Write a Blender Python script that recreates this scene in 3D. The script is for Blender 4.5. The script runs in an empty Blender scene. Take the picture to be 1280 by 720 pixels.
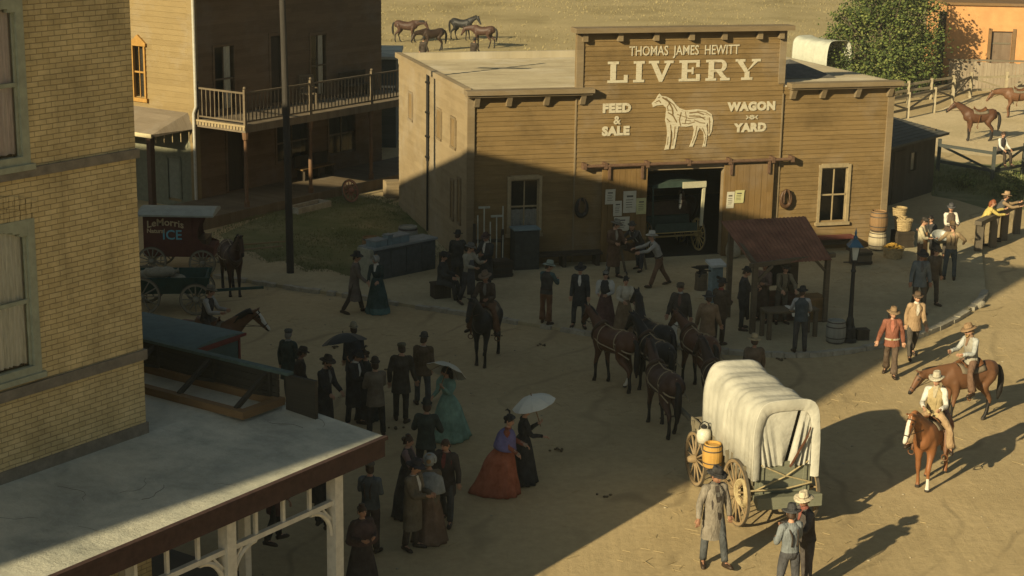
import bpy, math, random
import numpy as np
from mathutils import Vector, Matrix, Euler
R = math.radians
rnd = random.Random(7)
sc = bpy.context.scene
col = sc.collection

# ------------------------------------------------------------------ camera, sky, sun, exposure
CAM_H = 12.6
FPX = 2141.8
_p, _r = R(14.2134), R(0.8938)
_fw = Vector((0, math.cos(_p), -math.sin(_p)))
_up0 = Vector((0, math.sin(_p), math.cos(_p)))
_rt0 = Vector((1, 0, 0))
_rt = math.cos(_r) * _rt0 + math.sin(_r) * _up0
_up = -math.sin(_r) * _rt0 + math.cos(_r) * _up0
cam_d = bpy.data.cameras.new('camera')
cam = bpy.data.objects.new('camera', cam_d)
col.objects.link(cam)
cam_d.sensor_width = 36.0
cam_d.lens = 36.0 * FPX / 1280.0
cam_d.clip_start = 0.5
cam_d.clip_end = 2000
m3 = Matrix((_rt, _up, -_fw)).transposed()
cam.matrix_world = Matrix.Translation((0, 0, CAM_H)) @ m3.to_4x4()
sc.camera = cam

SUN_AZ, SUN_EL = 219.5, 22.0        # compass bearing the sun stands at (0 = +Y, 90 = +X), elevation
w = bpy.data.worlds.new('World')
sc.world = w
w.use_nodes = True
nt = w.node_tree
bg = nt.nodes['Background']
sky = nt.nodes.new('ShaderNodeTexSky')
sky.sky_type = 'NISHITA'
sky.sun_disc = False
sky.sun_elevation = R(SUN_EL)
sky.sun_rotation = R(SUN_AZ)
sky.air_density = 1.0
sky.dust_density = 2.5
sky.ozone_density = 1.0
hs = nt.nodes.new('ShaderNodeHueSaturation')
hs.inputs['Saturation'].default_value = 0.42
hs.inputs['Value'].default_value = 0.70
nt.links.new(sky.outputs[0], hs.inputs['Color'])
tm = nt.nodes.new('ShaderNodeMix'); tm.data_type = 'RGBA'; tm.blend_type = 'MULTIPLY'; tm.inputs[0].default_value = 1.0
tm.inputs[7].default_value = (0.90, 1.03, 1.01, 1)      # cool green tint put on the sky light
nt.links.new(hs.outputs[0], tm.inputs[6])
nt.links.new(tm.outputs[2], bg.inputs['Color'])
bg.inputs['Strength'].default_value = 0.05
sun_d = bpy.data.lights.new('sun', 'SUN')
sun_d.energy = 5.0
sun_d.angle = R(0.5)
sun_d.color = (1.0, 0.83, 0.50)
sun = bpy.data.objects.new('sun', sun_d)
col.objects.link(sun)
sdir = Vector((-math.sin(R(SUN_AZ)) * math.cos(R(SUN_EL)), -math.cos(R(SUN_AZ)) * math.cos(R(SUN_EL)), -math.sin(R(SUN_EL))))
sun.rotation_euler = sdir.to_track_quat('-Z', 'Y').to_euler()
sun.location = (-30, -30, 40)
sc.view_settings.view_transform = 'Standard'
sc.view_settings.look = 'None'
sc.view_settings.exposure = 0.56
sc.view_settings.gamma = 1.0
sc.cycles.max_bounces = 5
sc.cycles.transparent_max_bounces = 8

def G(x, y, z=0.0):
    """ground point (or point at height z) seen at pixel x, y of the 1280 x 720 photograph"""
    d = _fw + (x - 640) / FPX * _rt - (y - 360) / FPX * _up
    t = (z - CAM_H) / d.z
    return Vector((0, 0, CAM_H)) + d * t

# ------------------------------------------------------------------ materials
MATS = {}
def newmat(key):
    m = bpy.data.materials.new(key)
    m.use_nodes = True
    n = m.node_tree.nodes
    b = n['Principled BSDF']
    return m, m.node_tree, n, m.node_tree.links, b

def nd(nt, typ, **kw):
    n = nt.nodes.new(typ)
    for k, v in kw.items():
        if isinstance(k, str) and hasattr(n, k): setattr(n, k, v)
    return n

def M(key, c, var=0.25, scale=6.0, rough=0.85, bump=0.0, bscale=None, stretch=(1, 1, 1), metal=0.0, spec=0.3, c2=None):
    """colour with two octaves of noise variation, optional bump; object coordinates"""
    if key in MATS: return MATS[key]
    m, t, n, l, b = newmat(key)
    tc = n.new('ShaderNodeTexCoord'); mp = n.new('ShaderNodeMapping')
    mp.inputs['Scale'].default_value = stretch
    l.new(tc.outputs['Object'], mp.inputs['Vector'])
    nz = n.new('ShaderNodeTexNoise'); nz.inputs['Scale'].default_value = scale; nz.inputs['Detail'].default_value = 6; nz.inputs['Roughness'].default_value = 0.65
    l.new(mp.outputs[0], nz.inputs['Vector'])
    cr = n.new('ShaderNodeValToRGB')
    lo = [x * (1 - var) for x in c]; hi = [x * (1 + var) for x in (c2 or c)]
    cr.color_ramp.elements[0].position = 0.28; cr.color_ramp.elements[1].position = 0.72
    cr.color_ramp.elements[0].color = (*lo, 1); cr.color_ramp.elements[1].color = (*hi, 1)
    l.new(nz.outputs['Fac'], cr.inputs['Fac']); l.new(cr.outputs['Color'], b.inputs['Base Color'])
    b.inputs['Roughness'].default_value = rough; b.inputs['Metallic'].default_value = metal
    b.inputs['Specular IOR Level'].default_value = spec
    if bump:
        n2 = n.new('ShaderNodeTexNoise'); n2.inputs['Scale'].default_value = bscale or scale * 3; n2.inputs['Detail'].default_value = 5
        l.new(mp.outputs[0], n2.inputs['Vector'])
        bp = n.new('ShaderNodeBump'); bp.inputs['Strength'].default_value = bump; bp.inputs['Distance'].default_value = 0.03
        l.new(n2.outputs['Fac'], bp.inputs['Height']); l.new(bp.outputs[0], b.inputs['Normal'])
    MATS[key] = m
    return m

def math_node(n, l, op, a, b=None):
    q = n.new('ShaderNodeMath'); q.operation = op
    for i, v in enumerate((a, b)):
        if v is None: continue
        if isinstance(v, (int, float)): q.inputs[i].default_value = v
        else: l.new(v, q.inputs[i])
    return q.outputs[0]

def WOOD(key, c1, c2, pitch=0.15, vertical=False, seg=3.3, rough=0.85, stain=0.35, grain=1.0, stain_c=None, bv=0.3, bleach=0.5):
    """boards: every board its own tone, long grain, weather stains; lies along x+y, rows in z (or the other way round)"""
    if key in MATS: return MATS[key]
    m, t, n, l, b = newmat(key)
    tc = n.new('ShaderNodeTexCoord'); sp = n.new('ShaderNodeSeparateXYZ'); l.new(tc.outputs['Object'], sp.inputs[0])
    xy = math_node(n, l, 'ADD', sp.outputs['X'], sp.outputs['Y'])
    across, along = (xy, sp.outputs['Z']) if vertical else (sp.outputs['Z'], xy)
    if vertical == 'roof': across, along = sp.outputs['Y'], sp.outputs['X']
    row = math_node(n, l, 'FLOOR', math_node(n, l, 'DIVIDE', across, pitch))
    off = math_node(n, l, 'MULTIPLY', row, 1.37)
    cell = math_node(n, l, 'FLOOR', math_node(n, l, 'DIVIDE', math_node(n, l, 'ADD', along, off), seg))
    cb = n.new('ShaderNodeCombineXYZ'); l.new(row, cb.inputs[0]); l.new(cell, cb.inputs[1])
    wn = n.new('ShaderNodeTexWhiteNoise'); wn.noise_dimensions = '3D'; l.new(cb.outputs[0], wn.inputs['Vector'])
    gv = n.new('ShaderNodeCombineXYZ')
    l.new(math_node(n, l, 'MULTIPLY', along, 1.2), gv.inputs[0]); l.new(math_node(n, l, 'MULTIPLY', across, 30 * grain), gv.inputs[1]); l.new(wn.outputs['Value'], gv.inputs[2])
    gz = n.new('ShaderNodeTexNoise'); gz.inputs['Scale'].default_value = 1.6; gz.inputs['Detail'].default_value = 6; l.new(gv.outputs[0], gz.inputs['Vector'])
    mixf = math_node(n, l, 'ADD', math_node(n, l, 'MULTIPLY', wn.outputs['Value'], bv), math_node(n, l, 'MULTIPLY', gz.outputs['Fac'], 1.05 - bv))
    cr = n.new('ShaderNodeValToRGB'); cr.color_ramp.elements[0].position = 0.2; cr.color_ramp.elements[1].position = 0.85
    cr.color_ramp.elements[0].color = (*c1, 1); cr.color_ramp.elements[1].color = (*c2, 1)
    l.new(mixf, cr.inputs['Fac'])
    sv = n.new('ShaderNodeCombineXYZ'); l.new(along, sv.inputs[0]); l.new(across, sv.inputs[1])
    mp = n.new('ShaderNodeMapping'); mp.inputs['Scale'].default_value = (0.8, 0.8, 1); l.new(sv.outputs[0], mp.inputs[0])
    sz = n.new('ShaderNodeTexNoise'); sz.inputs['Scale'].default_value = 0.9; sz.inputs['Detail'].default_value = 7; sz.inputs['Roughness'].default_value = 0.7; l.new(mp.outputs[0], sz.inputs['Vector'])
    sr = n.new('ShaderNodeValToRGB'); sr.color_ramp.elements[0].position = 0.48; sr.color_ramp.elements[1].position = 0.72
    sr.color_ramp.elements[0].color = (0, 0, 0, 1); sr.color_ramp.elements[1].color = (stain, stain, stain, 1)
    l.new(sz.outputs['Fac'], sr.inputs['Fac'])
    mx = n.new('ShaderNodeMix'); mx.data_type = 'RGBA'
    l.new(sr.outputs['Color'], mx.inputs[0]); l.new(cr.outputs['Color'], mx.inputs[6])
    scx = stain_c or [x * 0.45 for x in c1]
    mx.inputs[7].default_value = (*scx, 1)
    bz = n.new('ShaderNodeTexNoise'); bz.inputs['Scale'].default_value = 0.55; bz.inputs['Detail'].default_value = 8; bz.inputs['Roughness'].default_value = 0.7
    bm_ = n.new('ShaderNodeMapping'); bm_.inputs['Location'].default_value = (7, 3, 1); l.new(sv.outputs[0], bm_.inputs[0]); l.new(bm_.outputs[0], bz.inputs['Vector'])
    br_ = n.new('ShaderNodeValToRGB'); br_.color_ramp.elements[0].position = 0.5; br_.color_ramp.elements[1].position = 0.75
    br_.color_ramp.elements[0].color = (0, 0, 0, 1); br_.color_ramp.elements[1].color = (bleach, bleach, bleach, 1); l.new(bz.outputs['Fac'], br_.inputs['Fac'])
    m2 = n.new('ShaderNodeMix'); m2.data_type = 'RGBA'; l.new(br_.outputs['Color'], m2.inputs[0]); l.new(mx.outputs[2], m2.inputs[6])
    gy = sum(c2) / 3; m2.inputs[7].default_value = (*[min(1, 0.55 * x + 0.75 * gy) for x in c2], 1)
    l.new(m2.outputs[2], b.inputs['Base Color'])
    b.inputs['Roughness'].default_value = rough; b.inputs['Specular IOR Level'].default_value = 0.2
    bp = n.new('ShaderNodeBump'); bp.inputs['Strength'].default_value = 0.35; bp.inputs['Distance'].default_value = 0.012
    l.new(gz.outputs['Fac'], bp.inputs['Height']); l.new(bp.outputs[0], b.inputs['Normal'])
    MATS[key] = m
    return m

def BRICK(key, c1, c2, mortar, rough_zone=None):
    if key in MATS: return MATS[key]
    m, t, n, l, b = newmat(key)
    tc = n.new('ShaderNodeTexCoord'); sp = n.new('ShaderNodeSeparateXYZ'); l.new(tc.outputs['Object'], sp.inputs[0])
    xy = math_node(n, l, 'ADD', sp.outputs['X'], sp.outputs['Y'])
    dn = n.new('ShaderNodeTexNoise'); dn.inputs['Scale'].default_value = 2.2; dn.inputs['Detail'].default_value = 4; l.new(tc.outputs['Object'], dn.inputs['Vector'])
    zz = math_node(n, l, 'ADD', sp.outputs['Z'], math_node(n, l, 'MULTIPLY', math_node(n, l, 'SUBTRACT', dn.outputs['Fac'], 0.5), 0.03))
    cb = n.new('ShaderNodeCombineXYZ'); l.new(xy, cb.inputs[0]); l.new(zz, cb.inputs[1])
    bt = n.new('ShaderNodeTexBrick'); bt.inputs['Scale'].default_value = 1.0
    bt.inputs['Brick Width'].default_value = 0.225; bt.inputs['Row Height'].default_value = 0.078; bt.inputs['Mortar Size'].default_value = 0.0085
    bt.inputs['Mortar Smooth'].default_value = 0.75; bt.inputs['Bias'].default_value = -0.1
    bt.inputs['Color1'].default_value = (*c1, 1); bt.inputs['Color2'].default_value = (*c2, 1); bt.inputs['Mortar'].default_value = (*mortar, 1)
    l.new(cb.outputs[0], bt.inputs['Vector'])
    nz = n.new('ShaderNodeTexNoise'); nz.inputs['Scale'].default_value = 1.3; nz.inputs['Detail'].default_value = 8; nz.inputs['Roughness'].default_value = 0.7; l.new(tc.outputs['Object'], nz.inputs['Vector'])
    cr = n.new('ShaderNodeValToRGB'); cr.color_ramp.elements[0].position = 0.3; cr.color_ramp.elements[1].position = 0.7
    cr.color_ramp.elements[0].color = (0.62, 0.6, 0.55, 1); cr.color_ramp.elements[1].color = (1.12, 1.08, 1.0, 1)
    l.new(nz.outputs['Fac'], cr.inputs['Fac'])
    mx = n.new('ShaderNodeMix'); mx.data_type = 'RGBA'; mx.blend_type = 'MULTIPLY'; mx.inputs[0].default_value = 1.0
    l.new(bt.outputs['Color'], mx.inputs[6]); l.new(cr.outputs['Color'], mx.inputs[7])
    sm2 = n.new('ShaderNodeMapping'); sm2.inputs['Scale'].default_value = (2.5, 2.5, 0.35); l.new(tc.outputs['Object'], sm2.inputs[0])
    st2 = n.new('ShaderNodeTexNoise'); st2.inputs['Scale'].default_value = 0.9; st2.inputs['Detail'].default_value = 7; st2.inputs['Roughness'].default_value = 0.7; l.new(sm2.outputs[0], st2.inputs['Vector'])
    sr2 = n.new('ShaderNodeValToRGB'); sr2.color_ramp.elements[0].position = 0.52; sr2.color_ramp.elements[1].position = 0.76; sr2.color_ramp.elements[0].color = (0, 0, 0, 1); sr2.color_ramp.elements[1].color = (.55, .55, .55, 1); l.new(st2.outputs['Fac'], sr2.inputs['Fac'])
    mx2 = n.new('ShaderNodeMix'); mx2.data_type = 'RGBA'; l.new(sr2.outputs['Color'], mx2.inputs[0]); l.new(mx.outputs[2], mx2.inputs[6]); mx2.inputs[7].default_value = (c1[0] * .42, c1[1] * .4, c1[2] * .38, 1)
    # spalled, chipped brick faces
    sp2 = n.new('ShaderNodeTexNoise'); sp2.inputs['Scale'].default_value = 6.5; sp2.inputs['Detail'].default_value = 5; sp2.inputs['Roughness'].default_value = 0.8; l.new(tc.outputs['Object'], sp2.inputs['Vector'])
    sq2 = n.new('ShaderNodeValToRGB'); sq2.color_ramp.elements[0].position = 0.69; sq2.color_ramp.elements[1].position = 0.72; sq2.color_ramp.elements[0].color = (0, 0, 0, 1); sq2.color_ramp.elements[1].color = (.8, .8, .8, 1); l.new(sp2.outputs['Fac'], sq2.inputs['Fac'])
    mx3 = n.new('ShaderNodeMix'); mx3.data_type = 'RGBA'; l.new(sq2.outputs['Color'], mx3.inputs[0]); l.new(mx2.outputs[2], mx3.inputs[6]); mx3.inputs[7].default_value = (*mortar, 1)
    l.new(mx3.outputs[2], b.inputs['Base Color'])
    b.inputs['Roughness'].default_value = 0.9; b.inputs['Specular IOR Level'].default_value = 0.2
    n3 = n.new('ShaderNodeTexNoise'); n3.inputs['Scale'].default_value = 28; n3.inputs['Detail'].default_value = 4; l.new(tc.outputs['Object'], n3.inputs['Vector'])
    hgt = math_node(n, l, 'SUBTRACT', math_node(n, l, 'MULTIPLY', n3.outputs['Fac'], 0.5), bt.outputs['Fac'])
    bp = n.new('ShaderNodeBump'); bp.inputs['Strength'].default_value = 0.7; bp.inputs['Distance'].default_value = 0.012
    l.new(hgt, bp.inputs['Height']); l.new(bp.outputs[0], b.inputs['Normal'])
    MATS[key] = m
    return m

def PAINT(key, c, wood):
    """old sign paint, flaked along the grain so that the boards show through"""
    m, t, n, l, b = newmat(key)
    tc = n.new('ShaderNodeTexCoord'); mp = n.new('ShaderNodeMapping'); mp.inputs['Scale'].default_value = (2.2, 2.2, 9.0); l.new(tc.outputs['Object'], mp.inputs[0])
    nz = n.new('ShaderNodeTexNoise'); nz.inputs['Scale'].default_value = 2.6; nz.inputs['Detail'].default_value = 9; nz.inputs['Roughness'].default_value = 0.75; l.new(mp.outputs[0], nz.inputs['Vector'])
    cr = n.new('ShaderNodeValToRGB'); cr.color_ramp.elements[0].position = 0.33; cr.color_ramp.elements[1].position = 0.46
    cr.color_ramp.elements[0].color = (*wood, 1); cr.color_ramp.elements[1].color = (*c, 1)
    l.new(nz.outputs['Fac'], cr.inputs['Fac']); l.new(cr.outputs['Color'], b.inputs['Base Color']); b.inputs['Roughness'].default_value = 0.85
    MATS[key] = m
    return m

def GLASS():
    if 'window_glass' in MATS: return MATS['window_glass']
    m, t, n, l, b = newmat('window_glass')
    o = n['Material Output']
    tr = n.new('ShaderNodeBsdfTransparent'); gl = n.new('ShaderNodeBsdfGlossy'); gl.inputs['Roughness'].default_value = 0.08
    tr.inputs['Color'].default_value = (0.95, 0.96, 0.95, 1)
    fr = n.new('ShaderNodeFresnel'); fr.inputs['IOR'].default_value = 1.5
    mx = n.new('ShaderNodeMixShader'); l.new(fr.outputs[0], mx.inputs[0]); l.new(tr.outputs[0], mx.inputs[1]); l.new(gl.outputs[0], mx.inputs[2])
    l.new(mx.outputs[0], o.inputs['Surface'])
    MATS['window_glass'] = m
    return m

# ------------------------------------------------------------------ mesh builder
class MB:
    def __init__(s): s.v = []; s.f = []; s.mi = []
    def add(s, vs, fs, mi=0):
        o = len(s.v); s.v.extend(tuple(v) for v in vs)
        s.f.extend(tuple(i + o for i in f) for f in fs); s.mi.extend([mi] * len(fs)); return s
    def box(s, c, d, rot=(0, 0, 0), mi=0, tp=1.0):
        x, y, z = d[0] / 2, d[1] / 2, d[2] / 2
        e = Euler(rot).to_matrix(); c = Vector(c)
        vs = [c + e @ Vector((a * x * (tp if k > 0 else 1), b * y * (tp if k > 0 else 1), k * z)) for k in (-1, 1) for a, b in ((-1, -1), (1, -1), (1, 1), (-1, 1))]
        return s.add(vs, [(3, 2, 1, 0), (4, 5, 6, 7), (0, 1, 5, 4), (1, 2, 6, 5), (2, 3, 7, 6), (3, 0, 4, 7)], mi)
    def bb(s, x0, x1, y0, y1, z0, z1, mi=0):
        return s.box(((x0 + x1) / 2, (y0 + y1) / 2, (z0 + z1) / 2), (x1 - x0, y1 - y0, z1 - z0), mi=mi)
    def bar(s, p, q, w, h, mi=0, up=(0, 0, 1)):
        p, q = Vector(p), Vector(q); d = (q - p).normalized(); u = Vector(up)
        if abs(d.dot(u)) > 0.98: u = Vector((0, 1, 0))
        sx = d.cross(u).normalized(); uz = sx.cross(d).normalized()
        vs = [e + sx * a * w / 2 + uz * b * h / 2 for e in (p, q) for a, b in ((-1, -1), (1, -1), (1, 1), (-1, 1))]
        return s.add(vs, [(3, 2, 1, 0), (4, 5, 6, 7), (0, 1, 5, 4), (1, 2, 6, 5), (2, 3, 7, 6), (3, 0, 4, 7)], mi)
    def rings(s, rs, mi=0, cap=True, closed=False):
        n = len(rs[0]); vs = [v for r in rs for v in r]; fs = []
        k = len(rs)
        for i in range(k if closed else k - 1):
            a, b = i * n, ((i + 1) % k) * n
            for j in range(n):
                fs.append((a + j, a + (j + 1) % n, b + (j + 1) % n, b + j))
        if cap and not closed:
            fs.append(tuple(range(n - 1, -1, -1))); fs.append(tuple((k - 1) * n + j for j in range(n)))
        return s.add(vs, fs, mi)
    def tube(s, pts, rad, n=8, mi=0, cap=True, sub=0, ell=1.0, up=None):
        pts = [Vector(p) for p in pts]
        if isinstance(rad, (int, float)): rad = [rad] * len(pts)
        if sub: pts, rad = smooth_path(pts, rad, sub)
        rs = []; u = None
        for i, p in enumerate(pts):
            d = (pts[min(i + 1, len(pts) - 1)] - pts[max(i - 1, 0)])
            d = d.normalized() if d.length > 1e-7 else Vector((0, 0, 1))
            if u is None:
                u = Vector(up) if up is not None else (Vector((0, 0, 1)) if abs(d.z) < 0.9 else Vector((0, 1, 0)))
            sx = d.cross(u)
            if sx.length < 1e-4: sx = d.cross(Vector((1, 0.1, 0)))
            sx.normalize(); u = sx.cross(d).normalized()
            r = rad[i]; ra, rb = (r if isinstance(r, (tuple, list)) else (r, r * ell))
            rs.append([p + sx * math.cos(2 * math.pi * j / n) * ra + u * math.sin(2 * math.pi * j / n) * rb for j in range(n)])
        return s.rings(rs, mi, cap)
    def lathe(s, prof, c=(0, 0, 0), n=16, mi=0, rot=None, cap=True):
        c = Vector(c); e = rot or Matrix.Identity(3)
        rs = [[c + e @ Vector((r * math.cos(2 * math.pi * j / n), r * math.sin(2 * math.pi * j / n), z)) for j in range(n)] for r, z in prof]
        return s.rings(rs, mi, cap)
    def torus(s, c, ax, R_, r, n=28, k=6, mi=0, flat=1.0):
        c = Vector(c); ax = Vector(ax).normalized(); a = ax.orthogonal().normalized(); b = ax.cross(a)
        rs = []
        for i in range(n):
            t = 2 * math.pi * i / n; d = a * math.cos(t) + b * math.sin(t)
            rs.append([c + d * (R_ + r * math.cos(2 * math.pi * j / k)) + ax * r * flat * math.sin(2 * math.pi * j / k) for j in range(k)])
        return s.rings(rs, mi, closed=True)
    def quad(s, a, b, c, d, mi=0): return s.add([a, b, c, d], [(0, 1, 2, 3)], mi)
    def sphere(s, c, d, nu=12, nv=8, mi=0, rot=None):
        c = Vector(c); e = rot or Matrix.Identity(3); rs = []
        for i in range(1, nv):
            t = math.pi * i / nv
            rs.append([c + e @ Vector((d[0] * math.sin(t) * math.cos(2 * math.pi * j / nu), d[1] * math.sin(t) * math.sin(2 * math.pi * j / nu), -d[2] * math.cos(t))) for j in range(nu)])
        return s.rings(rs, mi)
    def xf(s, mat):
        s.v = [tuple(mat @ Vector(v)) for v in s.v]; return s
    def build(s, name, mats, parent=None, smooth=False, loc=None, rz=None, fix=False):
        me = bpy.data.meshes.new(name)
        me.from_pydata(s.v, [], s.f)
        if not isinstance(mats, (list, tuple)): mats = [mats]
        for m in mats: me.materials.append(m)
        if len(mats) > 1: me.polygons.foreach_set('material_index', s.mi)
        if smooth: me.polygons.foreach_set('use_smooth', [True] * len(me.polygons))
        if fix:
            import bmesh
            bm = bmesh.new(); bm.from_mesh(me); bmesh.ops.recalc_face_normals(bm, faces=bm.faces); bm.to_mesh(me); bm.free()
        me.update()
        o = bpy.data.objects.new(name, me); col.objects.link(o)
        if parent: o.parent = parent
        if loc is not None: o.location = loc
        if rz is not None: o.rotation_euler = (0, 0, rz)
        return o

def smooth_path(pts, rad, sub):
    P, Q = [], []
    n = len(pts)
    T = [r if isinstance(r, (tuple, list)) else (r, r) for r in rad]
    for i in range(n - 1):
        p0, p1, p2, p3 = pts[max(i - 1, 0)], pts[i], pts[i + 1], pts[min(i + 2, n - 1)]
        r1, r2 = T[i], T[i + 1]
        for k in range(sub + 1):
            t = k / (sub + 1)
            P.append(0.5 * ((2 * p1) + (p2 - p0) * t + (2 * p0 - 5 * p1 + 4 * p2 - p3) * t * t + (3 * p1 - 3 * p2 + p3 - p0) * t ** 3))
            e = t * t * (3 - 2 * t)
            Q.append((r1[0] + (r2[0] - r1[0]) * e, r1[1] + (r2[1] - r1[1]) * e))
    P.append(pts[-1]); Q.append(T[-1])
    return P, Q

def empty(name, loc, rz=0.0):
    o = bpy.data.objects.new(name, None); col.objects.link(o)
    o.empty_display_size = 0.2
    o.location = loc; o.rotation_euler = (0, 0, rz)
    return o
def tag(o, label, cat, group=None):
    o['label'] = label; o['category'] = cat
    if group: o['group'] = group
    return o
def kind(o, k): o['kind'] = k; return o
def copy_tree(o, parent=None):
    c = o.copy(); col.objects.link(c)
    if parent is not None: c.parent = parent
    for ch in list(o.children): copy_tree(ch, c)
    return c

def siding(mb, P, U, x0, x1, z0, z1, holes=(), pitch=0.15, lap=0.022, nrm=None, sag=0.0, mi=0):
    """lapped boards on the vertical plane through P along U; nrm points out of the wall"""
    P, U, N = Vector(P), Vector(U), Vector(nrm)
    z = z0; Z = Vector((0, 0, 1)); i = 0
    while z < z1 - 1e-4:
        zt = min(z + pitch, z1)
        cuts = [(a, b) for a, b, c, d in holes if c < zt - pitch * 0.35 and d > z + pitch * 0.35]
        cuts.sort(); spans = []; cur = x0
        for a, b in cuts:
            if a > cur: spans.append((cur, a))
            cur = max(cur, b)
        if cur < x1: spans.append((cur, x1))
        for a, b in spans:
            k = max(1, int((b - a) / 2.6)); j = [rnd.uniform(-1, 1) * 0.004 for _ in range(k + 1)]
            for q in range(k):
                s0, s1 = a + (b - a) * q / k, a + (b - a) * (q + 1) / k
                d0, d1 = j[q], j[q + 1]; l2 = lap + rnd.uniform(-0.004, 0.004)
                vs = [P + U * s0 + Z * (z + d0) + N * l2, P + U * s1 + Z * (z + d1) + N * l2, P + U * s1 + Z * (zt + d1) + N * 0.003, P + U * s0 + Z * (zt + d0) + N * 0.003,
                      P + U * s0 + Z * (z + d0), P + U * s1 + Z * (z + d1)]
                mb.add(vs, [(0, 1, 2, 3), (4, 5, 1, 0)], mi)
        z += pitch; i += 1
    return mb

def wall_holes(mb, P, U, x0, x1, z0, z1, holes, nrm, depth=0.15, mi=0):
    """flat wall face with rectangular openings and their reveals"""
    P, U, N = Vector(P), Vector(U), Vector(nrm); Z = Vector((0, 0, 1))
    xs = sorted({x0, x1, *[v for h in holes for v in h[:2] if x0 < v < x1]}); zs = sorted({z0, z1, *[v for h in holes for v in h[2:] if z0 < v < z1]})
    pt = lambda x, z, d=0: P + U * x + Z * z - N * d
    for a, b in zip(xs, xs[1:]):
        for c, d in zip(zs, zs[1:]):
            if any(h[0] <= a and b <= h[1] and h[2] <= c and d <= h[3] for h in holes): continue
            mb.quad(pt(a, c), pt(b, c), pt(b, d), pt(a, d), mi)
    for a, b, c, d in holes:
        for (p, q) in (((a, c), (b, c)), ((b, c), (b, d)), ((b, d), (a, d)), ((a, d), (a, c))):
            mb.quad(pt(*p), pt(*q), pt(*q, depth), pt(*p, depth), mi)
    return mb

def text_mesh(s, size, extrude=0.004, sx=1.0, shear=0.0, spacing=1.0, offset=0.0):
    """a word as mesh data, centred, lying in x-z facing -y; returns verts, faces"""
    c = bpy.data.curves.new('lettering', 'FONT'); c.body = s; c.size = size; c.align_x = 'CENTER'; c.align_y = 'CENTER'
    c.extrude = extrude; c.resolution_u = 3; c.shear = shear; c.space_character = spacing; c.offset = offset
    o = bpy.data.objects.new('lettering', c); col.objects.link(o)
    me = o.to_mesh()
    v = [(p.co.x * sx, -p.co.z, p.co.y) for p in me.vertices]; f = [tuple(p.vertices) for p in me.polygons]
    o.to_mesh_clear(); bpy.data.objects.remove(o); bpy.data.curves.remove(c)
    return v, f
# ------------------------------------------------------------------ the setting: ground, yard, grass, field
A34 = R(34.4)
AD = Vector((math.sin(A34), math.cos(A34), 0)); AN = Vector((math.cos(A34), -math.sin(A34), 0))
def an(a, n, z=0): return AD * a + AN * n + Vector((0, 0, z))
L0 = Vector((-1.43, 51.89, 0)); LRZ = R(16.3)
LU = Vector((math.cos(LRZ), math.sin(LRZ), 0)); LV = Vector((-math.sin(LRZ), math.cos(LRZ), 0))
def lv(u, v, z=0): return L0 + LU * u + LV * v + Vector((0, 0, z))

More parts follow.
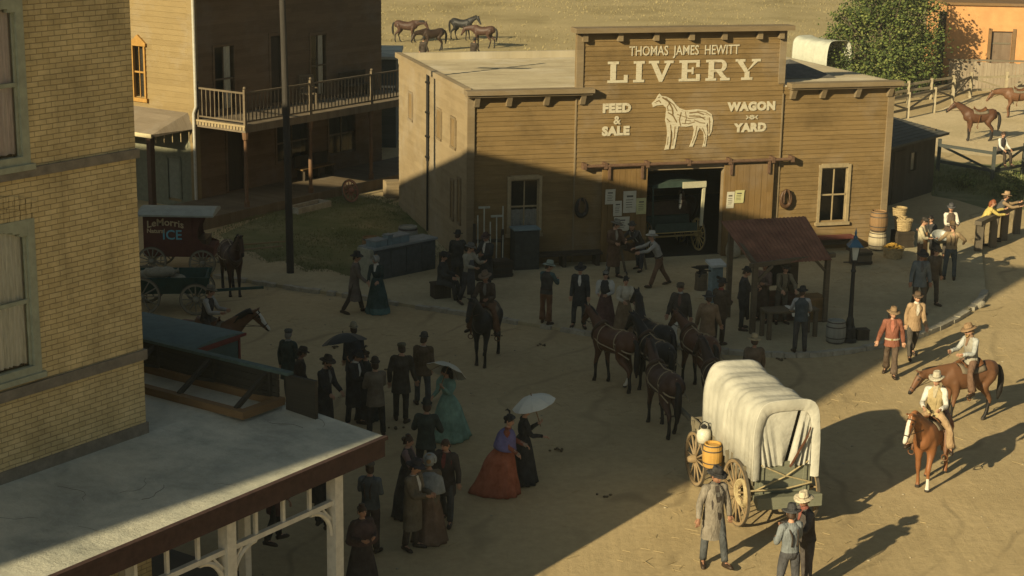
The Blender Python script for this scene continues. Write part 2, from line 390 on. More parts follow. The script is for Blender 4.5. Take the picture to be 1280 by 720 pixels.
def ground_mat(key, c1, c2, c3, scale=0.25, bump=0.6, rut=True):
    m, t, n, l, b = newmat(key)
    tc = n.new('ShaderNodeTexCoord')
    nz = n.new('ShaderNodeTexNoise'); nz.inputs['Scale'].default_value = scale; nz.inputs['Detail'].default_value = 9; nz.inputs['Roughness'].default_value = 0.62; nz.inputs['Distortion'].default_value = 0.4
    l.new(tc.outputs['Object'], nz.inputs['Vector'])
    cr = n.new('ShaderNodeValToRGB'); e = cr.color_ramp.elements
    e[0].position = 0.3; e[0].color = (*c1, 1); e[1].position = 0.7; e[1].color = (*c3, 1); e2 = e.new(0.5); e2.color = (*c2, 1)
    l.new(nz.outputs['Fac'], cr.inputs['Fac'])
    fz = n.new('ShaderNodeTexNoise'); fz.inputs['Scale'].default_value = 5; fz.inputs['Detail'].default_value = 8; fz.inputs['Roughness'].default_value = 0.75
    l.new(tc.outputs['Object'], fz.inputs['Vector'])
    mx = n.new('ShaderNodeMix'); mx.data_type = 'RGBA'; mx.blend_type = 'MULTIPLY'; mx.inputs[0].default_value = 0.8
    cr2 = n.new('ShaderNodeValToRGB'); cr2.color_ramp.elements[0].position = 0.33; cr2.color_ramp.elements[0].color = (0.84, 0.82, 0.79, 1); cr2.color_ramp.elements[1].position = 0.62; cr2.color_ramp.elements[1].color = (1.06, 1.05, 1.03, 1)
    l.new(fz.outputs['Fac'], cr2.inputs['Fac']); l.new(cr.outputs['Color'], mx.inputs[6]); l.new(cr2.outputs['Color'], mx.inputs[7])
    l.new(mx.outputs[2], b.inputs['Base Color']); b.inputs['Roughness'].default_value = 0.95; b.inputs['Specular IOR Level'].default_value = 0.1
    # trodden surface: hoof and boot marks (voronoi), wheel ruts (stretched noise)
    vo = n.new('ShaderNodeTexVoronoi'); vo.inputs['Scale'].default_value = 3.2; vo.feature = 'SMOOTH_F1'; l.new(tc.outputs['Object'], vo.inputs['Vector'])
    h = math_node(n, l, 'ADD', math_node(n, l, 'MULTIPLY', fz.outputs['Fac'], 0.9), math_node(n, l, 'MULTIPLY', vo.outputs['Distance'], 0.22))
    if rut:
        mp = n.new('ShaderNodeMapping'); mp.inputs['Rotation'].default_value = (0, 0, R(34)); mp.inputs['Scale'].default_value = (3.0, 0.09, 1); l.new(tc.outputs['Object'], mp.inputs[0])
        rz_ = n.new('ShaderNodeTexNoise'); rz_.inputs['Scale'].default_value = 1.0; rz_.inputs['Detail'].default_value = 3; l.new(mp.outputs[0], rz_.inputs['Vector'])
        h = math_node(n, l, 'ADD', h, math_node(n, l, 'MULTIPLY', rz_.outputs['Fac'], 0.9))
        # wheel tracks: narrow pressed bands that wander along the street, darker than the dust
        dn = n.new('ShaderNodeTexNoise'); dn.inputs['Scale'].default_value = 0.12; dn.inputs['Detail'].default_value = 3; l.new(tc.outputs['Object'], dn.inputs['Vector'])
        sp = n.new('ShaderNodeSeparateXYZ'); l.new(tc.outputs['Object'], sp.inputs[0])
        ac = math_node(n, l, 'ADD', math_node(n, l, 'SUBTRACT', math_node(n, l, 'MULTIPLY', sp.outputs['X'], 0.90), math_node(n, l, 'MULTIPLY', sp.outputs['Y'], 0.43)), math_node(n, l, 'MULTIPLY', dn.outputs['Fac'], 9.0))
        wv = math_node(n, l, 'PINGPONG', ac, 0.72)
        tk_ = n.new('ShaderNodeValToRGB'); tk_.color_ramp.elements[0].position = 0.03; tk_.color_ramp.elements[0].color = (1, 1, 1, 1); tk_.color_ramp.elements[1].position = 0.13; tk_.color_ramp.elements[1].color = (0, 0, 0, 1); l.new(wv, tk_.inputs['Fac'])
        pz = n.new('ShaderNodeTexNoise'); pz.inputs['Scale'].default_value = 0.35; pz.inputs['Detail'].default_value = 5; l.new(tc.outputs['Object'], pz.inputs['Vector'])
        pr_ = n.new('ShaderNodeValToRGB'); pr_.color_ramp.elements[0].position = 0.45; pr_.color_ramp.elements[1].position = 0.62; l.new(pz.outputs['Fac'], pr_.inputs['Fac'])
        tkm = math_node(n, l, 'MULTIPLY', tk_.outputs['Color'], pr_.outputs['Color'])
        m3_ = n.new('ShaderNodeMix'); m3_.data_type = 'RGBA'; l.new(math_node(n, l, 'MULTIPLY', tkm, 0.55), m3_.inputs[0]); l.new(mx.outputs[2], m3_.inputs[6]); m3_.inputs[7].default_value = (*[x * 0.62 for x in c1], 1)
        l.new(m3_.outputs[2], b.inputs['Base Color'])
        h = math_node(n, l, 'SUBTRACT', h, math_node(n, l, 'MULTIPLY', tkm, 0.5))
    bp = n.new('ShaderNodeBump'); bp.inputs['Strength'].default_value = bump; bp.inputs['Distance'].default_value = 0.06
    l.new(h, bp.inputs['Height']); l.new(bp.outputs[0], b.inputs['Normal'])
    MATS[key] = m
    return m

m_dirt = ground_mat('street_dirt', (0.38, 0.295, 0.165), (0.44, 0.345, 0.195), (0.49, 0.385, 0.225), bump=0.4)
m_yard = ground_mat('yard_earth', (0.34, 0.30, 0.19), (0.41, 0.355, 0.225), (0.48, 0.41, 0.265), scale=0.4, rut=False)
m_sand = ground_mat('corral_sand', (0.50, 0.41, 0.25), (0.58, 0.475, 0.30), (0.64, 0.53, 0.35), scale=0.3, bump=1.0, rut=False)
m_field = ground_mat('dry_field', (0.27, 0.215, 0.105), (0.38, 0.31, 0.165), (0.45, 0.365, 0.20), scale=0.12, rut=False)
m_turf = ground_mat('turf', (0.10, 0.12, 0.05), (0.15, 0.155, 0.075), (0.26, 0.23, 0.13), scale=0.5, rut=False)
m_kerb = M('kerb_stone', (0.34, 0.31, 0.24), 0.3, 5, bump=0.5)

kind(MB().quad((-300, -150, 0), (300, -150, 0), (300, 450, 0), (-300, 450, 0)).build('street_ground', m_dirt), 'structure')

def inpoly(x, y, pg):
    c = False
    for i in range(len(pg)):
        x1, y1 = pg[i - 1]; x2, y2 = pg[i]
        if (y1 > y) != (y2 > y) and x < (x2 - x1) * (y - y1) / (y2 - y1) + x1: c = not c
    return c
YH = 0.09
kerb_px = [(268, 347), (300, 352), (345, 359), (400, 367), (450, 374), (510, 384), (560, 391), (620, 401), (690, 412), (745, 421), (830, 434), (930, 444), (1010, 446), (1080, 438), (1150, 421), (1196, 400), (1222, 381), (1232, 366)]
kp = [G(*p) for p in kerb_px]
kp2 = []
for i in range(len(kp) - 1):
    for k in range(5):
        t = k / 5; p0, p1, p2, p3 = kp[max(i - 1, 0)], kp[i], kp[i + 1], kp[min(i + 2, len(kp) - 1)]
        kp2.append(0.5 * (2 * p1 + (p2 - p0) * t + (2 * p0 - 5 * p1 + 4 * p2 - p3) * t * t + (3 * p1 - 3 * p2 + p3 - p0) * t ** 3))
kp2.append(kp[-1])
back = [lv(17.5, -1.0), lv(17.0, 9.9), lv(-1.0, 9.9), G(497, 250), G(380, 262), G(300, 290), G(240, 318)]
yard_poly = [(p.x, p.y) for p in kp2] + [(p.x, p.y) for p in back]
def gz(x, y): return YH if inpoly(x, y, yard_poly) else 0.0
mb = MB(); n_ = len(yard_poly)
mb.add([(x, y, YH) for x, y in yard_poly] + [(x, y, -0.05) for x, y in yard_poly], [tuple(range(n_))] + [(i, i + n_, (i + 1) % n_ + n_, (i + 1) % n_) for i in range(n_)])
yo = mb.build('livery_yard', m_yard, fix=True); kind(yo, 'structure')
mb = MB(); i = 0
dist = 0
for a, b_ in zip(kp2, kp2[1:]):
    d = b_ - a; k = max(1, int(d.length / 0.7))
    for q in range(k):
        p, s_ = a + d * (q / k), a + d * ((q + 0.97) / k)
        if rnd.random() < 0.12: continue
        hgt = rnd.uniform(0.0, 0.035)
        mb.bar((p.x, p.y, YH / 2 + hgt / 2), (s_.x, s_.y, YH / 2 + hgt / 2 + rnd.uniform(-.01, .01)), rnd.uniform(0.16, 0.22), YH + hgt + 0.02)
kind(mb.build('kerb', m_kerb), 'structure')

turf_px = [(276, 297), (312, 281), (345, 268), (400, 254), (440, 244), (497, 261), (530, 288), (546, 312), (528, 330), (505, 341), (468, 341), (440, 350), (410, 340), (385, 341), (362, 329), (336, 331), (318, 318), (292, 318)]
turf_pg = []
for p in turf_px:
    g = G(*p); turf_pg.append((g.x, g.y))
kind(MB().add([(x, y, YH + 0.004) for x, y in turf_pg], [tuple(range(len(turf_pg)))]).build('turf_patch', m_turf, fix=True), 'structure')

m_grass = M('grass_blades', (0.11, 0.145, 0.045), 0.4, 1.5, c2=(0.17, 0.17, 0.075))
m_drygrass = M('dry_grass_blades', (0.25, 0.20, 0.09), 0.3, 0.4, c2=(0.36, 0.30, 0.15))
def grass_obj(name, pg, z, n, h, mat, clump=0.35):
    xs = [p[0] for p in pg]; ys = [p[1] for p in pg]; mb = MB(); k = 0
    import mathutils
    while k < n:
        x, y = rnd.uniform(min(xs), max(xs)), rnd.uniform(min(ys), max(ys))
        if not inpoly(x, y, pg): continue
        if mathutils.noise.noise((x * clump, y * clump, 3.1)) < rnd.uniform(-0.35, 0.25): continue
        k += 1
        for _ in range(3):
            a = rnd.uniform(0, 6.28); hh = h * rnd.uniform(0.4, 1.2); w_ = hh * 0.16; ln = hh * rnd.uniform(0.1, 0.7)
            dx, dy = math.cos(a), math.sin(a); px, py = x + rnd.uniform(-.06, .06), y + rnd.uniform(-.06, .06)
            mb.add([(px - dy * w_, py + dx * w_, z), (px + dy * w_, py - dx * w_, z), (px + dx * ln, py + dy * ln, z + hh)], [(0, 1, 2)])
    return kind(mb.build(name, mat), 'stuff')
tcx = sum(p[0] for p in turf_pg) / len(turf_pg); tcy = sum(p[1] for p in turf_pg) / len(turf_pg)
grass_obj('grass', [(tcx + (x - tcx) * 1.12, tcy + (y - tcy) * 1.08) for x, y in turf_pg], YH, 8000, 0.06, m_grass)

field_px = [(478, 92), (520, 76), (730, 70), (1010, 98), (1075, 104), (1130, 95), (1300, 70), (1300, -40), (300, -40), (300, 60)]
field_pg = []
for p in field_px:
    g = G(*p); field_pg.append((g.x, g.y))
kind(MB().add([(x, y, 0.004) for x, y in field_pg], [tuple(range(len(field_pg)))]).build('dry_field', m_field, fix=True), 'structure')
grass_obj('dry_grass', field_pg, 0.0, 9000, 0.14, m_drygrass, 0.07)
cor_px = [(1108, 152), (1165, 141), (1212, 122), (1300, 116), (1300, 190), (1240, 196), (1172, 190)]
cor_pg = []
for p in cor_px:
    g = G(*p); cor_pg.append((g.x, g.y))
kind(MB().add([(x, y, 0.004) for x, y in cor_pg], [tuple(range(len(cor_pg)))]).build('corral_ground', m_sand, fix=True), 'structure')
green_px = [(1165, 200), (1240, 206), (1300, 200), (1300, 262), (1235, 262), (1195, 250), (1165, 245)]
green_pg = []
for p in green_px:
    g = G(*p); green_pg.append((g.x, g.y))
kind(MB().add([(x, y, 0.004) for x, y in green_pg], [tuple(range(len(green_pg)))]).build('grass_verge', m_turf, fix=True), 'structure')
grass_obj('verge_grass', green_pg, 0.0, 2600, 0.14, m_grass, 0.2)
m_straw = M('straw', (0.38, 0.30, 0.16), 0.25, 3)
mb = MB()
for cx_, cy_, sp_, n_s in ((4.5, 31, 3.5, 260), (3.5, 38.5, 3.0, 220), (9, 38, 4, 160), (7, 49, 2.5, 320), (0, 41, 4, 160), (11, 52, 2.5, 160), (-5, 44, 4, 120), (13, 44, 3, 120)):
    for i in range(n_s // 2):
        x, y = cx_ + rnd.gauss(0, sp_ * .6), cy_ + rnd.gauss(0, sp_ * .6); a = rnd.uniform(0, 3.14); L_ = rnd.uniform(.05, .16); z = gz(x, y) + .006
        if inpoly(x, y, [(p.x, p.y) for p in (lv(-.2, -.3), lv(14.6, -.3), lv(14.6, 10), lv(-.2, 10))]): continue
        dx, dy = math.cos(a) * L_, math.sin(a) * L_
        mb.bar((x - dx, y - dy, z), (x + dx, y + dy, z + rnd.uniform(0, .02)), .009, .006)
kind(mb.build('straw', m_straw), 'stuff')
m_dung = M('dung', (0.11, 0.08, 0.045), 0.4, 12, bump=.8)
mb = MB()
for i in range(16):
    t = rnd.random(); y = 30 + 22 * t; x = rnd.uniform(-0.12, 0.28) * y; z = gz(x, y)
    if inpoly(x, y, yard_poly) and rnd.random() < .7: continue
    for q in range(rnd.randint(4, 9)): mb.sphere((x + rnd.gauss(0, .07), y + rnd.gauss(0, .07), z + rnd.uniform(.01, .05)), (rnd.uniform(.025, .04),) * 2 + (.02,), 7, 5)
kind(mb.build('horse_droppings', m_dung, smooth=True), 'stuff')
m_peb = M('pebbles', (0.36, 0.31, 0.21), 0.4, 2)
mb = MB()
for i in range(420):
    t = rnd.random(); y = 27 + 32 * t; x = rnd.uniform(-0.32, 0.33) * y
    z = gz(x, y); r_ = rnd.uniform(0.008, 0.028)
    mb.sphere((x, y, z + r_ * 0.3), (r_ * rnd.uniform(.8, 1.5), r_, r_ * 0.6), 5, 4)
kind(mb.build('pebbles', m_peb), 'stuff')

# thin dust hanging over the street: closed box round the whole scene
mh = bpy.data.materials.new('dust_haze'); mh.use_nodes = True; hn = mh.node_tree; hn.nodes.clear()
ho_ = hn.nodes.new('ShaderNodeOutputMaterial'); hv = hn.nodes.new('ShaderNodeVolumePrincipled'); hv.inputs['Color'].default_value = (0.74, 0.79, 0.73, 1); hv.inputs['Density'].default_value = 0.00036
hn.links.new(hv.outputs[0], ho_.inputs['Volume'])
kind(MB().bb(-310, 310, -160, 460, -1.0, 17.5).build('haze', mh), 'stuff')
# ------------------------------------------------------------------ livery barn
w_liv = WOOD('livery_boards', (0.142, 0.093, 0.037), (0.252, 0.17, 0.075), 0.15, stain=0.5, seg=4.6, bv=.22)
w_side = WOOD('livery_side_boards', (0.225, 0.17, 0.098), (0.315, 0.245, 0.148), 0.15, stain=0.35)
w_trim = WOOD('livery_trim', (0.17, 0.125, 0.07), (0.26, 0.20, 0.12), 0.4, seg=9, stain=0.3)
w_leaf = WOOD('door_boards', (0.135, 0.082, 0.03), (0.23, 0.145, 0.058), 0.19, vertical=True, seg=9, stain=0.4)
w_roof = WOOD('roof_planks', (0.33, 0.28, 0.19), (0.48, 0.42, 0.30), 0.28, vertical='roof', seg=4.0, stain=0.35)
w_dark = WOOD('dark_planks', (0.035, 0.028, 0.02), (0.075, 0.058, 0.04), 0.2, vertical=True, seg=4, stain=0.3)
m_rust = M('rusty_iron', (0.12, 0.07, 0.043), 0.35, 8, rough=0.7)
m_paint = PAINT('sign_paint', (0.50, 0.45, 0.33), (0.22, 0.155, 0.075))
m_frame = M('window_frame_paint', (0.30, 0.235, 0.135), 0.25, 7)
m_black = M('black_iron', (0.014, 0.014, 0.014), 0.3, 8, rough=0.6)
m_darkin = M('dark_interior', (0.02, 0.018, 0.015), 0.3, 3)  # near black: the shade inside rooms is put into the colour
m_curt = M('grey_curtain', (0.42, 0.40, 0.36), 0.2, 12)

barn = tag(empty('livery_barn', L0, LRZ), 'weathered brown timber livery barn with painted horse and white lettering on its false front', 'barn')
X1, X2, X3 = 3.45, 10.42, 14.4
WZ, TZ = 5.5, 7.45
holes = [(5.85, 8.5, 0, 2.95), (1.38, 2.3, 1.1, 2.82), (11.95, 12.9, 1.0, 2.82)]
mb = MB(); siding(mb, (0, 0, 0), (1, 0, 0), 0.0, X1, 0.0, WZ, holes, nrm=(0, -1, 0)); siding(mb, (0, 0, 0), (1, 0, 0), X2, X3, 0.0, WZ, holes, nrm=(0, -1, 0))
siding(mb, (0, -0.035, 0), (1, 0, 0), X1, X2, 0.0, TZ, holes, nrm=(0, -1, 0))
wall_holes(mb, (0, 0.03, 0), (1, 0, 0), 0, X3, 0, WZ, holes, (0, -1, 0), 0.14)
wall_holes(mb, (0, 0.03, 0), (1, 0, 0), X1, X2, WZ, TZ, [], (0, -1, 0))
mb.bb(X1 + .02, X2 - .02, 0.04, 0.2, WZ, TZ - 0.02)
mb.build('front_wall', w_liv, barn)
mb = MB()
siding(mb, (0, 0, 0), (0, 1, 0), 0.0, 9.7, 0.0, 5.62, [(1.3, 2.1, 3.55, 4.55), (3.2, 3.95, 3.55, 4.55), (7.4, 8.1, 3.55, 4.55), (0.7, 1.1, 1.3, 2.75), (1.6, 2.0, 1.25, 2.55)], nrm=(-1, 0, 0), lap=0.012)
mb.bb(0.03, 0.12, 0.2, 9.7, 0, 5.6)
mb.build('side_wall', w_side, barn)
mb = MB(); mb.bb(X3 - .14, X3 - 0.02, 0.2, 9.7, 0, 5.4); mb.bb(0.1, X3 - .1, 9.6, 9.7, 0, 5.4); mb.build('rear_wall', w_liv, barn)
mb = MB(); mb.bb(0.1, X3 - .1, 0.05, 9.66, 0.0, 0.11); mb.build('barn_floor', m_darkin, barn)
mb = MB(); mb.add([(0.0, 0.0, 5.60), (X3, 0.0, 5.60), (X3, 9.8, 5.42), (0.0, 9.8, 5.42), (0, 0, 5.45), (X3, 0, 5.45), (X3, 9.8, 5.27), (0, 9.8, 5.27)], [(0, 1, 2, 3), (7, 6, 5, 4), (0, 4, 5, 1), (1, 5, 6, 2), (2, 6, 7, 3), (3, 7, 4, 0)])
for i in range(1, 34): mb.bb(0.1, X3 - .1, i * 0.287, i * 0.287 + 0.02, 5.60 - i * 0.287 * 0.0184, 5.613 - i * 0.287 * 0.0184)
roof = mb.build('roof', w_roof, barn)
mb = MB(); mb.bb(0.0, X3, 9.66, 9.84, 5.3, 5.66); mb.build('rear_parapet', w_roof, barn)
mb = MB(); mb.bb(-0.12, 0.1, 0.0, 9.84, 5.5, 5.68); mb.build('side_parapet', w_side, barn)
# corner boards
for a, b_, z1 in ((0.0, 0.2, WZ), (X3 - 0.2, X3, WZ)): MB().bb(a - .02, b_, -0.075, 0.0, 0, z1).build('corner_board', w_trim, barn)
for a, b_ in ((X1 - .02, X1 + 0.2), (X2 - 0.2, X2 + .02)): MB().bb(a, b_, -0.09, -0.0, 5.62, TZ).build('corner_board', w_trim, barn)
for a in (X1, X2): MB().bb(a - .02, a + .02, -.075, 0.02, 0, 5.3).build('corner_board', w_trim, barn)
for a, b_ in ((-0.12, 3.95), (X2 + 0.14, X3 + 0.14)):
    mb = MB(); mb.bb(a, b_, -0.38, 0.03, 5.5, 5.64); mb.bb(a + .04, b_ - .04, -0.3, 0.0, 5.43, 5.5)
    mb.build('cornice', w_trim, barn)
mb = MB(); mb.bb(X1 - 0.15, X2 + 0.15, -0.38, 0.2, TZ - 0.12, TZ + 0.03); mb.build('cornice', w_trim, barn)
for x in (0.25, 1.27, 2.47, 3.64, 10.75, 11.8, 13.03, 14.2):
    mb = MB(); mb.add([(x - .08, 0, 5.1), (x + .08, 0, 5.1), (x + .08, 0, 5.43), (x - .08, 0, 5.43), (x - .08, -.12, 5.12), (x + .08, -.12, 5.12), (x + .08, -.27, 5.43), (x - .08, -.27, 5.43)], [(0, 1, 2, 3), (5, 4, 7, 6), (4, 5, 1, 0), (6, 7, 3, 2), (5, 6, 2, 1), (7, 4, 0, 3)])
    mb.build('corbel', w_trim, barn, fix=True)
for x in (3.65, 4.79, 5.97, 7.15, 8.25, 9.46, 10.2):
    mb = MB(); mb.bb(x - .08, x + .08, -.24, -.06, 7.06, 7.33); mb.build('corbel', w_trim, barn)

def barn_window(x0, x1, z0, z1, shade):
    f = MB(); t = 0.1
    f.bb(x0 - t, x0, -.07, .06, z0 - t, z1 + t); f.bb(x1, x1 + t, -.07, .06, z0 - t, z1 + t); f.bb(x0, x1, -.07, .06, z1, z1 + t + .03); f.bb(x0 - t - .04, x1 + t + .04, -.11, .06, z0 - t, z0)
    fo = f.build('window', m_frame, barn)
    s = MB(); zm = (z0 + z1) / 2; xm = (x0 + x1) / 2
    s.bb(x0, x1, 0.0, .03, zm - .025, zm + .025); s.bb(xm - .018, xm + .018, 0.0, .03, z0, z1)
    s.bb(x0, x0 + .04, 0, .03, z0, z1); s.bb(x1 - .04, x1, 0, .03, z0, z1); s.bb(x0, x1, 0, .03, z0, z0 + .05); s.bb(x0, x1, 0, .03, z1 - .05, z1)
    s.build('sash', m_frame, fo)
    MB().quad((x0, .035, z0), (x1, .035, z0), (x1, .035, z1), (x0, .035, z1)).build('pane', GLASS(), fo)
    if shade:
        c = MB(); k = 16
        for i in range(k):
            a, b_ = x0 + (x1 - x0) * i / k, x0 + (x1 - x0) * (i + 1) / k
            c.quad((a, .09 + .03 * math.sin(i * 1.9), z0), (b_, .09 + .03 * math.sin((i + 1) * 1.9), z0), (b_, .09 + .03 * math.sin((i + 1) * 1.9), z0 + shade), (a, .09 + .03 * math.sin(i * 1.9), z0 + shade))
        c.build('blind', m_curt, fo)
    MB().bb(x0 - .1, x1 + .1, .3, .34, z0 - .1, z1 + .1).build('room_shade_panel', m_darkin, fo)  # near-black panel standing in for the shade of the room
barn_window(1.38, 2.3, 1.1, 2.82, 0.75)
barn_window(11.95, 12.9, 1.0, 2.82, 0)
for y0, y1, z0, z1 in ((1.45, 1.95, 3.62, 4.5), (3.35, 3.85, 3.6, 4.5), (7.5, 8.0, 3.6, 4.48), (0.75, 1.05, 1.35, 2.7), (1.65, 1.95, 1.3, 2.5)):
    f = MB(); t = .07
    f.bb(-.05, .06, y0 - t, y0, z0 - t, z1 + t); f.bb(-.05, .06, y1, y1 + t, z0 - t, z1 + t); f.bb(-.05, .06, y0, y1, z1, z1 + t); f.bb(-.07, .06, y0 - t, y1 + t, z0 - t, z0)
    fo = f.build('side_window', w_trim, barn)
    MB().bb(-.02, .015, y0, y1, z0, z1).build('pane', WOOD('shutter_boards', (0.16, 0.11, 0.05), (0.25, 0.17, 0.08), 0.12, vertical=True), fo)
mb = MB(); mb.tube([(-.07, 5.0, 5.5), (-.07, 5.0, 2.6)], 0.05, 8); mb.tube([(-.07, 5.0, 2.6), (-.07, 5.0, 0.2)], 0.035, 8)
for z in (5.2, 4.2, 3.4, 2.7): mb.bb(-.14, 0.0, 4.92, 5.08, z, z + .06)
mb.build('stovepipe', m_black, barn)
# sliding doors on their rail
mb = MB(); mb.tube([(3.7, -.26, 3.19), (10.8, -.26, 3.19)], 0.055, 10)
for x in (3.72, 4.4, 5.8, 7.2, 8.6, 10.1, 10.78): mb.bb(x - .05, x + .05, -.32, -.02, 3.1, 3.29)
mb.build('door_rail', m_rust, barn)
for x0, x1 in ((4.33, 5.83), (8.46, 10.17)):
    d = MB(); k = 8
    for i in range(k):
        a, b_ = x0 + (x1 - x0) * i / k, x0 + (x1 - x0) * (i + 1) / k; e = rnd.uniform(0, .012)
        d.bb(a + .004, b_ - .004, -.22 - e, -.14, .05 + rnd.uniform(0, .03), 3.05)
    dl = d.build('sliding_door', w_leaf, barn)
    h = MB()
    for x in (x0 + .2, x1 - .2): h.bb(x - .04, x + .04, -.30, -.24, 2.75, 3.2)
    h.build('hanger', m_rust, dl)
mb = MB(); mb.bb(5.7, 5.86, -.05, .16, 0, 2.97); mb.bb(8.49, 8.62, -.05, .16, 0, 2.97); mb.bb(5.7, 8.62, -.06, .16, 2.95, 3.1); mb.build('door_frame', w_trim, barn)
mb = MB(); mb.add([(10.9, 1.2, 5.6), (12.9, 1.2, 5.6), (12.9, 4.2, 5.55), (10.9, 4.2, 5.55), (11.9, 2.7, 6.05)], [(0, 1, 4), (1, 2, 4), (2, 3, 4), (3, 0, 4)]); mb.build('roof_vent', M('slate', (0.10, 0.095, 0.085), 0.3, 6), barn)
# painted lettering (thin relief on the boards)
def letters(txts, name):
    mb = MB()
    for s, x, z, size, sx, sp, off in txts:
        v, f = text_mesh(s, size, 0.004, sx, spacing=sp, offset=off)
        mb.add([(a + x, b_ - 0.072, c + z) for a, b_, c in v], f)
    mb.build(name, m_paint, barn)
letters([('THOMAS  JAMES  HEWITT', 6.98, 6.72, 0.42, 0.76, 1.0, 0.004)], 'owner_lettering')
letters([('FEED', 4.78, 4.96, 0.37, 1.05, 1.12, 0.024), ('&', 4.8, 4.58, 0.36, 1.0, 1.0, 0.01), ('SALE', 4.77, 4.24, 0.37, 1.05, 1.12, 0.024)], 'feed_lettering')
letters([('WAGON', 9.35, 4.9, 0.36, 1.06, 1.1, 0.024), ('YARD', 9.34, 4.22, 0.36, 1.08, 1.1, 0.024)], 'wagon_lettering')
mb = MB()
def wl(pts, wd):
    for (x0, z0), (x1, z1) in zip(pts, pts[1:]): mb.bar((x0, -.073, z0), (x1, -.073, z1), wd, 0.008, up=(0, 1, 0))
cx, cz = 9.37, 4.56
for a in range(0, 180, 45):
    d = 0.17 if a == 0 else 0.1; wl([(cx - d * math.cos(R(a)), cz - d * math.sin(R(a)) * .8), (cx + d * math.cos(R(a)), cz + d * math.sin(R(a)) * .8)], 0.035)
for s in (-1, 1): wl([(cx + s * .2, cz + .06), (cx + s * .12, cz), (cx + s * .2, cz - .06)], 0.03)
mb.build('star_ornament', m_paint, barn)
# LIVERY in slab letters
mb = MB()
LH, T = 0.66, 0.17
def P2(pts, x, z, s=1.0):
    q = [(x + a * s, -.073, z + b_ * s) for a, b_ in pts]; k = len(q)
    mb.add(q + [(a, b_ + .02, c) for a, b_, c in q], [tuple(range(k))] + [(i, i + k, (i + 1) % k + k, (i + 1) % k) for i in range(k)])
def rc(x0, x1, z0, z1, X, Z): P2([(x0, z0), (x1, z0), (x1, z1), (x0, z1)], X, Z)
zb = 5.76; st = 0.08
def serif(x0, x1, z, X): rc(x0, x1, z, z + st, X, zb)
X = 4.45
rc(.09, .27, st, LH - st, X, zb); serif(0, .36, LH - st, X); rc(0, .66, 0, st, X, zb); rc(.54, .66, st, .24, X, zb)
X = 5.3
rc(.09, .27, st, LH - st, X, zb); serif(0, .36, 0, X); serif(0, .36, LH - st, X)
X = 5.8
P2([(.08, LH - st), (.26, LH - st), (.45, .2), (.41, 0), (.36, 0)], X, zb); P2([(.41, 0), (.45, .2), (.60, LH - st), (.72, LH - st), (.46, 0)], X, zb); serif(0, .34, LH - st, X); serif(.52, .82, LH - st, X)
X = 6.82
rc(.09, .27, st, LH - st, X, zb); rc(0, .70, 0, st, X, zb); rc(0, .68, LH - st, LH, X, zb); rc(.58, .70, st, .22, X, zb); rc(.57, .68, LH - .22, LH - st, X, zb); rc(.27, .48, .29, .37, X, zb); rc(.42, .48, .22, .29, X, zb); rc(.42, .48, .37, .44, X, zb)
X = 7.72
rc(.09, .27, st, LH - st, X, zb); serif(0, .36, 0, X); rc(0, .5, LH - st, LH, X, zb); rc(.27, .5, .28, .36, X, zb)
arc = [(.5 + .2 * math.sin(R(t)), .47 + .19 * math.cos(R(t))) for t in range(0, 181, 20)]; ins = [(.5 + .06 * math.sin(R(t)), .47 + .11 * math.cos(R(t))) for t in range(180, -1, -20)]
for i in range(len(arc) - 1): P2([arc[i], arc[i + 1], ins[len(ins) - 2 - i], ins[len(ins) - 1 - i]], X, zb)
P2([(.36, .28), (.54, .28), (.72, st), (.54, st)], X, zb); serif(.5, .82, 0, X)
X = 8.72
P2([(.06, LH - st), (.25, LH - st), (.44, .30), (.34, .22)], X, zb); P2([(.44, .30), (.38, .24), (.64, LH - st), (.76, LH - st)], X, zb); rc(.33, .49, st, .27, X, zb); serif(.22, .6, 0, X); serif(0, .33, LH - st, X); serif(.56, .86, LH - st, X)
mb.build('livery_lettering', m_paint, barn, fix=True)
# painted horse
hx = lambda px: 5.94 + (px - 375) / 300 * 2.06
hz = lambda py: 5.40 - (py - 305) / 280 * 1.80
body = [(375, 352), (392, 338), (402, 318), (412, 306), (422, 318), (445, 322), (470, 335), (492, 360), (512, 380), (545, 392), (600, 388), (645, 395), (672, 415), (680, 445), (676, 500), (664, 524), (658, 520), (660, 480), (655, 455), (648, 470), (655, 505), (652, 540), (648, 576), (633, 576), (640, 545), (636, 505), (615, 480), (606, 500), (600, 530), (584, 574), (568, 573), (582, 535), (588, 490), (580, 468), (545, 474), (510, 470), (505, 500), (500, 540), (494, 580), (478, 582), (484, 540), (482, 500), (474, 480), (472, 510), (472, 545), (466, 583), (445, 585), (454, 550), (456, 505), (452, 470), (444, 440), (446, 405), (448, 380), (430, 362), (400, 364), (382, 372)]
mb = MB(); k = len(body)
mb.add([(hx(a), -.072, hz(b_)) for a, b_ in body] + [(hx(a), -.05, hz(b_)) for a, b_ in body], [tuple(range(k))] + [(i, i + k, (i + 1) % k + k, (i + 1) % k) for i in range(k)])
ph = mb.build('painted_horse', m_paint, barn, fix=True)
mb = MB()
def wln(pts, wd):
    q = [(hx(a), hz(b_)) for a, b_ in pts]
    for (x0, z0), (x1, z1) in zip(q, q[1:]): mb.bar((x0, -.076, z0), (x1, -.076, z1), wd, 0.006, up=(0, 1, 0))
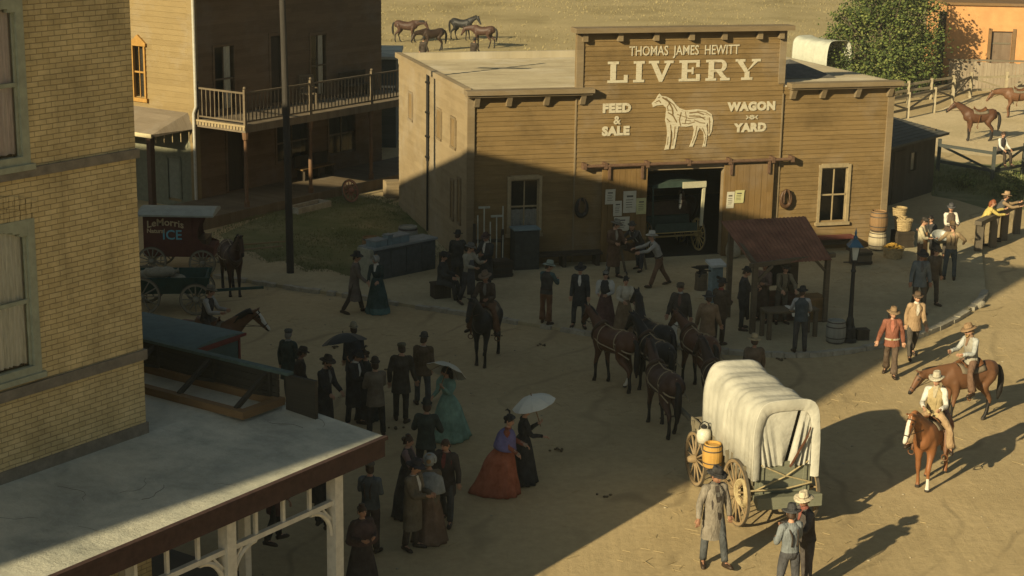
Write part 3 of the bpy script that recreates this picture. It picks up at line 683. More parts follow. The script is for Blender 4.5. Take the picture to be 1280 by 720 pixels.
for pts, wd in (([(425, 325), (455, 345), (475, 380), (480, 410)], .05), ([(440, 330), (480, 362), (500, 395)], .03), ([(455, 400), (480, 415), (500, 450)], .04), ([(520, 400), (512, 440), (520, 468)], .03), ([(560, 405), (600, 402), (632, 415)], .045), ([(560, 420), (610, 422), (640, 440)], .04), ([(585, 440), (615, 455), (640, 458)], .03), ([(395, 345), (410, 340), (418, 352)], .03), ([(660, 430), (664, 470), (662, 510)], .03), ([(470, 460), (476, 520)], .025), ([(492, 470), (490, 530)], .025), ([(540, 440), (570, 445)], .025), ([(450, 430), (466, 446)], .03), ([(600, 470), (594, 520)], .02), ([(628, 480), (646, 520)], .02), ([(500, 410), (560, 432), (640, 428)], .022), ([(525, 455), (560, 458), (590, 450)], .022), ([(600, 396), (640, 404), (664, 420)], .022), ([(462, 352), (450, 372), (456, 392)], .022), ([(540, 398), (546, 430), (540, 460)], .02), ([(460, 520), (458, 560)], .016), ([(486, 530), (484, 565)], .016), ([(592, 520), (580, 556)], .016), ([(646, 525), (641, 562)], .016), ([(404, 326), (414, 322)], .02), ([(388, 348), (396, 352)], .02)): wln(pts, wd)
mb.build('horse_shading', w_liv, ph)

# papers pinned to the doors, horse collars hung on the wall
m_paper = M('paper', (0.50, 0.47, 0.37), 0.12, 6); m_paper2 = M('yellow_paper', (0.46, 0.44, 0.22), 0.12, 6); m_ink = M('ink', (0.09, 0.08, 0.06), 0.2, 5)
bills = [(4.42, 4.75, 1.96, 2.44, 0, 'white handbill at the upper left of the left barn door'), (4.70, 4.99, 1.57, 2.06, 0, 'white handbill below and right of the uppermost left one on the barn door'), (5.03, 5.46, 1.66, 2.36, 0, 'largest white poster on the left sliding barn door'), (5.47, 5.80, 1.60, 2.12, 1, 'yellowish notice overlapping the largest poster on the barn door'), (4.72, 5.24, 1.08, 1.54, 0, 'lowest torn broadsheet on the left sliding barn door'), (8.54, 8.80, 1.66, 2.2, 0, 'narrow pale notice on the right sliding barn door'), (8.81, 9.13, 1.82, 2.24, 1, 'cream notice pinned beside the narrow one on the right barn door')]
for x0, x1, z0, z1, y_, lb in bills:
    dy = -0.246 - rnd.uniform(0, .006)
    if y_: dy -= .004
    mb = MB(); tl = rnd.uniform(-.03, .03); k = 5
    for i in range(k):
        a, b_ = z0 + (z1 - z0) * i / k, z0 + (z1 - z0) * (i + 1) / k
        f1, f2 = -.012 * abs(math.sin(i * .9)), -.012 * abs(math.sin((i + 1) * .9))
        mb.add([(x0 + tl * i / k, f1, a), (x1 + tl * i / k, f1, a), (x1 + tl * (i + 1) / k, f2, b_), (x0 + tl * (i + 1) / k, f2, b_), (x0 + tl * i / k, f1 + .003, a), (x1 + tl * i / k, f1 + .003, a), (x1 + tl * (i + 1) / k, f2 + .003, b_), (x0 + tl * (i + 1) / k, f2 + .003, b_)], [(0, 1, 2, 3), (7, 6, 5, 4), (0, 3, 7, 4), (1, 5, 6, 2)])
    o = mb.build('handbill', m_paper2 if y_ else m_paper, loc=lv(0, dy), rz=LRZ); tag(o, lb, 'handbill', 'papers pinned to the barn doors')
    mb = MB(); w_ = x1 - x0; h_ = z1 - z0
    mb.bb(x0 + w_ * .25, x1 - w_ * .25, -.017, -.014, z1 - h_ * .28, z1 - h_ * .2)
    for q in range(4): mb.bb(x0 + w_ * .2, x1 - w_ * rnd.uniform(.2, .35), -.017, -.014, z1 - h_ * (.42 + .11 * q), z1 - h_ * (.39 + .11 * q))
    mb.build('print', m_ink, o)
for u, lb in ((3.68, 'black horse collar hung left of the barn door'), (10.68, 'brown horse collar hung right of the barn door in sunlight')):
    p = lv(u, -.10, 1.85); mb = MB(); k = 26
    rs = []
    for i in range(k):
        t = 2 * math.pi * i / k; cx, cz = .17 * math.cos(t), .24 * math.sin(t) + (.05 if math.sin(t) > 0 else 0) * math.sin(t)
        nx, nz = math.cos(t), math.sin(t); r_ = .055 + .02 * (1 - math.sin(t)) / 2
        rs.append([(cx + nx * r_ * math.cos(s_), -.05 + r_ * math.sin(s_), cz + nz * r_ * math.cos(s_)) for s_ in [2 * math.pi * j / 8 for j in range(8)]])
    mb.rings(rs, closed=True)
    o = mb.build('horse_collar', M('black_leather', (0.02, 0.017, 0.014), .4, 9, rough=.5) if u < 5 else M('brown_leather', (0.075, 0.04, 0.02), .4, 9, rough=.5), loc=p, rz=LRZ, smooth=True, fix=True)
    tag(o, lb, 'horse collar', 'horse collars on the barn front')
    mb = MB(); mb.tube([(-.09, -.1, -.1), (-.1, -.11, .16), (-.05, -.11, .33)], .018, 6); mb.tube([(.09, -.1, -.1), (.1, -.11, .16), (.05, -.11, .33)], .018, 6); mb.build('hames', m_rust, o)
# ------------------------------------------------------------------ brick hotel with porch
b_hi = BRICK('buff_brick', (0.62, 0.505, 0.275), (0.73, 0.61, 0.35), (0.37, 0.295, 0.165))
m_stone = M('band_stone', (0.20, 0.175, 0.135), 0.3, 5, bump=.5)
m_sage = M('sage_paint', (0.33, 0.345, 0.25), 0.18, 6)
m_lace = M('lace_curtain', (0.72, 0.73, 0.67), 0.22, 7, stretch=(6, 6, .5), c2=(0.80, 0.81, 0.75)); m_pink = M('pink_curtain', (0.72, 0.63, 0.62), 0.2, 7, stretch=(6, 6, .4), c2=(0.80, 0.71, 0.70))
m_tar = ground_mat('porch_roof_felt', (0.30, 0.31, 0.275), (0.47, 0.47, 0.40), (0.59, 0.575, 0.48), scale=0.9, bump=0.55, rut=False)
m_crack = M('roof_crack', (0.16, 0.155, 0.13), .3, 5)
m_maroon = M('maroon_paint', (0.055, 0.030, 0.026), 0.3, 7)
m_white = M('white_paint', (0.62, 0.60, 0.52), 0.15, 8)
BO = an(18.03, -19.34)
hotel = tag(empty('brick_hotel', BO, -A34), 'buff brick building at the left with stone bands, tall sash windows and a porch', 'building')
HB = 11.9
wins = [(-3.35, -2.02, 5.1, 7.42), (-3.35, -2.02, 8.2, 10.6)]
for k in range(1, 7): wins += [(-3.35 - 3.4 * k, -2.02 - 3.4 * k, 5.1, 7.42), (-3.35 - 3.4 * k, -2.02 - 3.4 * k, 8.2, 10.6)]
mb = MB(); wall_holes(mb, (0, 0, 0), (0, 1, 0), -58, 0, 0, HB, wins, (1, 0, 0), .16)
mb.quad((0, 0, 0), (-34, 0, 0), (-34, 0, 12), (0, 0, 12)); mb.quad((-34, 0, 0), (-34, -58, 0), (-34, -58, 12), (-34, 0, 12)); mb.quad((0, -58, 0), (-34, -58, 0), (-34, -58, 12), (0, -58, 12))
for prof, ax in (([(0, 14.45), (-3, 14.5), (-12, 14.9), (-22, 15.5), (-28, 16.3), (-28.01, 12.5), (-58, 12.5)], 1), ([(0, 14.45), (-1.5, 14.25), (-9, 14.0), (-14, 13.45), (-21, 13.2), (-28, 12.35), (-34, 12.1)], 0)):  # unseen parapet tops, heights shaped to set where the shadow edge falls
    for (p, zp), (q, zq) in zip(prof, prof[1:]):
        if ax: v8 = [(d, y, z) for d in (0.0, -.4) for y, z in ((p, 11.9), (q, 11.9), (q, zq), (p, zp))]
        else: v8 = [(y, d, z) for d in (0.0, -.4) for y, z in ((p, 11.9), (q, 11.9), (q, zq), (p, zp))]
        mb.add(v8, [(0, 1, 2, 3), (7, 6, 5, 4), (3, 2, 6, 7)])
mb.build('brick_wall', b_hi, hotel)
MB().bb(-33.9, -.42, -57.9, -.42, 11.85, 11.95).build('roof', m_tar, hotel)
mb = MB()
for z0, z1 in ((8.02, 8.16), (4.82, 4.98)): mb.bb(-.1, .045, -58, .045, z0, z1)
mb.bb(-.1, .03, -58, .03, 3.4, 3.78)
mb.build('stone_band', m_stone, hotel)
for i, (y0, y1, z0, z1) in enumerate(wins[:4]):
    f = MB(); t = .13
    f.bb(-.10, .025, y0, y0 + t, z0, z1); f.bb(-.10, .025, y1 - t, y1, z0, z1); f.bb(-.10, .025, y0 + t, y1 - t, z0, z0 + t); f.bb(-.10, .06, y0 - .06, y1 + .06, z0 - .07, z0 + .012)
    ym = (y0 + y1) / 2; ht = (y1 - y0) / 2
    for q in range(8):
        a, b_ = y0 + t + (y1 - y0 - 2 * t) * q / 8, y0 + t + (y1 - y0 - 2 * t) * (q + 1) / 8; dr = .22 * (((a + b_) / 2 - ym) / ht) ** 2
        f.bb(-.10, .022, a, b_, z1 - t - dr, z1)
    fo = f.build('window', m_sage, hotel)
    s = MB(); zm = (z0 + z1) / 2 - .08
    s.bb(-.075, -.015, y0 + t, y1 - t, zm, zm + .06); s.bb(-.075, -.02, y0 + t, y0 + t + .04, z0 + t, z1 - t); s.bb(-.075, -.02, y1 - t - .04, y1 - t, z0 + t, z1 - t)
    s.build('sash', m_sage, fo)
    MB().quad((-.05, y0 + t, z0 + t), (-.05, y1 - t, z0 + t), (-.05, y1 - t, z1 - t), (-.05, y0 + t, z1 - t)).build('pane', GLASS(), fo)
    c = MB(); k = 60; rows = 8; g = []
    for q in range(k + 1):
        yy = y0 + t + (y1 - y0 - 2 * t) * q / k
        g.append([(-.118 + .034 * math.sin(q * 1.05 + math.sin(q * .31) * 2) * (1 - .3 * r_ / rows), yy, z0 + t + .03 + (z1 - z0 - 2 * t - .02) * r_ / rows) for r_ in range(rows + 1)])
    vs = [p for r_ in g for p in r_]; n1 = rows + 1
    c.add(vs, [(q * n1 + r_, (q + 1) * n1 + r_, (q + 1) * n1 + r_ + 1, q * n1 + r_ + 1) for q in range(k) for r_ in range(rows)])
    c.build('curtain', m_pink if z0 > 8 else m_lace, fo, smooth=True)
    MB().bb(-.6, -.5, y0 - .1, y1 + .1, z0 - .1, z1 + .1).build('room_shade_panel', m_darkin, fo)
    if z0 < 8:
        a_ = MB()
        for q in range(15):
            t0 = -1 + 2 * q / 15; t1 = -1 + 2 * (q + .88) / 15
            zf = lambda s_: z1 + .02 - .16 * s_ * s_
            yf = lambda s_: ym + (ht + .05) * s_
            for k2 in range(2):
                o_ = .19 * k2 + .004
                a_.add([(.012 + .006 * k2, yf(t0), zf(t0) + o_), (.012 + .006 * k2, yf(t1), zf(t1) + o_), (.012 + .006 * k2, yf(t1) * 1 + .03 * t1, zf(t1) + o_ + .18), (.012 + .006 * k2, yf(t0) + .03 * t0, zf(t0) + o_ + .18)], [(0, 1, 2, 3)])
        a_.build('brick_arch', b_hi, fo)
# porch: local x out from the wall, local y along the street (0 = end of the building)
pe, px_ = 2.6, 2.74
mb = MB()
def slab(pts, th):
    k = len(pts); mb.add(pts + [(a, b_, c - th) for a, b_, c in pts], [tuple(range(k)), tuple(range(2 * k - 1, k - 1, -1))] + [(i, i + k, (i + 1) % k + k, (i + 1) % k) for i in range(k)])
slab([(0, -30, 3.6), (px_, -30, 3.4), (px_, 0, 3.4), (0, 0, 3.6)], .07)
slab([(-14, 0, 3.6), (0, 0, 3.6), (px_, 0, 3.4), (px_, pe, 3.4), (0, pe, 3.6), (-14, pe, 3.6)], .07)
pr = mb.build('porch_roof', m_tar, hotel, fix=True)
mb = MB()
for q in range(12):      # cracks and curled flakes in the old coating
    x, y = rnd.uniform(.1, px_ - .3), rnd.uniform(-6, 2.4); a = rnd.uniform(0, 3.1); pts = []
    for i in range(rnd.randint(4, 8)):
        pts.append((x, y, 3.604 - .2 * x / px_)); a += rnd.uniform(-.7, .7); x = min(px_ - .1, max(.05, x + .11 * math.cos(a))); y = min(2.5, y + .11 * math.sin(a))
    mb.tube(pts, rnd.uniform(.002, .004), 4)
mb.build('roof_cracks', m_crack, pr)
kind(pr.children[-1], 'stuff') if pr.children else None
mb = MB(); mb.bb(px_ - .06, px_ + .02, -30, pe, 3.05, 3.33); mb.bb(-14, px_, pe - .06, pe + .0, 3.07, 3.325); mb.bb(px_ - .02, px_ + .07, -30, pe + .02, 3.345, 3.405)
mb.build('fascia', m_maroon, hotel)
MB().bb(-14, px_ - .02, -30, pe - .05, 0.0, 0.2).build('porch_deck', WOOD('deck_boards', (0.07, 0.06, 0.045), (0.13, 0.11, 0.08), .15, vertical='roof'), hotel)
for q in range(6):
    y = 1.62 - q * 2.45 if q else 1.62
    p = MB(); p.bb(px_ - .32, px_ - .13, y - .095, y + .095, 0.2, 3.06)
    po = p.build('porch_post', m_white, hotel)
    for s in ((-1, 1) if q else (-1,)):
        b_ = MB(); pts = []
        for k in range(9):
            t = R(90 * k / 8); pts.append((px_ - .225, y + s * (.1 + .5 * (1 - math.cos(t))), 1.98 + .5 * math.sin(t)))
        b_.tube(pts, .045, 6); b_.bar((px_ - .225, y + s * .1, 2.25), (px_ - .225, y + s * .3, 2.47), .03, .04)
        b_.build('bracket', m_white, po)
mb = MB()
for q in range(5):
    y0 = 1.62 - q * 2.45; y1 = y0 - 2.45
    mb.bb(px_ - .27, px_ - .18, y1 + .09, y0 - .09, 2.49, 2.57)
    for k in range(1, 4): mb.bb(px_ - .25, px_ - .20, y0 - 2.45 * k / 4 - .03, y0 - 2.45 * k / 4 + .03, 2.57, 3.06)
mb.build('frieze_rail', m_white, hotel)
for q in range(4):
    y = 1.2 - 2.6 * q
    MB().bb(.85, 1.0, y - .07, y + .07, .2, 3.4).build('inner_post', m_white, hotel)
# back of an advertising board standing on the porch roof
bs = tag(empty('roof_signboard', an(19.4, -20.0, 3.6), -A34), 'back of a dark braced signboard standing on the grey porch roof', 'signboard')
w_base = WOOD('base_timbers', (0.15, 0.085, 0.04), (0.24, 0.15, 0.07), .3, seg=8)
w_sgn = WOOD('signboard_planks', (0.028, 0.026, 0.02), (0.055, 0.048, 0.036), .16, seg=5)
m_tealp = M('teal_edge_paint', (0.07, 0.11, 0.10), .3, 6)
x0, x1 = -3.2, 1.45
for y in (.08, .95):
    MB().bb(x0, x1, y - .07, y + .07, 0, .13).build('base_beam', w_base, bs)
MB().bb(x1 - .15, x1, .15, .88, 0, .128).build('base_beam', w_base, bs)
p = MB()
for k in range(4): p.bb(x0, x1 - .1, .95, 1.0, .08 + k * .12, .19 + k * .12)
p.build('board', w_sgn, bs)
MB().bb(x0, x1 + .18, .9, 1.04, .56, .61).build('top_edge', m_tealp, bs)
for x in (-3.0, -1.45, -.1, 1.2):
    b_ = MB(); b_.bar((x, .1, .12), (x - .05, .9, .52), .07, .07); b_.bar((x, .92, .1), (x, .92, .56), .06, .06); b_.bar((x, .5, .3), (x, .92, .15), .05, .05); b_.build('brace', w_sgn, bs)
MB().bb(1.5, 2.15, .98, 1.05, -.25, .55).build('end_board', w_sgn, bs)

# ------------------------------------------------------------------ saloon with balcony
w_sal = WOOD('saloon_boards', (0.115, 0.075, 0.042), (0.20, 0.135, 0.08), .16, stain=.35)
w_yel = WOOD('yellow_boards', (0.20, 0.145, 0.068), (0.275, 0.205, 0.10), .2, stain=.2)
w_deck = WOOD('balcony_deck', (0.13, 0.10, 0.07), (0.22, 0.18, 0.125), .18, vertical='roof')
w_post = WOOD('balcony_timber', (0.11, 0.085, 0.055), (0.19, 0.15, 0.10), .3, seg=8)
m_shingle = WOOD('porch_shingles', (0.15, 0.12, 0.085), (0.25, 0.205, 0.15), .3, vertical='roof', seg=.9)
m_grn = M('grey_green_paint', (0.16, 0.16, 0.11), .2, 6)
SO = an(43.46, -43.5)
sal = tag(empty('saloon', SO, -A34), 'two storey timber saloon with yellow end wall, balcony and boardwalk', 'building')
SL, SH, SD = 10.5, 7.6, 9.0
h_up = [(1.0, 2.0, 3.42, 5.75), (3.95, 4.6, 3.42, 5.95), (6.2, 7.1, 3.42, 5.8)]
h_lo = [(1.55, 2.45, .42, 2.7), (4.2, 6.0, 1.1, 2.6), (7.2, 8.8, 1.0, 2.6)]
mb = MB(); siding(mb, (0, 0, 0), (0, 1, 0), 0, SL, 0, SH, h_up + h_lo, nrm=(1, 0, 0), pitch=.16); wall_holes(mb, (-.02, 0, 0), (0, 1, 0), 0, SL, 0, SH, h_up + h_lo, (1, 0, 0), .2)
mb.bb(-SD, -.03, SL - .1, SL, 0, SH); mb.bb(-SD, -SD + .1, 0, SL, 0, SH)
mb.build('front_wall', w_sal, sal)
mb = MB(); siding(mb, (0, 0, 0), (-1, 0, 0), 0, SD, 3.0, SH, [(2.45, 2.98, 3.85, 5.7)], nrm=(0, -1, 0), pitch=.2); wall_holes(mb, (0, .03, 0), (-1, 0, 0), 0, SD, 0, SH, [(2.45, 2.98, 3.85, 5.7)], (0, -1, 0), .15)
mb.build('end_wall', w_yel, sal)
mb = MB(); siding(mb, (0, 0, 0), (-1, 0, 0), 0, SD, 0.0, 3.0, [(.8, 1.45, .3, 1.75)], nrm=(0, -1, 0), pitch=.2); mb.build('lower_end_wall', m_grn, sal)
mb = MB(); mb.bb(-SD - .2, .35, -.25, SL + .2, SH, SH + .15); mb.build('roof', m_tar, sal)
mb = MB(); mb.bb(-.24, .03, -.05, -.0, 0, SH); mb.bb(0.0, .05, -.02, .16, 0, SH); mb.build('corner_boards', w_yel, sal)
m_ywin = M('ochre_paint', (0.34, 0.19, 0.05), .2, 6)
f = MB(); f.bb(-2.45, -2.37, -.08, .04, 3.8, 5.75); f.bb(-3.06, -2.98, -.08, .04, 3.8, 5.75); f.bb(-3.1, -2.3, -.12, .04, 3.68, 3.82); f.bb(-3.12, -2.3, -.11, .04, 5.7, 5.8)
f.add([(-3.12, -.1, 5.8), (-2.3, -.1, 5.8), (-2.71, -.1, 6.1), (-3.12, 0, 5.8), (-2.3, 0, 5.8), (-2.71, 0, 6.1)], [(0, 1, 2), (0, 2, 5, 3), (1, 4, 5, 2), (0, 3, 4, 1)])
fo = f.build('window', m_ywin, sal)
s = MB(); s.bb(-2.98, -2.45, -.02, .02, 4.72, 4.78); s.bb(-2.73, -2.70, -.02, .02, 3.85, 5.7); s.build('sash', m_ywin, fo)
MB().quad((-2.98, .03, 3.85), (-2.45, .03, 3.85), (-2.45, .03, 5.7), (-2.98, .03, 5.7)).build('pane', GLASS(), fo)
MB().bb(-3.1, -2.3, .2, .25, 3.7, 5.9).build('room_shade_panel', m_darkin, fo)
f = MB(); f.bb(-.84, -.76, -.05, .04, .3, 1.85); f.bb(-1.5, -1.42, -.05, .04, .3, 1.85); f.bb(-1.5, -.76, -.05, .04, 1.77, 1.87); fo = f.build('side_door', m_grn, sal); MB().bb(-1.42, -.84, -.0, .03, .3, 1.77).build('door_panel', M('pale_grey_paint', (.2, .2, .15), .2, 5), fo)
# downspout
mb = MB(); mb.tube([(.12, -.08, SH), (.12, -.08, 3.75), (.02, -.1, 3.5), (.02, -.1, .1)], .055, 8); mb.build('downspout', M('zinc', (.42, .40, .34), .2, 8, rough=.6), sal)
# balcony
BD = 2.4
mb = MB()
for k in range(13): mb.bb(0.03, BD, SL * k / 13 + .006, SL * (k + 1) / 13 - .006, 3.22, 3.30)
mb.bb(BD - .08, BD + .0, 0, SL, 3.04, 3.22); mb.bb(.03, BD - .08, 0.0, .08, 3.04, 3.22)
mb.build('balcony_floor', w_deck, sal)
mb = MB()
for k in range(16): mb.bb(.06 + k * .15, .14 + k * .15, -.03, -.002, 3.12, 3.24)
mb.bb(.03, BD + .03, -.05, -.0, 3.24, 3.31)
mb.build('valance', m_frame, sal)
mb = MB(); ends = [((0.1, 0.05), (BD - .05, .05)), ((BD - .05, .05), (BD - .05, SL - .05))]
for (xa, ya), (xb, yb) in ends:
    L_ = math.hypot(xb - xa, yb - ya); k = int(L_ / .19)
    mb.bar((xa, ya, 4.42), (xb, yb, 4.42), .07, .06); mb.bar((xa, ya, 3.42), (xb, yb, 3.42), .05, .05)
    for q in range(k + 1):
        t = q / k; x, y = xa + (xb - xa) * t, ya + (yb - ya) * t; mb.tube([(x, y, 3.42), (x, y, 3.6), (x, y, 3.9), (x, y, 4.2), (x, y, 4.42)], [.018, .028, .018, .028, .018], 5)
mb.build('railing', w_post, sal)
for x, y in ((.12, .05), (BD - .05, .05), (BD - .05, 3.5), (BD - .05, 7.0), (BD - .05, SL - .05)):
    mb = MB(); mb.bb(x - .045, x + .045, y - .045, y + .045, 3.3, 4.55); mb.sphere((x, y, 4.6), (.055, .055, .055), 8, 6); mb.build('newel', w_post, sal)
for y in (.1, 3.5, 7.0, SL - .1):
    mb = MB(); mb.tube([(BD - .1, y, .4), (BD - .1, y, .6), (BD - .1, y, .65), (BD - .1, y, 1.2), (BD - .1, y, 2.75), (BD - .1, y, 2.8), (BD - .1, y, 3.05)], [.1, .1, .06, .075, .06, .1, .12], 10)
    mb.build('balcony_post', WOOD('saloon_posts', (0.12, 0.065, 0.035), (0.19, 0.11, 0.06), .4), sal)
MB().bb(-.0, BD + .15, -2.6, SL + 1.2, .0, .40).build('boardwalk', WOOD('boardwalk_planks', (0.12, 0.09, 0.055), (0.20, 0.155, 0.10), .2, vertical='roof'), sal)
def sal_open(y0, y1, z0, z1, nm, curtain):
    f = MB(); t = .09; f.bb(-.06, .05, y0 - t, y0, z0, z1 + t); f.bb(-.06, .05, y1, y1 + t, z0, z1 + t); f.bb(-.06, .05, y0, y1, z1, z1 + t)
    fo = f.build(nm, w_sal, sal)
    if nm == 'window':
        s = MB(); s.bb(-.06, -.02, (y0 + y1) / 2 - .02, (y0 + y1) / 2 + .02, z0, z1); s.bb(-.06, -.02, y0, y1, (z0 + z1) / 2 - .03, (z0 + z1) / 2 + .03); s.bb(-.06, -.02, y0, y1, z0, z0 + .08); s.build('sash', w_post, fo)
        MB().quad((-.05, y0, z0), (-.05, y1, z0), (-.05, y1, z1), (-.05, y0, z1)).build('pane', GLASS(), fo)
        if curtain:
            c = MB()
            for q in range(10):
                a, b_ = y1 - .08 - .36 * q / 10, y1 - .08 - .36 * (q + 1) / 10
                c.quad((-.1 - .03 * math.sin(q * 1.6), a, z0 + .05), (-.1 - .03 * math.sin((q + 1) * 1.6), b_, z0 + .05), (-.1 - .03 * math.sin((q + 1) * 1.6), b_, z1), (-.1 - .03 * math.sin(q * 1.6), a, z1))
            c.build('curtain', m_lace, fo)
    else: MB().bb(-.14, -.09, y0, y1, z0, z1).build('door_panel', w_dark, fo)
    MB().bb(-.5, -.45, y0 - .1, y1 + .1, z0 - .1, z1 + .1).build('room_shade_panel', m_darkin, fo)
sal_open(*h_up[0], 'window', True); sal_open(*h_up[1], 'door', False); sal_open(*h_up[2], 'window', True)
sal_open(*h_lo[0], 'door', False); sal_open(*h_lo[1], 'window', False); sal_open(*h_lo[2], 'window', False)
# lean-to porch on the yellow end
mb = MB(); mb.add([(-.35, 0, 3.5), (-6, 0, 3.5), (-6, -1.45, 2.85), (-.7, -1.45, 2.85), (-.02, -.02, 2.95), (-.35, -.02, 3.38), (-6, -1.4, 2.73), (-.74, -1.4, 2.73)], [(0, 1, 2, 3), (0, 3, 4), (2, 6, 7, 3), (3, 7, 4)])
mb.build('lean_to_roof', m_shingle, sal)
mb = MB(); mb.bb(-6, -.7, -1.5, -1.44, 2.72, 2.86); mb.build('lean_to_fascia', M('cream_paint', (.5, .43, .27), .15, 7), sal)
for x in (-.95, -3.6):
    MB().bb(x - .1, x + .1, -1.4, -1.2, 0, 2.74).build('lean_to_post', M('brown_paint', (.085, .05, .032), .25, 6), sal)
mb = MB()
for k in range(5): mb.bb(-.8 + k * .16, -.77 + k * .16, -1.2 + k * .25, -1.17 + k * .25, 2.5, 2.85)
mb.build('lean_to_spindles', m_frame, sal)
for (ang, r_) in ((0, 0),):
    o = tag(empty('balcony_chair', SO + AD * 5.45 + AN * 0.5 + Vector((0, 0, 3.30)), R(60) - A34), 'pale wooden armchair on the saloon balcony by the tall window', 'chair')
    MB().bb(-.27, .27, -.25, .25, .38, .43).build('seat', w_post, o)
    b_ = MB()
    for k in range(6): b_.bb(-.26 + k * .1, -.19 + k * .1, .2, .24, .43, 1.05)
    b_.bb(-.28, .28, .19, .25, 1.0, 1.08); b_.build('backrest', w_post, o)
    for x in (-.25, .25):
        for y in (-.22, .22): MB().bb(x - .025, x + .025, y - .025, y + .025, 0, .4).build('leg', w_post, o)
        MB().bb(x - .035, x + .035, -.27, .24, .62, .65).build('armrest', w_post, o)
o = tag(empty('balcony_bench', SO + AD * 8.4 + AN * 0.45 + Vector((0, 0, 3.30)), -A34), 'dark bench on the saloon balcony near its far end', 'bench')
MB().bb(-.2, .2, -.8, .8, .4, .45).build('seat', w_dark, o); MB().bb(-.25, -.2, -.8, .8, .45, .95).build('backrest', w_dark, o)
for y in (-.7, .7): MB().bb(-.2, .2, y - .04, y + .04, 0, .4).build('leg', w_dark, o)
o = tag(empty('boardwalk_bench', SO + AD * 5.9 + AN * 0.45 + Vector((0, 0, .40)), -A34), 'long wooden bench against the saloon wall on the boardwalk', 'bench')
MB().bb(-.2, .2, -.95, .95, .4, .45).build('seat', w_leaf, o); MB().bb(-.25, -.2, -.95, .95, .45, .9).build('backrest', w_dark, o)
for y in (-.8, 0, .8): MB().bb(-.2, .2, y - .04, y + .04, 0, .4).build('leg', w_dark, o)
# ------------------------------------------------------------------ wheels and vehicles
w_wheel = WOOD('wheel_wood', (0.20, 0.14, 0.075), (0.31, 0.225, 0.125), .5, seg=7)
w_yspoke = WOOD('yellow_wheel_wood', (0.30, 0.22, 0.08), (0.40, 0.30, 0.12), .5, seg=7)
w_gspoke = WOOD('grey_wheel_wood', (0.20, 0.185, 0.14), (0.28, 0.26, 0.20), .5, seg=7)
w_rspoke = WOOD('red_wheel_wood', (0.20, 0.09, 0.06), (0.30, 0.16, 0.11), .5, seg=7)
m_tyre = M('iron_tyre', (0.09, 0.075, 0.055), .35, 9, rough=.6)
def wheel(parent, c, rad, ax=(1, 0, 0), spokes=14, wm=None, th=.05, tilt=0.0):
    """hub and spokes; felloe and iron tyre are sub-parts"""
    wm = wm or w_wheel
    c = Vector(c); ax = Vector(ax).normalized(); a = ax.orthogonal().normalized(); b_ = ax.cross(a)
    h = MB(); h.tube([c - ax * .17, c - ax * .12, c - ax * .03, c + ax * .03, c + ax * .12, c + ax * .17], [.05, .075, .095, .095, .075, .05], 12)
    for i in range(spokes):
        t = 2 * math.pi * (i + .5) / spokes; d = a * math.cos(t) + b_ * math.sin(t)
        h.tube([c + d * .06, c + d * rad * .5, c + d * (rad - .05)], [.026, .02, .017], 6)
    wo = h.build('wheel', wm, parent, smooth=True, fix=True)
    f = MB(); k = 36; rs = []
    for i in range(k):
        t = 2 * math.pi * i / k; d = a * math.cos(t) + b_ * math.sin(t)
        rs.append([c + d * (rad - .075) - ax * th / 2, c + d * (rad - .015) - ax * th / 2, c + d * (rad - .015) + ax * th / 2, c + d * (rad - .075) + ax * th / 2])
    f.rings(rs, closed=True); f.build('felloe', wm, wo, fix=True)
    f = MB(); rs = []
    for i in range(k):
        t = 2 * math.pi * i / k; d = a * math.cos(t) + b_ * math.sin(t)
        rs.append([c + d * (rad - .016) - ax * th * .55, c + d * rad - ax * th * .55, c + d * rad + ax * th * .55, c + d * (rad - .016) + ax * th * .55])
    f.rings(rs, closed=True); f.build('tyre', m_tyre, wo, fix=True)
    return wo

def CANVAS():
    """duck cloth: stained, a little light comes through it"""
    m = M('wagon_canvas', (0.46, 0.45, 0.385), .16, 1.6, bump=.5, bscale=8, c2=(0.54, 0.525, 0.455))
    t = m.node_tree; n, l = t.nodes, t.links; b = n['Principled BSDF']; o = n['Material Output']
    tr = n.new('ShaderNodeBsdfTranslucent'); tr.inputs['Color'].default_value = (.55, .48, .33, 1); mx = n.new('ShaderNodeMixShader'); mx.inputs[0].default_value = .16
    l.new(b.outputs[0], mx.inputs[1]); l.new(tr.outputs[0], mx.inputs[2]); l.new(mx.outputs[0], o.inputs['Surface'])
    return m
m_canvas = CANVAS()
w_wag = WOOD('wagon_boards', (0.135, 0.115, 0.075), (0.22, 0.19, 0.13), .2, seg=5)
w_wgreen = WOOD('green_grey_boards', (0.15, 0.155, 0.11), (0.22, 0.22, 0.16), .3, seg=5)
m_rope = M('rope', (0.36, 0.29, 0.16), .25, 20)
m_leather = M('harness_leather', (0.05, 0.03, 0.018), .35, 9, rough=.55)
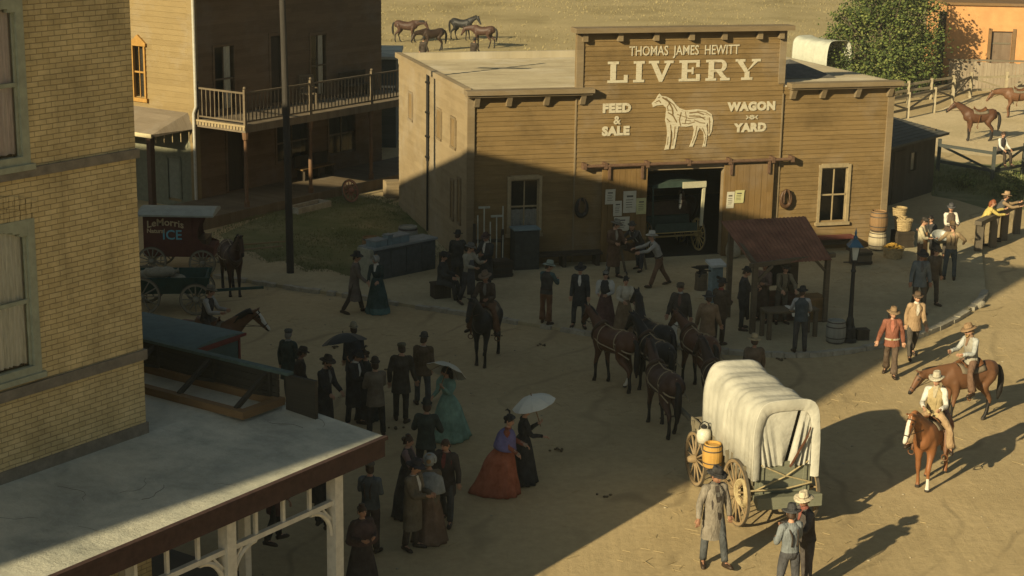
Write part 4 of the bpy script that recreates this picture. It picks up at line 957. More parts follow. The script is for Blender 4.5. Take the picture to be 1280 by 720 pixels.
def bonnet_mesh(mb, L_, W_, zb, zt, bows, flare=.12, puff=.03, mi=0, thick=.012):
    """canvas stretched over bows; local y runs along the wagon"""
    n1 = 28; g = []
    nn = bows * 16
    for i in range(nn + 1):
        t = i / nn; y = -L_ / 2 + L_ * t
        sag = -.05 * abs(math.sin(math.pi * t * bows)) ** 1.0
        fl = flare * (2 * t - 1) ** 2
        row = []
        for j in range(n1 + 1):
            u = -1 + 2 * j / n1
            an_ = u * math.pi / 2
            ca, sa = math.cos(an_), math.sin(an_)
            x = W_ / 2 * (abs(sa) ** .42) * (1 if u > 0 else -1); z = zb + (zt - zb + fl * .5 + sag + .010 * math.sin(y * 21 + j * .5)) * (ca ** .36 if ca > 0 else 0)
            wr = (.007 * math.sin(y * 27 + 1.6 * math.sin(y * 6.3) + .12 * j) + .004 * math.sin(y * 55 + j * .35) + puff * .4 * math.sin(y * 5 + j * .7)) * min(1, 1.6 * (1 - ca)) * (1 if u > 0 else -1)
            row.append((x * (1 + sag * .6) + wr, y + fl * (1 if t > .5 else -1) * .5, z + rnd.uniform(-.004, .004)))
        g.append(row)
    m1 = len(g); vs = [p for r_ in g for p in r_]; w1 = n1 + 1
    fs = [(i * w1 + j, (i + 1) * w1 + j, (i + 1) * w1 + j + 1, i * w1 + j + 1) for i in range(m1 - 1) for j in range(n1)]
    mb.add(vs, fs, mi)
    return g

# ---- big covered wagon, tailgate to the camera
WZR = R(15.06)
wo_ = Vector((4.41, 31.28, 0)); hd = Vector((-math.sin(WZR), math.cos(WZR), 0)); rtv = Vector((math.cos(WZR), math.sin(WZR), 0))
wc = wo_ + rtv * .72 + hd * 1.1
cwag = tag(empty('covered_wagon', wc, WZR), 'large covered wagon with a cream canvas bonnet and roped tailgate, parked in the sun', 'wagon')
BW, BL = 1.16, 3.2
mb = MB(); zb_, zt_ = .78, 1.30
for s in (-1, 1):
    for k in range(3): mb.bar((s * (BW / 2 + .03 * k), -BL / 2, zb_ + .09 + k * .18), (s * (BW / 2 + .03 * k), BL / 2, zb_ + .09 + k * .18), .035, .175)
    for y in (-1.4, -.5, .5, 1.4): mb.bar((s * (BW / 2 + .04), y, zb_), (s * (BW / 2 + .12), y, zt_), .05, .07)
mb.bb(-BW / 2, BW / 2, -BL / 2, BL / 2, zb_ - .05, zb_)
mb.bb(-BW / 2, BW / 2, BL / 2 - .04, BL / 2, zb_, zt_)
mb.build('wagon_bed', w_wag, cwag)
mb = MB(); mb.bb(-BW / 2 + .02, BW / 2 - .02, -BL / 2 - .04, -BL / 2, zb_ + .02, zt_ + .12)
mb.bb(-BW / 2 + .1, -BW / 2 + .17, -BL / 2 - .07, -BL / 2 - .04, zb_, zt_ + .1); mb.bb(BW / 2 - .17, BW / 2 - .1, -BL / 2 - .07, -BL / 2 - .04, zb_, zt_ + .1)
tg = mb.build('tailgate', w_wgreen, cwag)
mb = MB(); y = -BL / 2 - .09
mb.tube([(-BW / 2, y, zb_ + .12), (0, y - .02, zb_ + .36), (BW / 2 - .1, y, zt_ + .12)], .016, 6); mb.tube([(BW / 2, y, zb_ + .2), (0, y - .03, zb_ + .39), (-BW / 2 + .1, y, zt_ + .1)], .016, 6); mb.tube([(-BW / 2 - .1, y, zb_ + .12), (0, y - .04, zb_ + .12), (BW / 2, y, zb_ + .2)], .018, 6)
mb.build('rope', m_rope, tg)
mb = MB(); mb.add([(-.62, -BL / 2 - .05, .74), (.62, -BL / 2 - .05, .74), (.66, -BL / 2 - .42, .62), (-.66, -BL / 2 - .42, .62), (-.62, -BL / 2 - .05, .8), (.62, -BL / 2 - .05, .8), (.66, -BL / 2 - .42, .86), (-.66, -BL / 2 - .42, .86)], [(0, 1, 2, 3), (4, 5, 6, 7), (2, 3, 7, 6), (0, 3, 7, 4), (1, 2, 6, 5)])
mb.build('feed_trough', w_wgreen, cwag, fix=True)
mb = MB(); g = bonnet_mesh(mb, 2.55, 1.34, 1.12, 2.62, 3, .14)
mb.v = [(a_, b_ - .42, c_) for a_, b_, c_ in mb.v]; g = [[(a_, b_ - .42, c_) for a_, b_, c_ in r_] for r_ in g]
bo = mb.build('canvas_bonnet', m_canvas, cwag, smooth=True)
sm_ = bo.modifiers.new('thickness', 'SOLIDIFY'); sm_.thickness = .012
# gathered hood round the rear opening, drawn flaps inside it
mb = MB(); row = [Vector(p) for p in g[0]]; inner = [Vector((p.x * .78, p.y + .05, 1.12 + (p.z - 1.12) * .86)) for p in row]
mid_ = [(a_ + b_) / 2 + Vector((0, -.03 + .012 * math.sin(i * 2.4), 0)) for i, (a_, b_) in enumerate(zip(row, inner))]
n1 = len(row); mb.add(row + mid_ + inner, [(j, j + 1, n1 + j + 1, n1 + j) for j in range(n1 - 1)] + [(n1 + j, n1 + j + 1, 2 * n1 + j + 1, 2 * n1 + j) for j in range(n1 - 1)])
mb.build('rear_hood', m_canvas, cwag, smooth=True)
for side, (j0, j1), reach in ((-1, (0, 15), .52), (1, (16, 28), .44)):
    mb = MB(); pts = inner[j0:j1 + 1]; k = len(pts); cols = []
    for q, p in enumerate(pts):
        t = q / (k - 1) if side < 0 else 1 - q / (k - 1)
        bot = Vector((side * (.52 - reach * t), p.y + .02 + .05 * math.sin(q * 2.1), 1.36))
        cols.append([p.lerp(bot, r_ / 6) + Vector((.012 * math.sin(q * 3.1), .03 + .07 * math.sin(q * 1.9 + side) * (r_ / 6), 0)) for r_ in range(7)])
    vs = [p for c in cols for p in c]; mb.add(vs, [(a * 7 + r_, (a + 1) * 7 + r_, (a + 1) * 7 + r_ + 1, a * 7 + r_ + 1) for a in range(k - 1) for r_ in range(6)])
    mb.build('rear_flap', m_canvas, cwag, smooth=True)
for i in range(4):
    y = -1.6 + i * .78; mb = MB(); pts = []
    for j in range(13):
        u = -1 + 2 * j / 12; a_ = u * math.pi / 2; pts.append((.64 * (abs(math.sin(a_)) ** .42) * (1 if u > 0 else -1), y, 1.1 + 1.43 * max(math.cos(a_), 0) ** .36))
    mb.tube(pts, .02, 6); mb.build('bow', w_wag, cwag)
wheel(cwag, (-.72, -1.1, .66), .66); wheel(cwag, (.72, -1.1, .66), .66); wheel(cwag, (-.72, 1.1, .57), .57, spokes=12); wheel(cwag, (.72, 1.1, .57), .57, spokes=12)
for y, z in ((-1.1, .66), (1.1, .57)): MB().bar((-.66, y, z), (.66, y, z), .11, .12).build('axle', w_wag, cwag)
mb = MB(); mb.bar((0, -1.5, .62), (0, 1.9, .6), .09, .09); mb.bar((0, 1.4, .6), (0, 5.6, .72), .09, .08); mb.bar((-.6, 1.75, .62), (.6, 1.75, .62), .08, .07)
mb.build('draught_pole', w_wag, cwag)
mb = MB(); mb.bb(-.55, .55, 1.05, 1.4, 1.28, 1.33); mb.bb(-.55, .55, 1.02, 1.06, 1.33, 1.6); mb.build('driver_seat', w_wag, cwag)
# things slung on the side of the wagon
def wl2(x, y, z=0): return wc + rtv * x + hd * y + Vector((0, 0, z))
w_barrel = WOOD('barrel_staves', (0.19, 0.115, 0.055), (0.29, 0.18, 0.09), .09, vertical=True, seg=5)
w_ybar = WOOD('yellow_barrel_staves', (0.42, 0.24, 0.06), (0.55, 0.33, 0.09), .07, vertical=True, seg=5)
w_gbar = WOOD('grey_barrel_staves', (0.20, 0.20, 0.17), (0.30, 0.30, 0.26), .09, vertical=True, seg=5)
m_hoop = M('iron_hoop', (0.06, 0.05, 0.042), .3, 9, rough=.55)
def barrel(loc, h, r_, mat, label, group=None, tilt=None, lid=True):
    o = tag(empty('barrel', loc), label, 'barrel', group)
    f = lambda t: r_ * (1 - .32 * (2 * t - 1) ** 2 * .5)
    b_ = MB(); b_.lathe([(f(t) - .02 if t in (0,) else f(t), h * t) for t in [i / 10 for i in range(11)]] + [(f(1) - .025, h), (f(1) - .03, h - .04), (.001, h - .04)], n=20)
    b_.build('staves', mat, o, smooth=False)
    for t in (.06, .26, .74, .94):
        q = MB(); q.lathe([(f(t - .025) + .004, h * (t - .025)), (f(t) + .008, h * t), (f(t + .025) + .004, h * (t + .025))], n=20, cap=False); q.build('hoop', m_hoop, o, smooth=True)
    if tilt: o.rotation_euler = tilt
    return o
barrel(wl2(-.86, -.15, .83), .52, .20, w_ybar, 'small yellow and tan water keg strapped to the side of the covered wagon')
o = tag(empty('wagon_lantern', wl2(-.82, .45, 1.3), WZR), 'round pale lantern hanging from the side of the covered wagon', 'lantern')
MB().lathe([(.02, -.16), (.13, -.13), (.15, 0), (.13, .12), (.05, .16)], n=14).build('globe', M('pale_tin', (.55, .52, .42), .15, 8, rough=.4), o, smooth=True)
b_ = MB(); b_.tube([(-.12, 0, .1), (-.08, 0, .26), (0, 0, .3), (.08, 0, .26), (.12, 0, .1)], .012, 6); b_.lathe([(.05, .15), (.07, .19), (.02, .24)], n=10); b_.build('bail', m_black, o)
o = tag(empty('coiled_rope', wl2(-.74, -1.45, .98), WZR), 'coil of tan rope hanging at the rear corner of the covered wagon', 'rope')
b_ = MB()
for k in range(5): b_.torus((0, 0, -.22 + .004 * k), (1, .1 * k - .2, 0), .22 + .012 * k, .02, 20, 5)
b_.build('coil', m_rope, o, smooth=True)
mb = MB(); mb.bar((-.28, 0, -.1), (-.03, .0, .55), .035, .03); mb.bar((-.03, 0, .55), (-.01, 0, .72), .02, .02)
o = mb.build('rifle', M('gun_wood', (.10, .045, .025), .3, 9, rough=.5), loc=wl2(.36, -1.78, 1.42), rz=WZR); tag(o, 'rifle leaning in the rear opening of the wagon canvas', 'rifle')
o.rotation_euler = (0, R(8), WZR)
# ---- team harness pole is part of the wagon (running_gear)

# ---- ice wagon
iw = G(224, 338, 0); iwg = tag(empty('ice_wagon', (iw.x, iw.y, 0), R(-90)), 'dark red enclosed ice delivery wagon with pale roof and painted blue ice lettering', 'wagon')
m_ibrown = M('ice_wagon_brown', (0.105, 0.038, 0.027), .22, 4); m_ipale = M('pale_roof_paint', (.34, .35, .30), .15, 4); m_iblue = M('blue_lettering', (.16, .42, .52), .12, 8); m_iyel = M('tan_lettering', (.55, .44, .27), .12, 8)
# local +y is forward; forward points right in the photograph
mb = MB(); mb.bb(-.6, .6, -1.05, .6, .62, 2.05); mb.bb(-.6, .6, .6, 1.3, .62, .95)
for s in (-1, 1):
    pr_ = [(.6, 2.05), (1.05, 2.05), (1.0, 1.92), (.86, 1.75), (.76, 1.5), (.78, 1.25), (.94, 1.08), (1.2, 1.0), (1.3, .95), (.6, .95)]
    k = len(pr_); x = s * .58; mb.add([(x, a, b_) for a, b_ in pr_] + [(x - s * .04, a, b_) for a, b_ in pr_], [tuple(range(k)), tuple(range(2 * k - 1, k - 1, -1))] + [(i, i + k, (i + 1) % k + k, (i + 1) % k) for i in range(k)])
mb.build('body', m_ibrown, iwg, fix=True)
mb = MB(); rs = []
for y in (-1.2, 1.35):
    rs.append([(x, y, 2.07 + .16 * math.cos(x / .8 * 1.45)) for x in [-.8 + 1.6 * i / 10 for i in range(11)]] + [(x, y, 2.03) for x in (.8, .4, 0, -.4, -.8)])
mb.rings(rs); mb.build('roof', m_ipale, iwg, fix=True)
def side_text(s, y, z, size, mat, nm, parent, x=.606, sx=1.0, arch=0):
    v, f = text_mesh(s, size, .004, sx, offset=.006)
    mb = MB(); mb.add([(x - b_, y + a, z + c - arch * a * a) for a, b_, c in v], f); return mb.build(nm, mat, parent)
side_text('LeMorris', -.30, 1.80, .34, m_iyel, 'upper_lettering', iwg, arch=.25)
side_text('Natural', -.62, 1.50, .2, m_iyel, 'middle_lettering', iwg)
side_text('ICE', -.08, 1.36, .46, m_iblue, 'ice_lettering', iwg)
MB().bb(-.55, .55, .75, 1.05, .95, 1.2).build('seat', m_leather, iwg)
for y, r_ in ((-.75, .5), (.95, .46)):
    for s in (-1, 1): wheel(iwg, (s * .8, y, r_), r_, wm=w_gspoke, spokes=14, th=.04)
for y, z in ((-.75, .5), (.95, .46)): MB().bar((-.75, y, z), (.75, y, z), .08, .08).build('axle', w_wheel, iwg)
for s in (-1, 1): MB().tube([(s * .4, 1.3, .6), (s * .42, 2.2, .85), (s * .36, 3.6, 1.0)], .03, 6).build('shaft', w_wheel, iwg)
iwg.scale = (.9, .9, .9)
# ---- green cart with sacks
gc = G(214, 386, 0); cart = tag(empty('green_cart', (gc.x, gc.y, 0), R(-84)), 'dark green open farm cart loaded with sacks, half hidden by the brick corner', 'cart')
m_dgreen = M('dark_green_paint', (0.025, 0.065, 0.055), .3, 6)
mb = MB()
for s in (-1, 1): mb.add([(s * .5, -1.1, .6), (s * .5, 1.0, .6), (s * .62, 1.15, 1.05), (s * .62, -1.15, 1.05), (s * .46, -1.1, .6), (s * .46, 1.0, .6), (s * .58, 1.15, 1.05), (s * .58, -1.15, 1.05)], [(0, 1, 2, 3), (7, 6, 5, 4), (0, 4, 5, 1), (1, 5, 6, 2), (2, 6, 7, 3), (3, 7, 4, 0)])
mb.bb(-.5, .5, -1.1, 1.0, .56, .6); mb.bar((-.5, 1.03, .82), (.5, 1.03, .82), .04, .44); mb.bar((-.5, -1.1, .82), (.5, -1.1, .82), .04, .44)
mb.build('cart_bed', m_dgreen, cart, fix=True)
for y, r_ in ((-.75, .55), (.75, .45)):
    for s in (-1, 1): wheel(cart, (s * .72, y, r_), r_, wm=w_gspoke, spokes=12, th=.04)
for y, z in ((-.75, .55), (.75, .45)): MB().bar((-.7, y, z), (.7, y, z), .08, .08).build('axle', m_dgreen, cart)
MB().bar((0, .8, .5), (0, 2.6, .6), .07, .07).build('pole', m_dgreen, cart)
m_sack = M('sackcloth', (.28, .25, .18), .25, 12, bump=.4)
def sack(loc, L_, r_, rot, label, group='sacks on the green cart', mat=None):
    b_ = MB(); n = 9
    b_.tube([(0, -L_ / 2 + L_ * i / n, .02 * math.sin(i * 2)) for i in range(n + 1)], [(r_ * .35 if i in (0, n) else r_ * (.8 + .2 * math.sin(math.pi * i / n))) for i in range(n + 1)], 12, ell=.65)
    b_.tube([(0, L_ / 2 - .01, 0), (0, L_ / 2 + .05, .01), (.01, L_ / 2 + .11, .015)], [r_ * .3, r_ * .2, r_ * .42], 10)
    o = b_.build('sack', mat or m_sack, loc=loc, smooth=True); o.rotation_euler = rot; return tag(o, label, 'sack', group)
cd = Vector((math.cos(R(6)), math.sin(R(6)), 0)) 
sack(Vector((gc.x, gc.y, 1.06)) - cd * .3, .9, .24, (0, 0, R(-70)), 'pale sack lying across the middle of the green cart')
sack(Vector((gc.x, gc.y, .80)) + cd * .25, .8, .24, (0, 0, R(20)), 'sack low in the front of the green cart')
sack(Vector((gc.x, gc.y, .98)) - cd * .75, .8, .22, (0, R(10), R(80)), 'sack at the back end of the green cart')
# ---- green omnibus behind the signboard
oz = 2.5
oc = (G(180, 388, oz) + G(293, 411, oz) + G(242, 434, oz) + (G(180, 388, oz) + G(242, 434, oz) - G(293, 411, oz))) / 4
od = (G(293, 411, oz) - G(180, 388, oz)); oa = math.atan2(od.y, od.x)
ob_ = tag(empty('omnibus', (G(242, 434, oz).x * .5 + G(293, 411, oz).x * .5, G(242, 434, oz).y * .5 + G(293, 411, oz).y * .5, 0), oa - math.pi / 2), 'teal roofed omnibus with red trimmed end standing behind the signboard', 'carriage')
m_teal = M('teal_roof_paint', (0.085, 0.135, 0.135), .2, 3); m_red = M('red_trim', (.13, .03, .028), .2, 6)
hw = (G(293, 411, oz) - G(242, 434, oz)).length / 2
mb = MB(); rs = []
for y in (-3.0, .12): rs.append([(x * hw * 1.08, y, 2.42 + .1 * math.cos(x * 1.4)) for x in [-1 + 2 * i / 10 for i in range(11)]] + [(x * hw * 1.08, y, 2.38) for x in (1, .5, 0, -.5, -1)])
mb.rings(rs); mb.build('roof', m_teal, ob_, fix=True)
mb = MB(); mb.bb(-hw, hw, -2.9, 0, .7, 2.36); mb.build('body', M('teal_body_paint', (.05, .085, .085), .2, 4), ob_)
mb = MB()
for x in (-hw, hw - .05): mb.bb(x, x + .05, .0, .03, 1.3, 2.36)
mb.bb(-hw, hw, .0, .03, 2.28, 2.36); mb.bb(-hw, hw, .0, .03, 1.3, 1.38); mb.bb(-hw * 1.08, hw * 1.08, .12, .15, 2.38, 2.44)
mb.build('red_trim', m_red, ob_)
for y, r_ in ((-2.2, .55), (-.5, .45)):
    for s in (-1, 1): wheel(ob_, (s * (hw + .08), y, r_), r_, wm=w_rspoke, th=.05)
# ---- buggy in the barn doorway
bg_ = lv(7.0, 1.12, .11); bug = tag(empty('canopy_buggy', bg_, LRZ + R(4)), 'dark green canopied buggy standing inside the livery barn doorway', 'carriage')
m_bgreen = M('buggy_green', (0.03, 0.05, 0.04), .25, 6); m_cream = M('cream_trim', (.42, .40, .28), .15, 8)
mb = MB(); mb.bb(-.75, .75, -.25, .15, .75, 1.15); mb.bb(-.75, .75, -.8, -.25, .68, .74); mb.bar((-.75, -.85, .86), (.75, -.85, .86), .03, .3); mb.build('body', m_bgreen, bug)
MB().bb(-.7, .7, -.1, .15, 1.15, 1.6).build('seat', m_leather, bug)
mb = MB(); rs = []
for y in (-.95, .6): rs.append([(x * .95, y, 2.28 + .14 * math.cos(x * 1.4)) for x in [-1 + 2 * i / 10 for i in range(11)]] + [(x * .95, y, 2.22) for x in (1, .5, 0, -.5, -1)])
mb.rings(rs); mb.build('canopy', m_bgreen, bug, fix=True)
mb = MB(); mb.bb(.12, .95, -.99, -.95, 2.18, 2.38); mb.bar((.86, -.9, .9), (.9, -.92, 2.2), .09, .07); mb.build('fringe', m_cream, bug)
mb = MB(); mb.bar((-.86, -.9, .9), (-.9, -.92, 2.2), .05, .05); mb.bar((-.86, .5, .9), (-.9, .55, 2.2), .05, .05); mb.bar((.86, .5, .9), (.9, .55, 2.2), .05, .05); mb.build('canopy_post', m_bgreen, bug)
for y, r_ in ((-.6, .55), (.75, .6)):
    for s in (-1, 1): wheel(bug, (s * .92, y, r_), r_, wm=w_yspoke, th=.035)
for y, z in ((-.6, .55), (.75, .6)): MB().bar((-.9, y, z), (.9, y, z), .06, .06).build('axle', w_yspoke, bug)
MB().tube([(-.75, -.86, .72), (.9, -.88, .72)], .02, 6).build('foot_rail', w_yspoke, bug)
# ---- far covered wagon behind the barn
fp = G(1024, 114, 0); fw_ = tag(empty('distant_covered_wagon', (fp.x, fp.y, 0), R(-150)), 'pale covered wagon parked in the dry field behind the barn', 'wagon')
mb = MB(); g = bonnet_mesh(mb, 2.9, 1.7, 1.25, 2.9, 3, .12); b2 = mb.build('canvas_bonnet', M('grey_canvas', (.42, .43, .36), .12, 3), fw_, smooth=True); b2.modifiers.new('thickness', 'SOLIDIFY').thickness = .015
mb = MB()
for s in (-1, 1): mb.bar((s * .6, -2.0, 1.05), (s * .6, 2.0, 1.05), .05, .4)
mb.bb(-.6, .6, -2, 2, .82, .87); mb.build('wagon_bed', w_leaf, fw_)
for y in (-1.2, 1.2):
    for s in (-1, 1): wheel(fw_, (s * .78, y, .6), .6, spokes=10)
# ------------------------------------------------------------------ forge shelter with rusted roof
FR_ = [G(940, 331, 1.95), G(1040, 325, 1.95), G(1007, 271, 2.8), G(901, 277, 2.8)]
fx = (FR_[1] - FR_[0]).normalized(); fa = math.atan2(fx.y, fx.x)
fc = Vector(((FR_[0].x + FR_[2].x) / 2, (FR_[0].y + FR_[2].y) / 2, 0)); gz_ = YH
sh = tag(empty('forge_shelter', (fc.x, fc.y, gz_), fa), 'open forge shelter on timber posts under a sloping rust red sheet roof', 'shelter')
im = Matrix.Rotation(-fa, 3, 'Z')
loc = [im @ (p - Vector((fc.x, fc.y, gz_))) for p in FR_]
m_rroof = M('rust_red_roof', (0.15, 0.062, 0.038), .3, 2.2, rough=.8, c2=(0.20, 0.09, 0.055))
mb = MB(); k = 22; p0, p1, p2, p3 = loc
def lp(a, b_, t): return a + (b_ - a) * t
rows = []
for i in range(k * 4 + 1):
    t = i / (k * 4); dz = Vector((0, 0, .012 * math.sin(t * k * 2 * math.pi)))
    rows.append((lp(p0, p1, t) + dz, lp(p3, p2, t) + dz))
vs = [p for r_ in rows for p in r_]; mb.add(vs, [(i * 2, i * 2 + 2, i * 2 + 3, i * 2 + 1) for i in range(k * 4)])
ro = mb.build('roof', m_rroof, sh); ro.modifiers.new('thickness', 'SOLIDIFY').thickness = -.02
w_fp = WOOD('shelter_timber', (0.085, 0.065, 0.042), (0.15, 0.12, 0.08), .3, seg=7)
posts = []
for px, py, zt in ((940, 417, 1.93), (1030, 402, 1.93), (909, 396, 2.5), (987, 392, 2.45)):
    g_ = im @ (G(px, py, gz_) - Vector((fc.x, fc.y, gz_))); posts.append(g_)
    mb = MB(); wd = .13 if px != 987 else .26
    mb.bar((g_.x, g_.y, 0), (g_.x, g_.y, zt), wd, wd); mb.build('post', w_fp, sh)
mb = MB(); mb.bar((posts[0].x - .15, posts[0].y, 1.9), (posts[1].x + .2, posts[1].y, 1.9), .1, .12); mb.bar((posts[2].x, posts[2].y, 2.45), (posts[3].x, posts[3].y, 2.45), .1, .12)
for a, b_ in ((0, 2), (1, 3)): mb.bar((posts[a].x, posts[a].y, 1.92), (posts[b_].x, posts[b_].y, 2.45), .08, .1)
mb.bar((posts[0].x, posts[0].y, 1.4), (posts[0].x + .5, posts[0].y, 1.86), .07, .07); mb.bar((posts[1].x, posts[1].y, 1.4), (posts[1].x - .45, posts[1].y, 1.86), .07, .07)
mb.build('roof_frame', w_fp, sh)
fz = G(968, 398, gz_)
o = tag(empty('brick_forge', (fz.x, fz.y, gz_), fa), 'smoke blackened forge with a dark hood under the rust red roof', 'forge')
MB().bb(-.5, .5, -.35, .35, 0, .72).build('hearth', BRICK('forge_brick', (.10, .055, .04), (.14, .08, .055), (.08, .07, .06)), o)
mb = MB(); mb.add([(-.5, -.35, 1.05), (.5, -.35, 1.05), (.5, .35, 1.05), (-.5, .35, 1.05), (-.13, -.1, 1.65), (.13, -.1, 1.65), (.13, .1, 1.65), (-.13, .1, 1.65)], [(0, 1, 5, 4), (1, 2, 6, 5), (2, 3, 7, 6), (3, 0, 4, 7), (4, 5, 6, 7)]); mb.build('hood', M('sooty_iron', (.028, .025, .02), .3, 6), o)
mb = MB()
for x in (-.47, .47): mb.bar((x, .3, .72), (x, .3, 1.06), .06, .06)
mb.tube([(0, 0, 1.6), (0, 0, 2.3)], .1, 10); mb.build('flue', m_black, o)
fz = G(985, 420, gz_)
o = tag(empty('work_bench', (fz.x, fz.y, gz_), fa), 'long low work bench in front of the forge under the rust red roof', 'bench')
MB().bb(-.75, .75, -.28, .28, .72, .78).build('bench_top', w_fp, o)
for x in (-.68, .68):
    for y in (-.22, .22): MB().bb(x - .05, x + .05, y - .05, y + .05, 0, .72).build('leg', w_fp, o)
mb = MB(); n1 = 10; vs = []
for i in range(n1 + 1):
    for j in range(n1 + 1):
        x, y = -.05 + .5 * i / n1, -.3 + .5 * j / n1; z = .795 + .02 * math.sin(x * 17 + y * 9) + .012 * math.cos(y * 23); 
        if j < 2: z -= .09 * (2 - j)
        vs.append((x, y, z))
mb.add(vs, [(i * 11 + j, (i + 1) * 11 + j, (i + 1) * 11 + j + 1, i * 11 + j + 1) for i in range(n1) for j in range(n1)])
c = mb.build('white_cloth', M('white_cloth', (.55, .54, .48), .1, 8), loc=(fz.x, fz.y, gz_), rz=fa, smooth=True); c.modifiers.new('thickness', 'SOLIDIFY').thickness = .01; tag(c, 'crumpled white cloth on the work bench under the rust red roof', 'cloth')
fz = G(1010, 400, gz_)
o = tag(empty('wooden_crate', (fz.x, fz.y, gz_), fa + R(4)), 'orange brown wooden crate under the right end of the rust red roof', 'crate')
mb = MB(); mb.bb(-.42, .42, -.26, .26, 0, .7); mb.build('box', w_leaf, o)
mb = MB()
for z in (.02, .33, .62): mb.bb(-.44, .44, -.28, -.26, z, z + .07)
for x in (-.44, .37): mb.bb(x, x + .07, -.295, -.28, 0, .7)
mb.build('battens', w_base, o)
# ---- lamp post
lp_ = G(1061, 427, gz_); lamp = tag(empty('street_lamp', (lp_.x, lp_.y, gz_ if gz(lp_.x, lp_.y) else 0.0)), 'black cast iron street lamp with a four sided blue topped lantern', 'street lamp')
mb = MB(); mb.lathe([(.2, 0), (.2, .06), (.17, .1), (.16, .38), (.12, .46), (.1, .62), (.07, .7), (.06, 1.0), (.052, 1.9), (.075, 1.94), (.05, 2.0), (.045, 2.22)], n=12); mb.build('column', m_black, lamp, smooth=False)
mb = MB(); mb.tube([(-.28, 0, 2.18), (.28, 0, 2.18)], .018, 6); mb.build('ladder_bar', m_black, lamp)
ln = MB(); 
for a in range(4):
    t0 = R(45 + 90 * a); ln.bar((.09 * math.cos(t0), .09 * math.sin(t0), 2.24), (.16 * math.cos(t0), .16 * math.sin(t0), 2.62), .022, .022)
ln.bb(-.08, .08, -.08, .08, 2.2, 2.24); lo_ = ln.build('lantern_frame', m_black, lamp)
mb = MB(); mb.add([(s * r_, q * r_, z) for r_, z in ((.062, 2.25), (.107, 2.61)) for s, q in ((-1, -1), (1, -1), (1, 1), (-1, 1))], [(0, 1, 5, 4), (1, 2, 6, 5), (2, 3, 7, 6), (3, 0, 4, 7)]); mb.build('lamp_glass', M('milky_glass', (.42, .45, .42), .1, 5, rough=.2, spec=.6), lo_)
mb = MB(); mb.add([(s * .2, q * .2, 2.62) for s, q in ((-1, -1), (1, -1), (1, 1), (-1, 1))] + [(s * .06, q * .06, 2.8) for s, q in ((-1, -1), (1, -1), (1, 1), (-1, 1))], [(0, 1, 5, 4), (1, 2, 6, 5), (2, 3, 7, 6), (3, 0, 4, 7), (3, 2, 1, 0), (4, 5, 6, 7)]); mb.lathe([(.05, 2.8), (.06, 2.86), (.025, 2.92), (.035, 2.97), (.004, 3.1)], n=8)
mb.build('lantern_cap', M('blue_enamel', (.035, .10, .17), .25, 6, rough=.5), lo_)
# ---- telegraph pole
pp = G(363, 341, gz_); pole = tag(empty('telegraph_pole', (pp.x, pp.y, 0)), 'tall dark timber pole standing beside the grass patch', 'pole')
mb = MB(); mb.tube([(0, 0, 0), (-.02, 0, 3), (-.08, 0, 7.2), (-.14, 0, 10.5)], [.115, .11, .095, .08], 12); mb.build('shaft', WOOD('pole_wood', (.035, .032, .028), (.07, .06, .05), .2, vertical=True, seg=9), pole)
mb = MB(); mb.bar((-1.0, 0, 9.6), (.8, 0, 9.6), .1, .12); mb.build('cross_arm', w_dark, pole)
# ---- loose wheel, trough
q = G(438, 253, gz_); lw = tag(empty('loose_cartwheel', (q.x, q.y, gz_)), 'reddish spoked cartwheel leaning against the saloon boardwalk', 'cartwheel')
w_ = wheel(lw, (0, 0, .43), .43, ax=(.80, -.58, .28), wm=w_rspoke, spokes=12)
q = G(386, 262, gz_); tr = tag(empty('stone_trough', (q.x, q.y, gz_), R(56)), 'long low stone trough in the grass before the boardwalk', 'trough')
mb = MB(); mb.bb(-.9, .9, -.3, -.22, 0, .22); mb.bb(-.9, .9, .22, .3, 0, .22); mb.bb(-.9, -.8, -.22, .22, 0, .22); mb.bb(.8, .9, -.22, .22, 0, .22); mb.build('walls', m_kerb, tr)
MB().bb(-.8, .8, -.22, .22, .02, .1).build('dark_bed', m_darkin, tr)
q = G(1225, 385, 0); mb = MB()
vs = []; mb.sphere((0, 0, .08), (.14, .12, .13), 9, 7); mb.v = [(a + .03 * math.sin(b_ * 19 + c * 7), b_ + .03 * math.sin(a * 17), c * 1.0 + .02 * math.sin(a * 13)) for a, b_, c in mb.v]
o = mb.build('kerb_boulder', m_kerb, loc=(q.x, q.y, 0)); tag(o, 'pale boulder at the right corner of the kerb', 'stone')
